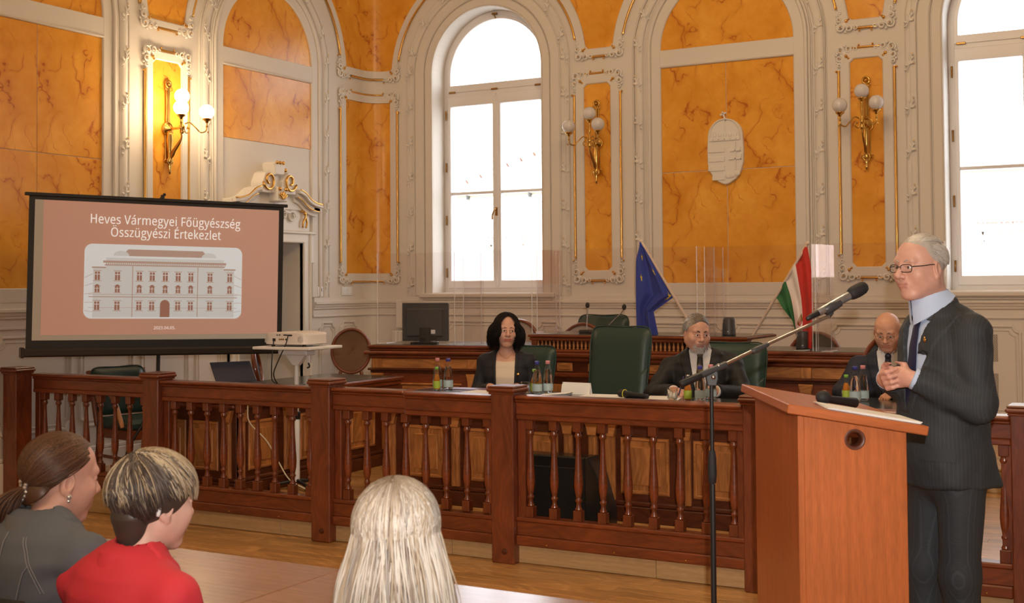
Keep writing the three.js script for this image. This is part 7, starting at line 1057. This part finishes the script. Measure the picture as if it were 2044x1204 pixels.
// ---------- audience: three women from behind ----------
function audience(label, pos, yaw, o) {
  const t = thing('person', label, 'person', pos, yaw);
  const k = o.y, tab = [[0.50, 0.18, 0.15, 0.13], [0.60, 0.165, 0.13, 0.125], [k - 0.36, 0.165, 0.135, 0.13], [k - 0.22, 0.18, 0.13, 0.14], [k - 0.13, 0.175, 0.105, 0.135], [k - 0.08, 0.14, 0.085, 0.12], [k - 0.03, 0.085, 0.075, 0.085], [k, 0.065, 0.07, 0.06]];
  const arms = [1, -1].map((s) => ({ s0: [s * 0.09, k - 0.085, -0.02], s: [s * (o.sw || 0.185), k - 0.12, -0.02], e: [s * 0.245, k - 0.38, 0.05], w: [s * 0.10, 0.62, 0.22], r: [0.06, 0.052, 0.04] }));
  jacket(t, { tab, arms, v0: k - 0.34, v1: k - 0.02, vw: 0.06, lapel: 0.045, mat: o.mat, lo: [-0.31, 0.48, -0.2], hi: [0.31, k + 0.04, 0.36], cell: o.cell || 0.0085, seed: o.seed, fold: o.fold || 0.004, neck: cap([0, k - 0.02, 0.02], [0, k + 0.1, 0.05], 0.058, 0.062) });
  shirt(t, { name: 'top', tab, mat: o.topMat, off: -0.012, lo: [-0.2, 0.5, -0.16], hi: [0.2, k + 0.05, 0.17], collar: o.collar, neck: cap([0, k - 0.05, 0.0], [0, k + 0.1, 0.02], 0.05, 0.052), cell: 0.009 });
  const m = place([o.hx || 0, k + (o.ho || 0.13), o.hz ?? 0.02], o.hy, o.hp || 0.05, o.hr || 0), parts = [addHead(t, { m, field: headField({ w: 0.95, jaw: 0.86, nose: 0.9 }), skinC: o.sc, neckA: [0, k - 0.08, 0.0], neckB: [0, k + (o.ho || 0.13) - 0.05, (o.hz ?? 0.02) - 0.015], nr: 0.047, cell: 0.0042 })];
  for (const [A, s] of [[arms[0], 1], [arms[1], -1]]) parts.push(skin(new Field().add(within(handField(s, 0.4, 0.8, 0.9).fn, basis(A.w, [-s * 0.5, 0, 0.85], [0, 1, 0.05])), 0.002).add(cap(A.e, A.w, 0.032, 0.024), 0.015).fn, [Math.min(A.w[0], A.e[0]) - 0.13, 0.50, -0.05], [Math.max(A.w[0], A.e[0]) + 0.13, 0.9, 0.46], 0.006, () => o.sc));
  const tr = new Field().add(cap([0, 0.52, 0], [0, k - 0.18, 0], 0.11, 0.09), 0.05); for (const A of arms) tr.add(cap([0, k - 0.15, -0.02], A.s, 0.045, 0.04), 0.03).add(cap(A.s, A.e, 0.04, 0.034), 0.03); parts.push(skin(tr.fn, [-0.28, 0.4, -0.14], [0.28, k - 0.05, 0.14], 0.015, () => o.sc));
  mesh('body', merge(parts), skinMat, t); addEyes(t, m);
  lower(t, { legs: [1, -1].map((s) => ({ h: [s * 0.09, 0.50, 0.0], k: [s * 0.10, 0.50, 0.38], f: [s * 0.10, 0.07, 0.36] })), hips: [[0, 0.52, 0], [0.18, 0.11, 0.15]], y0: 0, lo: [-0.28, 0.0, -0.2], hi: [0.28, 0.66, 0.52], mat: o.legs || blackM });
  const ch = thing('hall_chair', o.chair, 'chair', pos, yaw); mesh('seat', box(0.42, 0.05, 0.42, 0, 0.385, 0.02, 0.015), blackM, ch); mesh('backrest', box(0.40, 0.28, 0.03, 0, 0.68, -0.235, 0.012), blackM, ch); for (const s of [-1, 1]) { mesh('leg', sweep([V(s * 0.19, 0.37, 0.2), V(s * 0.195, 0.2, 0.21), V(s * 0.2, 0, 0.22)], 0.011, 8), steel, ch); mesh('leg', sweep([V(s * 0.19, 0.8, -0.25), V(s * 0.19, 0.4, -0.2), V(s * 0.2, 0, -0.25)], 0.011, 8), steel, ch); }
  return { t, m, tab, k };
}
{ // grey jacket, chestnut ponytail with a beaded tie
  const { t, m, k } = audience('woman with a chestnut ponytail and beaded hair tie in a grey jacket with pale seams', [-2.815, 0, -2.345], -2.629 - 0.42, { y: 1.005, ho: 0.062, hy: -0.40, hp: 0.14, hz: 0.085, mat: M(0.115, 0.127, 0.15, 0.8, { bumpMap: weaveB, bumpScale: 0.0004 }), topMat: M(0.12, 0.12, 0.13, 0.8), sc: [0.68, 0.37, 0.28], seed: 33, chair: 'black upholstered chair under the woman with the ponytail' });
  const r = rngOf(71), L = [], tie0 = V(0, -0.62, -0.80), cols = [[0.085, 0.038, 0.020], [0.115, 0.052, 0.028], [0.065, 0.031, 0.018], [0.15, 0.075, 0.042]];
  for (let i = 0; i < 2600; i++) { const az = lerp(-2.75, 2.75, r()), front = Math.abs(az) < 0.9; const el = lerp(front ? 0.72 : -0.1, 1.3, r()), d0 = V(sin(az) * cos(el), sin(el), cos(az) * cos(el)); if (d0.y < 0.25 && d0.z > -0.05) continue; const c = cols[(r() * 4) | 0]; L.push([slerpPath(d0, tie0.clone().add(V((r() - 0.5) * 0.1, (r() - 0.5) * 0.1, 0)), 12, 0.985 + r() * 0.025, 1.0, HR, 0.03, r), 0.0017, () => c]); }
  for (let i = 0; i < 320; i++) { const a = r() * 6.3, q = Math.sqrt(r()), P = [], p0 = onHead(tie0, 1.02), c = cols[(r() * 4) | 0], ln = 0.11 + r() * 0.06; for (let k2 = 0; k2 <= 9; k2++) { const s = k2 / 9, w = 0.010 + 0.024 * sin(Math.min(1, s * 1.3) * PI * 0.62); P.push(p0.clone().add(V(cos(a) * q * w + 0.02 * s * s, -ln * s * 0.9 + 0.012 * sin(s * 3), -0.045 * sin(s * 2.2) + sin(a) * q * w))); } L.push([P, 0.002, () => c]); }
  mesh('hair', merge([skin((x, y, z) => { const d = Math.min(ell([0, 0.037, -0.012], [0.083, 0.094, 0.105])(x, y, z), ell([0, -0.04, -0.055], [0.062, 0.06, 0.05])(x, y, z)), hl = Math.max((z - 0.045) + (y < 0.08 ? (0.08 - y) * 0.9 : 0) - (y > 0.09 ? (y - 0.09) * 1.2 : 0), -0.085 - y + (z > -0.06 ? (z + 0.06) * 1.0 : 0)); return smax(d, hl, 0.006); }, [-0.1, -0.08, -0.14], [0.1, 0.14, 0.11], 0.0045, () => [0.09, 0.04, 0.02]), strands(L)]), hairMat, t).applyMatrix4(m);
  const p0 = onHead(tie0, 1.04), B = []; for (let i = 0; i < 34; i++) { const a = i * 2.4, q = 0.010 + 0.020 * Math.sqrt(i / 34); B.push(ball(0.0052 + 0.002 * r(), p0.x + q * cos(a) * 0.8, p0.y + q * sin(a) * 1.2, p0.z - 0.006 + 0.012 * r(), 1, 1, 1, 10, 8)); } mesh('beaded_hair_tie', merge(B), M(0.75, 0.76, 0.8, 0.08, { metal: 0.85 }), t).applyMatrix4(m);
  for (const s of [-1, 1]) mesh('earring', merge([ball(0.0075, s * 0.080, -0.040, -0.004), ball(0.005, s * 0.080, -0.051, -0.004)]), M(0.7, 0.7, 0.72, 0.15, { metal: 0.8 }), t).applyMatrix4(m);
  // pale topstitched seams on the jacket back
  const q = torso([[0.50, 0.18, 0.15, 0.13], [0.60, 0.165, 0.13, 0.125], [k - 0.36, 0.165, 0.135, 0.13], [k - 0.22, 0.18, 0.13, 0.14], [k - 0.13, 0.175, 0.105, 0.135], [k - 0.08, 0.14, 0.085, 0.12], [k - 0.03, 0.085, 0.075, 0.085], [k, 0.065, 0.07, 0.06]]), fF = q.q, bz = (x, y) => { const [a, , b] = fF(y); return -b * Math.pow(Math.max(0, 1 - Math.pow(Math.abs(x) / a, 2.4)), 1 / 2.4) - 0.003; };
  const seam = M(0.34, 0.34, 0.36, 0.8), S = []; for (const s of [-1, 1]) { for (const dx of [0, 0.007]) S.push(sweep([...Array(14).keys()].map((i) => { const f = i / 13, y = lerp(k - 0.06, k - 0.20, f), x = s * (lerp(0.055, 0.125, f) + dx); return V(x, y, bz(x, y)); }), 0.0012, 5)); S.push(sweep([...Array(16).keys()].map((i) => { const f = i / 15, y = lerp(k - 0.13, 0.62, f), x = s * lerp(0.09, 0.045, Math.sqrt(f)); return V(x, y, bz(x, y)); }), 0.0012, 5)); } S.push(sweep([...Array(16).keys()].map((i) => { const y = lerp(k - 0.05, 0.62, i / 15); return V(0, y, bz(0, y)); }), 0.0012, 5));
  mesh('seam_stitching', merge(S), seam, t);
  mesh('jacket_collar', patch((u, v) => { const a = lerp(-2.2, 2.2, u) + PI, rr = 0.066 + 0.012 * (1 - v); return V(rr * sin(a), k - 0.055 + v * 0.045, -0.012 + rr * 1.12 * cos(a)); }, 28, 4), M(0.135, 0.137, 0.145, 0.8, two), t);
}
{ // red jacket, short streaked hair, hearing aid
  const { t, m, k } = audience('woman with short streaked blonde hair in a bright red jacket', [-2.445, 0, -2.335], -2.629 - 0.62, { y: 0.95, ho: 0.083, hy: -0.12, hp: 0.10, hz: 0.07, mat: M(0.66, 0.035, 0.055, 0.75, { bumpMap: weaveB, bumpScale: 0.0002 }), topMat: M(0.012, 0.012, 0.014, 0.7), sc: [0.72, 0.43, 0.34], seed: 44, fold: 0.003, chair: 'black upholstered chair under the woman in red' });
  const r = rngOf(81), L = [], dk = [[0.075, 0.052, 0.040], [0.045, 0.032, 0.028], [0.13, 0.105, 0.09]], lt = [[0.56, 0.43, 0.27], [0.68, 0.57, 0.42], [0.40, 0.29, 0.17]], R2 = V(0.098, 0.108, 0.122), cr = V(0.05, 0.86, -0.45);
  for (let i = 0; i < 3000; i++) {
    const az = r() * 2 * PI, spread = Math.pow(r(), 0.55), d0 = cr.clone().add(V(sin(az) * 0.75 * spread, (r() - 0.3) * 0.25, cos(az) * 0.75 * spread)).normalize(), el = Math.atan2(d0.x, d0.z); let d1 = V(sin(az) * 1.0, lerp(-0.05, -0.55, r()), cos(az) * 0.95);
    if (cos(az) > 0.35) d1.y = lerp(0.42, 0.0, r()) * 1.0; if (cos(az) > -0.15 && Math.abs(sin(az)) > 0.5) d1.y = lerp(0.25, -0.12, r()); if (cos(az) < -0.3) d1.y = lerp(-0.1, -0.95, r());
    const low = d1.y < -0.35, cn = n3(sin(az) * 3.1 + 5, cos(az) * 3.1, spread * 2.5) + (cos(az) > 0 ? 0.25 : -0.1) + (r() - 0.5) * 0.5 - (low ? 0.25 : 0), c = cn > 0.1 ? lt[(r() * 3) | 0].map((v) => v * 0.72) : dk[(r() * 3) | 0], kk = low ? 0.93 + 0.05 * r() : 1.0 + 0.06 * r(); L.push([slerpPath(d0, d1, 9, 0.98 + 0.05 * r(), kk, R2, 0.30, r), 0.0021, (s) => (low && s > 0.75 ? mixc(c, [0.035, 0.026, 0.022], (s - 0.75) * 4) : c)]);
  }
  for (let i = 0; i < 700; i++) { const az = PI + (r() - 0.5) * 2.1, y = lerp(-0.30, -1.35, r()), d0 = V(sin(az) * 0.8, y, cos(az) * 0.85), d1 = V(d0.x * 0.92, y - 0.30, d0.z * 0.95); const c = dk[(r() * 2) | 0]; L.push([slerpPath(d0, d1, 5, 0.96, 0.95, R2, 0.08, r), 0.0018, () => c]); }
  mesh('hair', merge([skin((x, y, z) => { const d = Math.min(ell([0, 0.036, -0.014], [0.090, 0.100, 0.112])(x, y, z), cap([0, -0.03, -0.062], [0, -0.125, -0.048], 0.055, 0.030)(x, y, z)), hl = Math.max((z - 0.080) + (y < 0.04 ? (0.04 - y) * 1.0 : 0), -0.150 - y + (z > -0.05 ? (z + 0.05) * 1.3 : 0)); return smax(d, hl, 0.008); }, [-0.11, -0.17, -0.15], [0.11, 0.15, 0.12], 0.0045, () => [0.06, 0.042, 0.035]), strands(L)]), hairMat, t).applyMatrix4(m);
  mesh('hearing_aid', merge([sweep(curve([[-0.078, -0.022, -0.036], [-0.082, 0.0, -0.034], [-0.082, 0.02, -0.022]], 10), [0.0045, 0.0055, 0.0055, 0.005, 0.004, 0.003, 0.003, 0.003, 0.002, 0.002, 0.002], 8)]), white, t).applyMatrix4(m);
  mesh('jacket_collar', patch((u, v) => { const a = lerp(-2.3, 2.3, u) + PI, rr = 0.068 + 0.014 * (1 - v); return V(rr * sin(a), k - 0.07 + v * 0.05, -0.012 + rr * 1.12 * cos(a)); }, 28, 4), M(0.66, 0.035, 0.055, 0.75, two), t);
  mesh('shirt_collar', patch((u, v) => { const a = lerp(-1.5, 1.5, u), rr = 0.062 + 0.035 * (1 - v); return V(rr * sin(a), k - 0.075 + v * 0.05, 0.0 + rr * cos(a)); }, 24, 4), M(0.012, 0.012, 0.014, 0.7, two), t);
}
{ // long straight blonde hair
  const { t, m, k } = audience('woman with long straight blonde hair seen from behind', [-1.50, 0, -2.16], -2.629 - 0.10, { y: 0.935, hy: 0.02, hp: 0.06, mat: M(0.20, 0.16, 0.13, 0.8, { bumpMap: weaveB, bumpScale: 0.0004 }), topMat: M(0.2, 0.15, 0.12, 0.8), sc: [0.70, 0.42, 0.33], seed: 55, sw: 0.185, chair: 'black upholstered chair under the blonde woman' });
  const r = rngOf(91), L = [], R3 = V(0.089, 0.095, 0.112), cols = [[0.40, 0.345, 0.28], [0.46, 0.42, 0.37], [0.32, 0.25, 0.175], [0.43, 0.385, 0.33], [0.20, 0.155, 0.12], [0.27, 0.245, 0.22]];
  for (let i = 0; i < 2300; i++) {
    const s = r() < 0.5 ? -1 : 1, zp = lerp(0.55, -0.42, r()), az = s * lerp(0.45, 3.14, Math.pow(r(), 0.75)), d0 = V(s * 0.02, 0.98, zp), d1 = V(sin(az) * 0.98, -0.12 - 0.2 * r(), cos(az) * 0.98), ly = 0.97 + 0.07 * r();
    const P = slerpPath(d0, d1, 9, ly, ly, R3, 0.05, r), e = P[P.length - 1], pr = P[P.length - 2], len = 0.15 + 0.13 * r(), dir = e.clone().sub(pr).normalize(), sw = (r() - 0.5) * 0.05, out = V(sin(az), 0, cos(az));
    for (let k2 = 1; k2 <= 8; k2++) { const f = k2 / 8, q = P[P.length - 1].clone(); q.y -= len / 8; q.addScaledVector(out, 0.0045 * (1 - f * 0.6)); q.x += sw / 8 + 0.0015 * sin(f * 7 + i); P.push(q); }
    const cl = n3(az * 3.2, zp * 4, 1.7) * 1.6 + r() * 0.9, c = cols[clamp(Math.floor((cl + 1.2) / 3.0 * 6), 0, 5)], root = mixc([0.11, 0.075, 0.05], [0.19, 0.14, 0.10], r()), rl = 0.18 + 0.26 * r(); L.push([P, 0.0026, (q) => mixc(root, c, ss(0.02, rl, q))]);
  }
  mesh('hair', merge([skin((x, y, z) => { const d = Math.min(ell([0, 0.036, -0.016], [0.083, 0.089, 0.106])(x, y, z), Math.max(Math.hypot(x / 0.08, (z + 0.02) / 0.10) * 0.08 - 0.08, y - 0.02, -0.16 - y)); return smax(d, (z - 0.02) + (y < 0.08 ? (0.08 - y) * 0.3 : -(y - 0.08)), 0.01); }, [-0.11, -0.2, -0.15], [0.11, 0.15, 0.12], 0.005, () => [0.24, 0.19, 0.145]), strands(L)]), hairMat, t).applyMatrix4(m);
}
renderer.render(scene, camera);
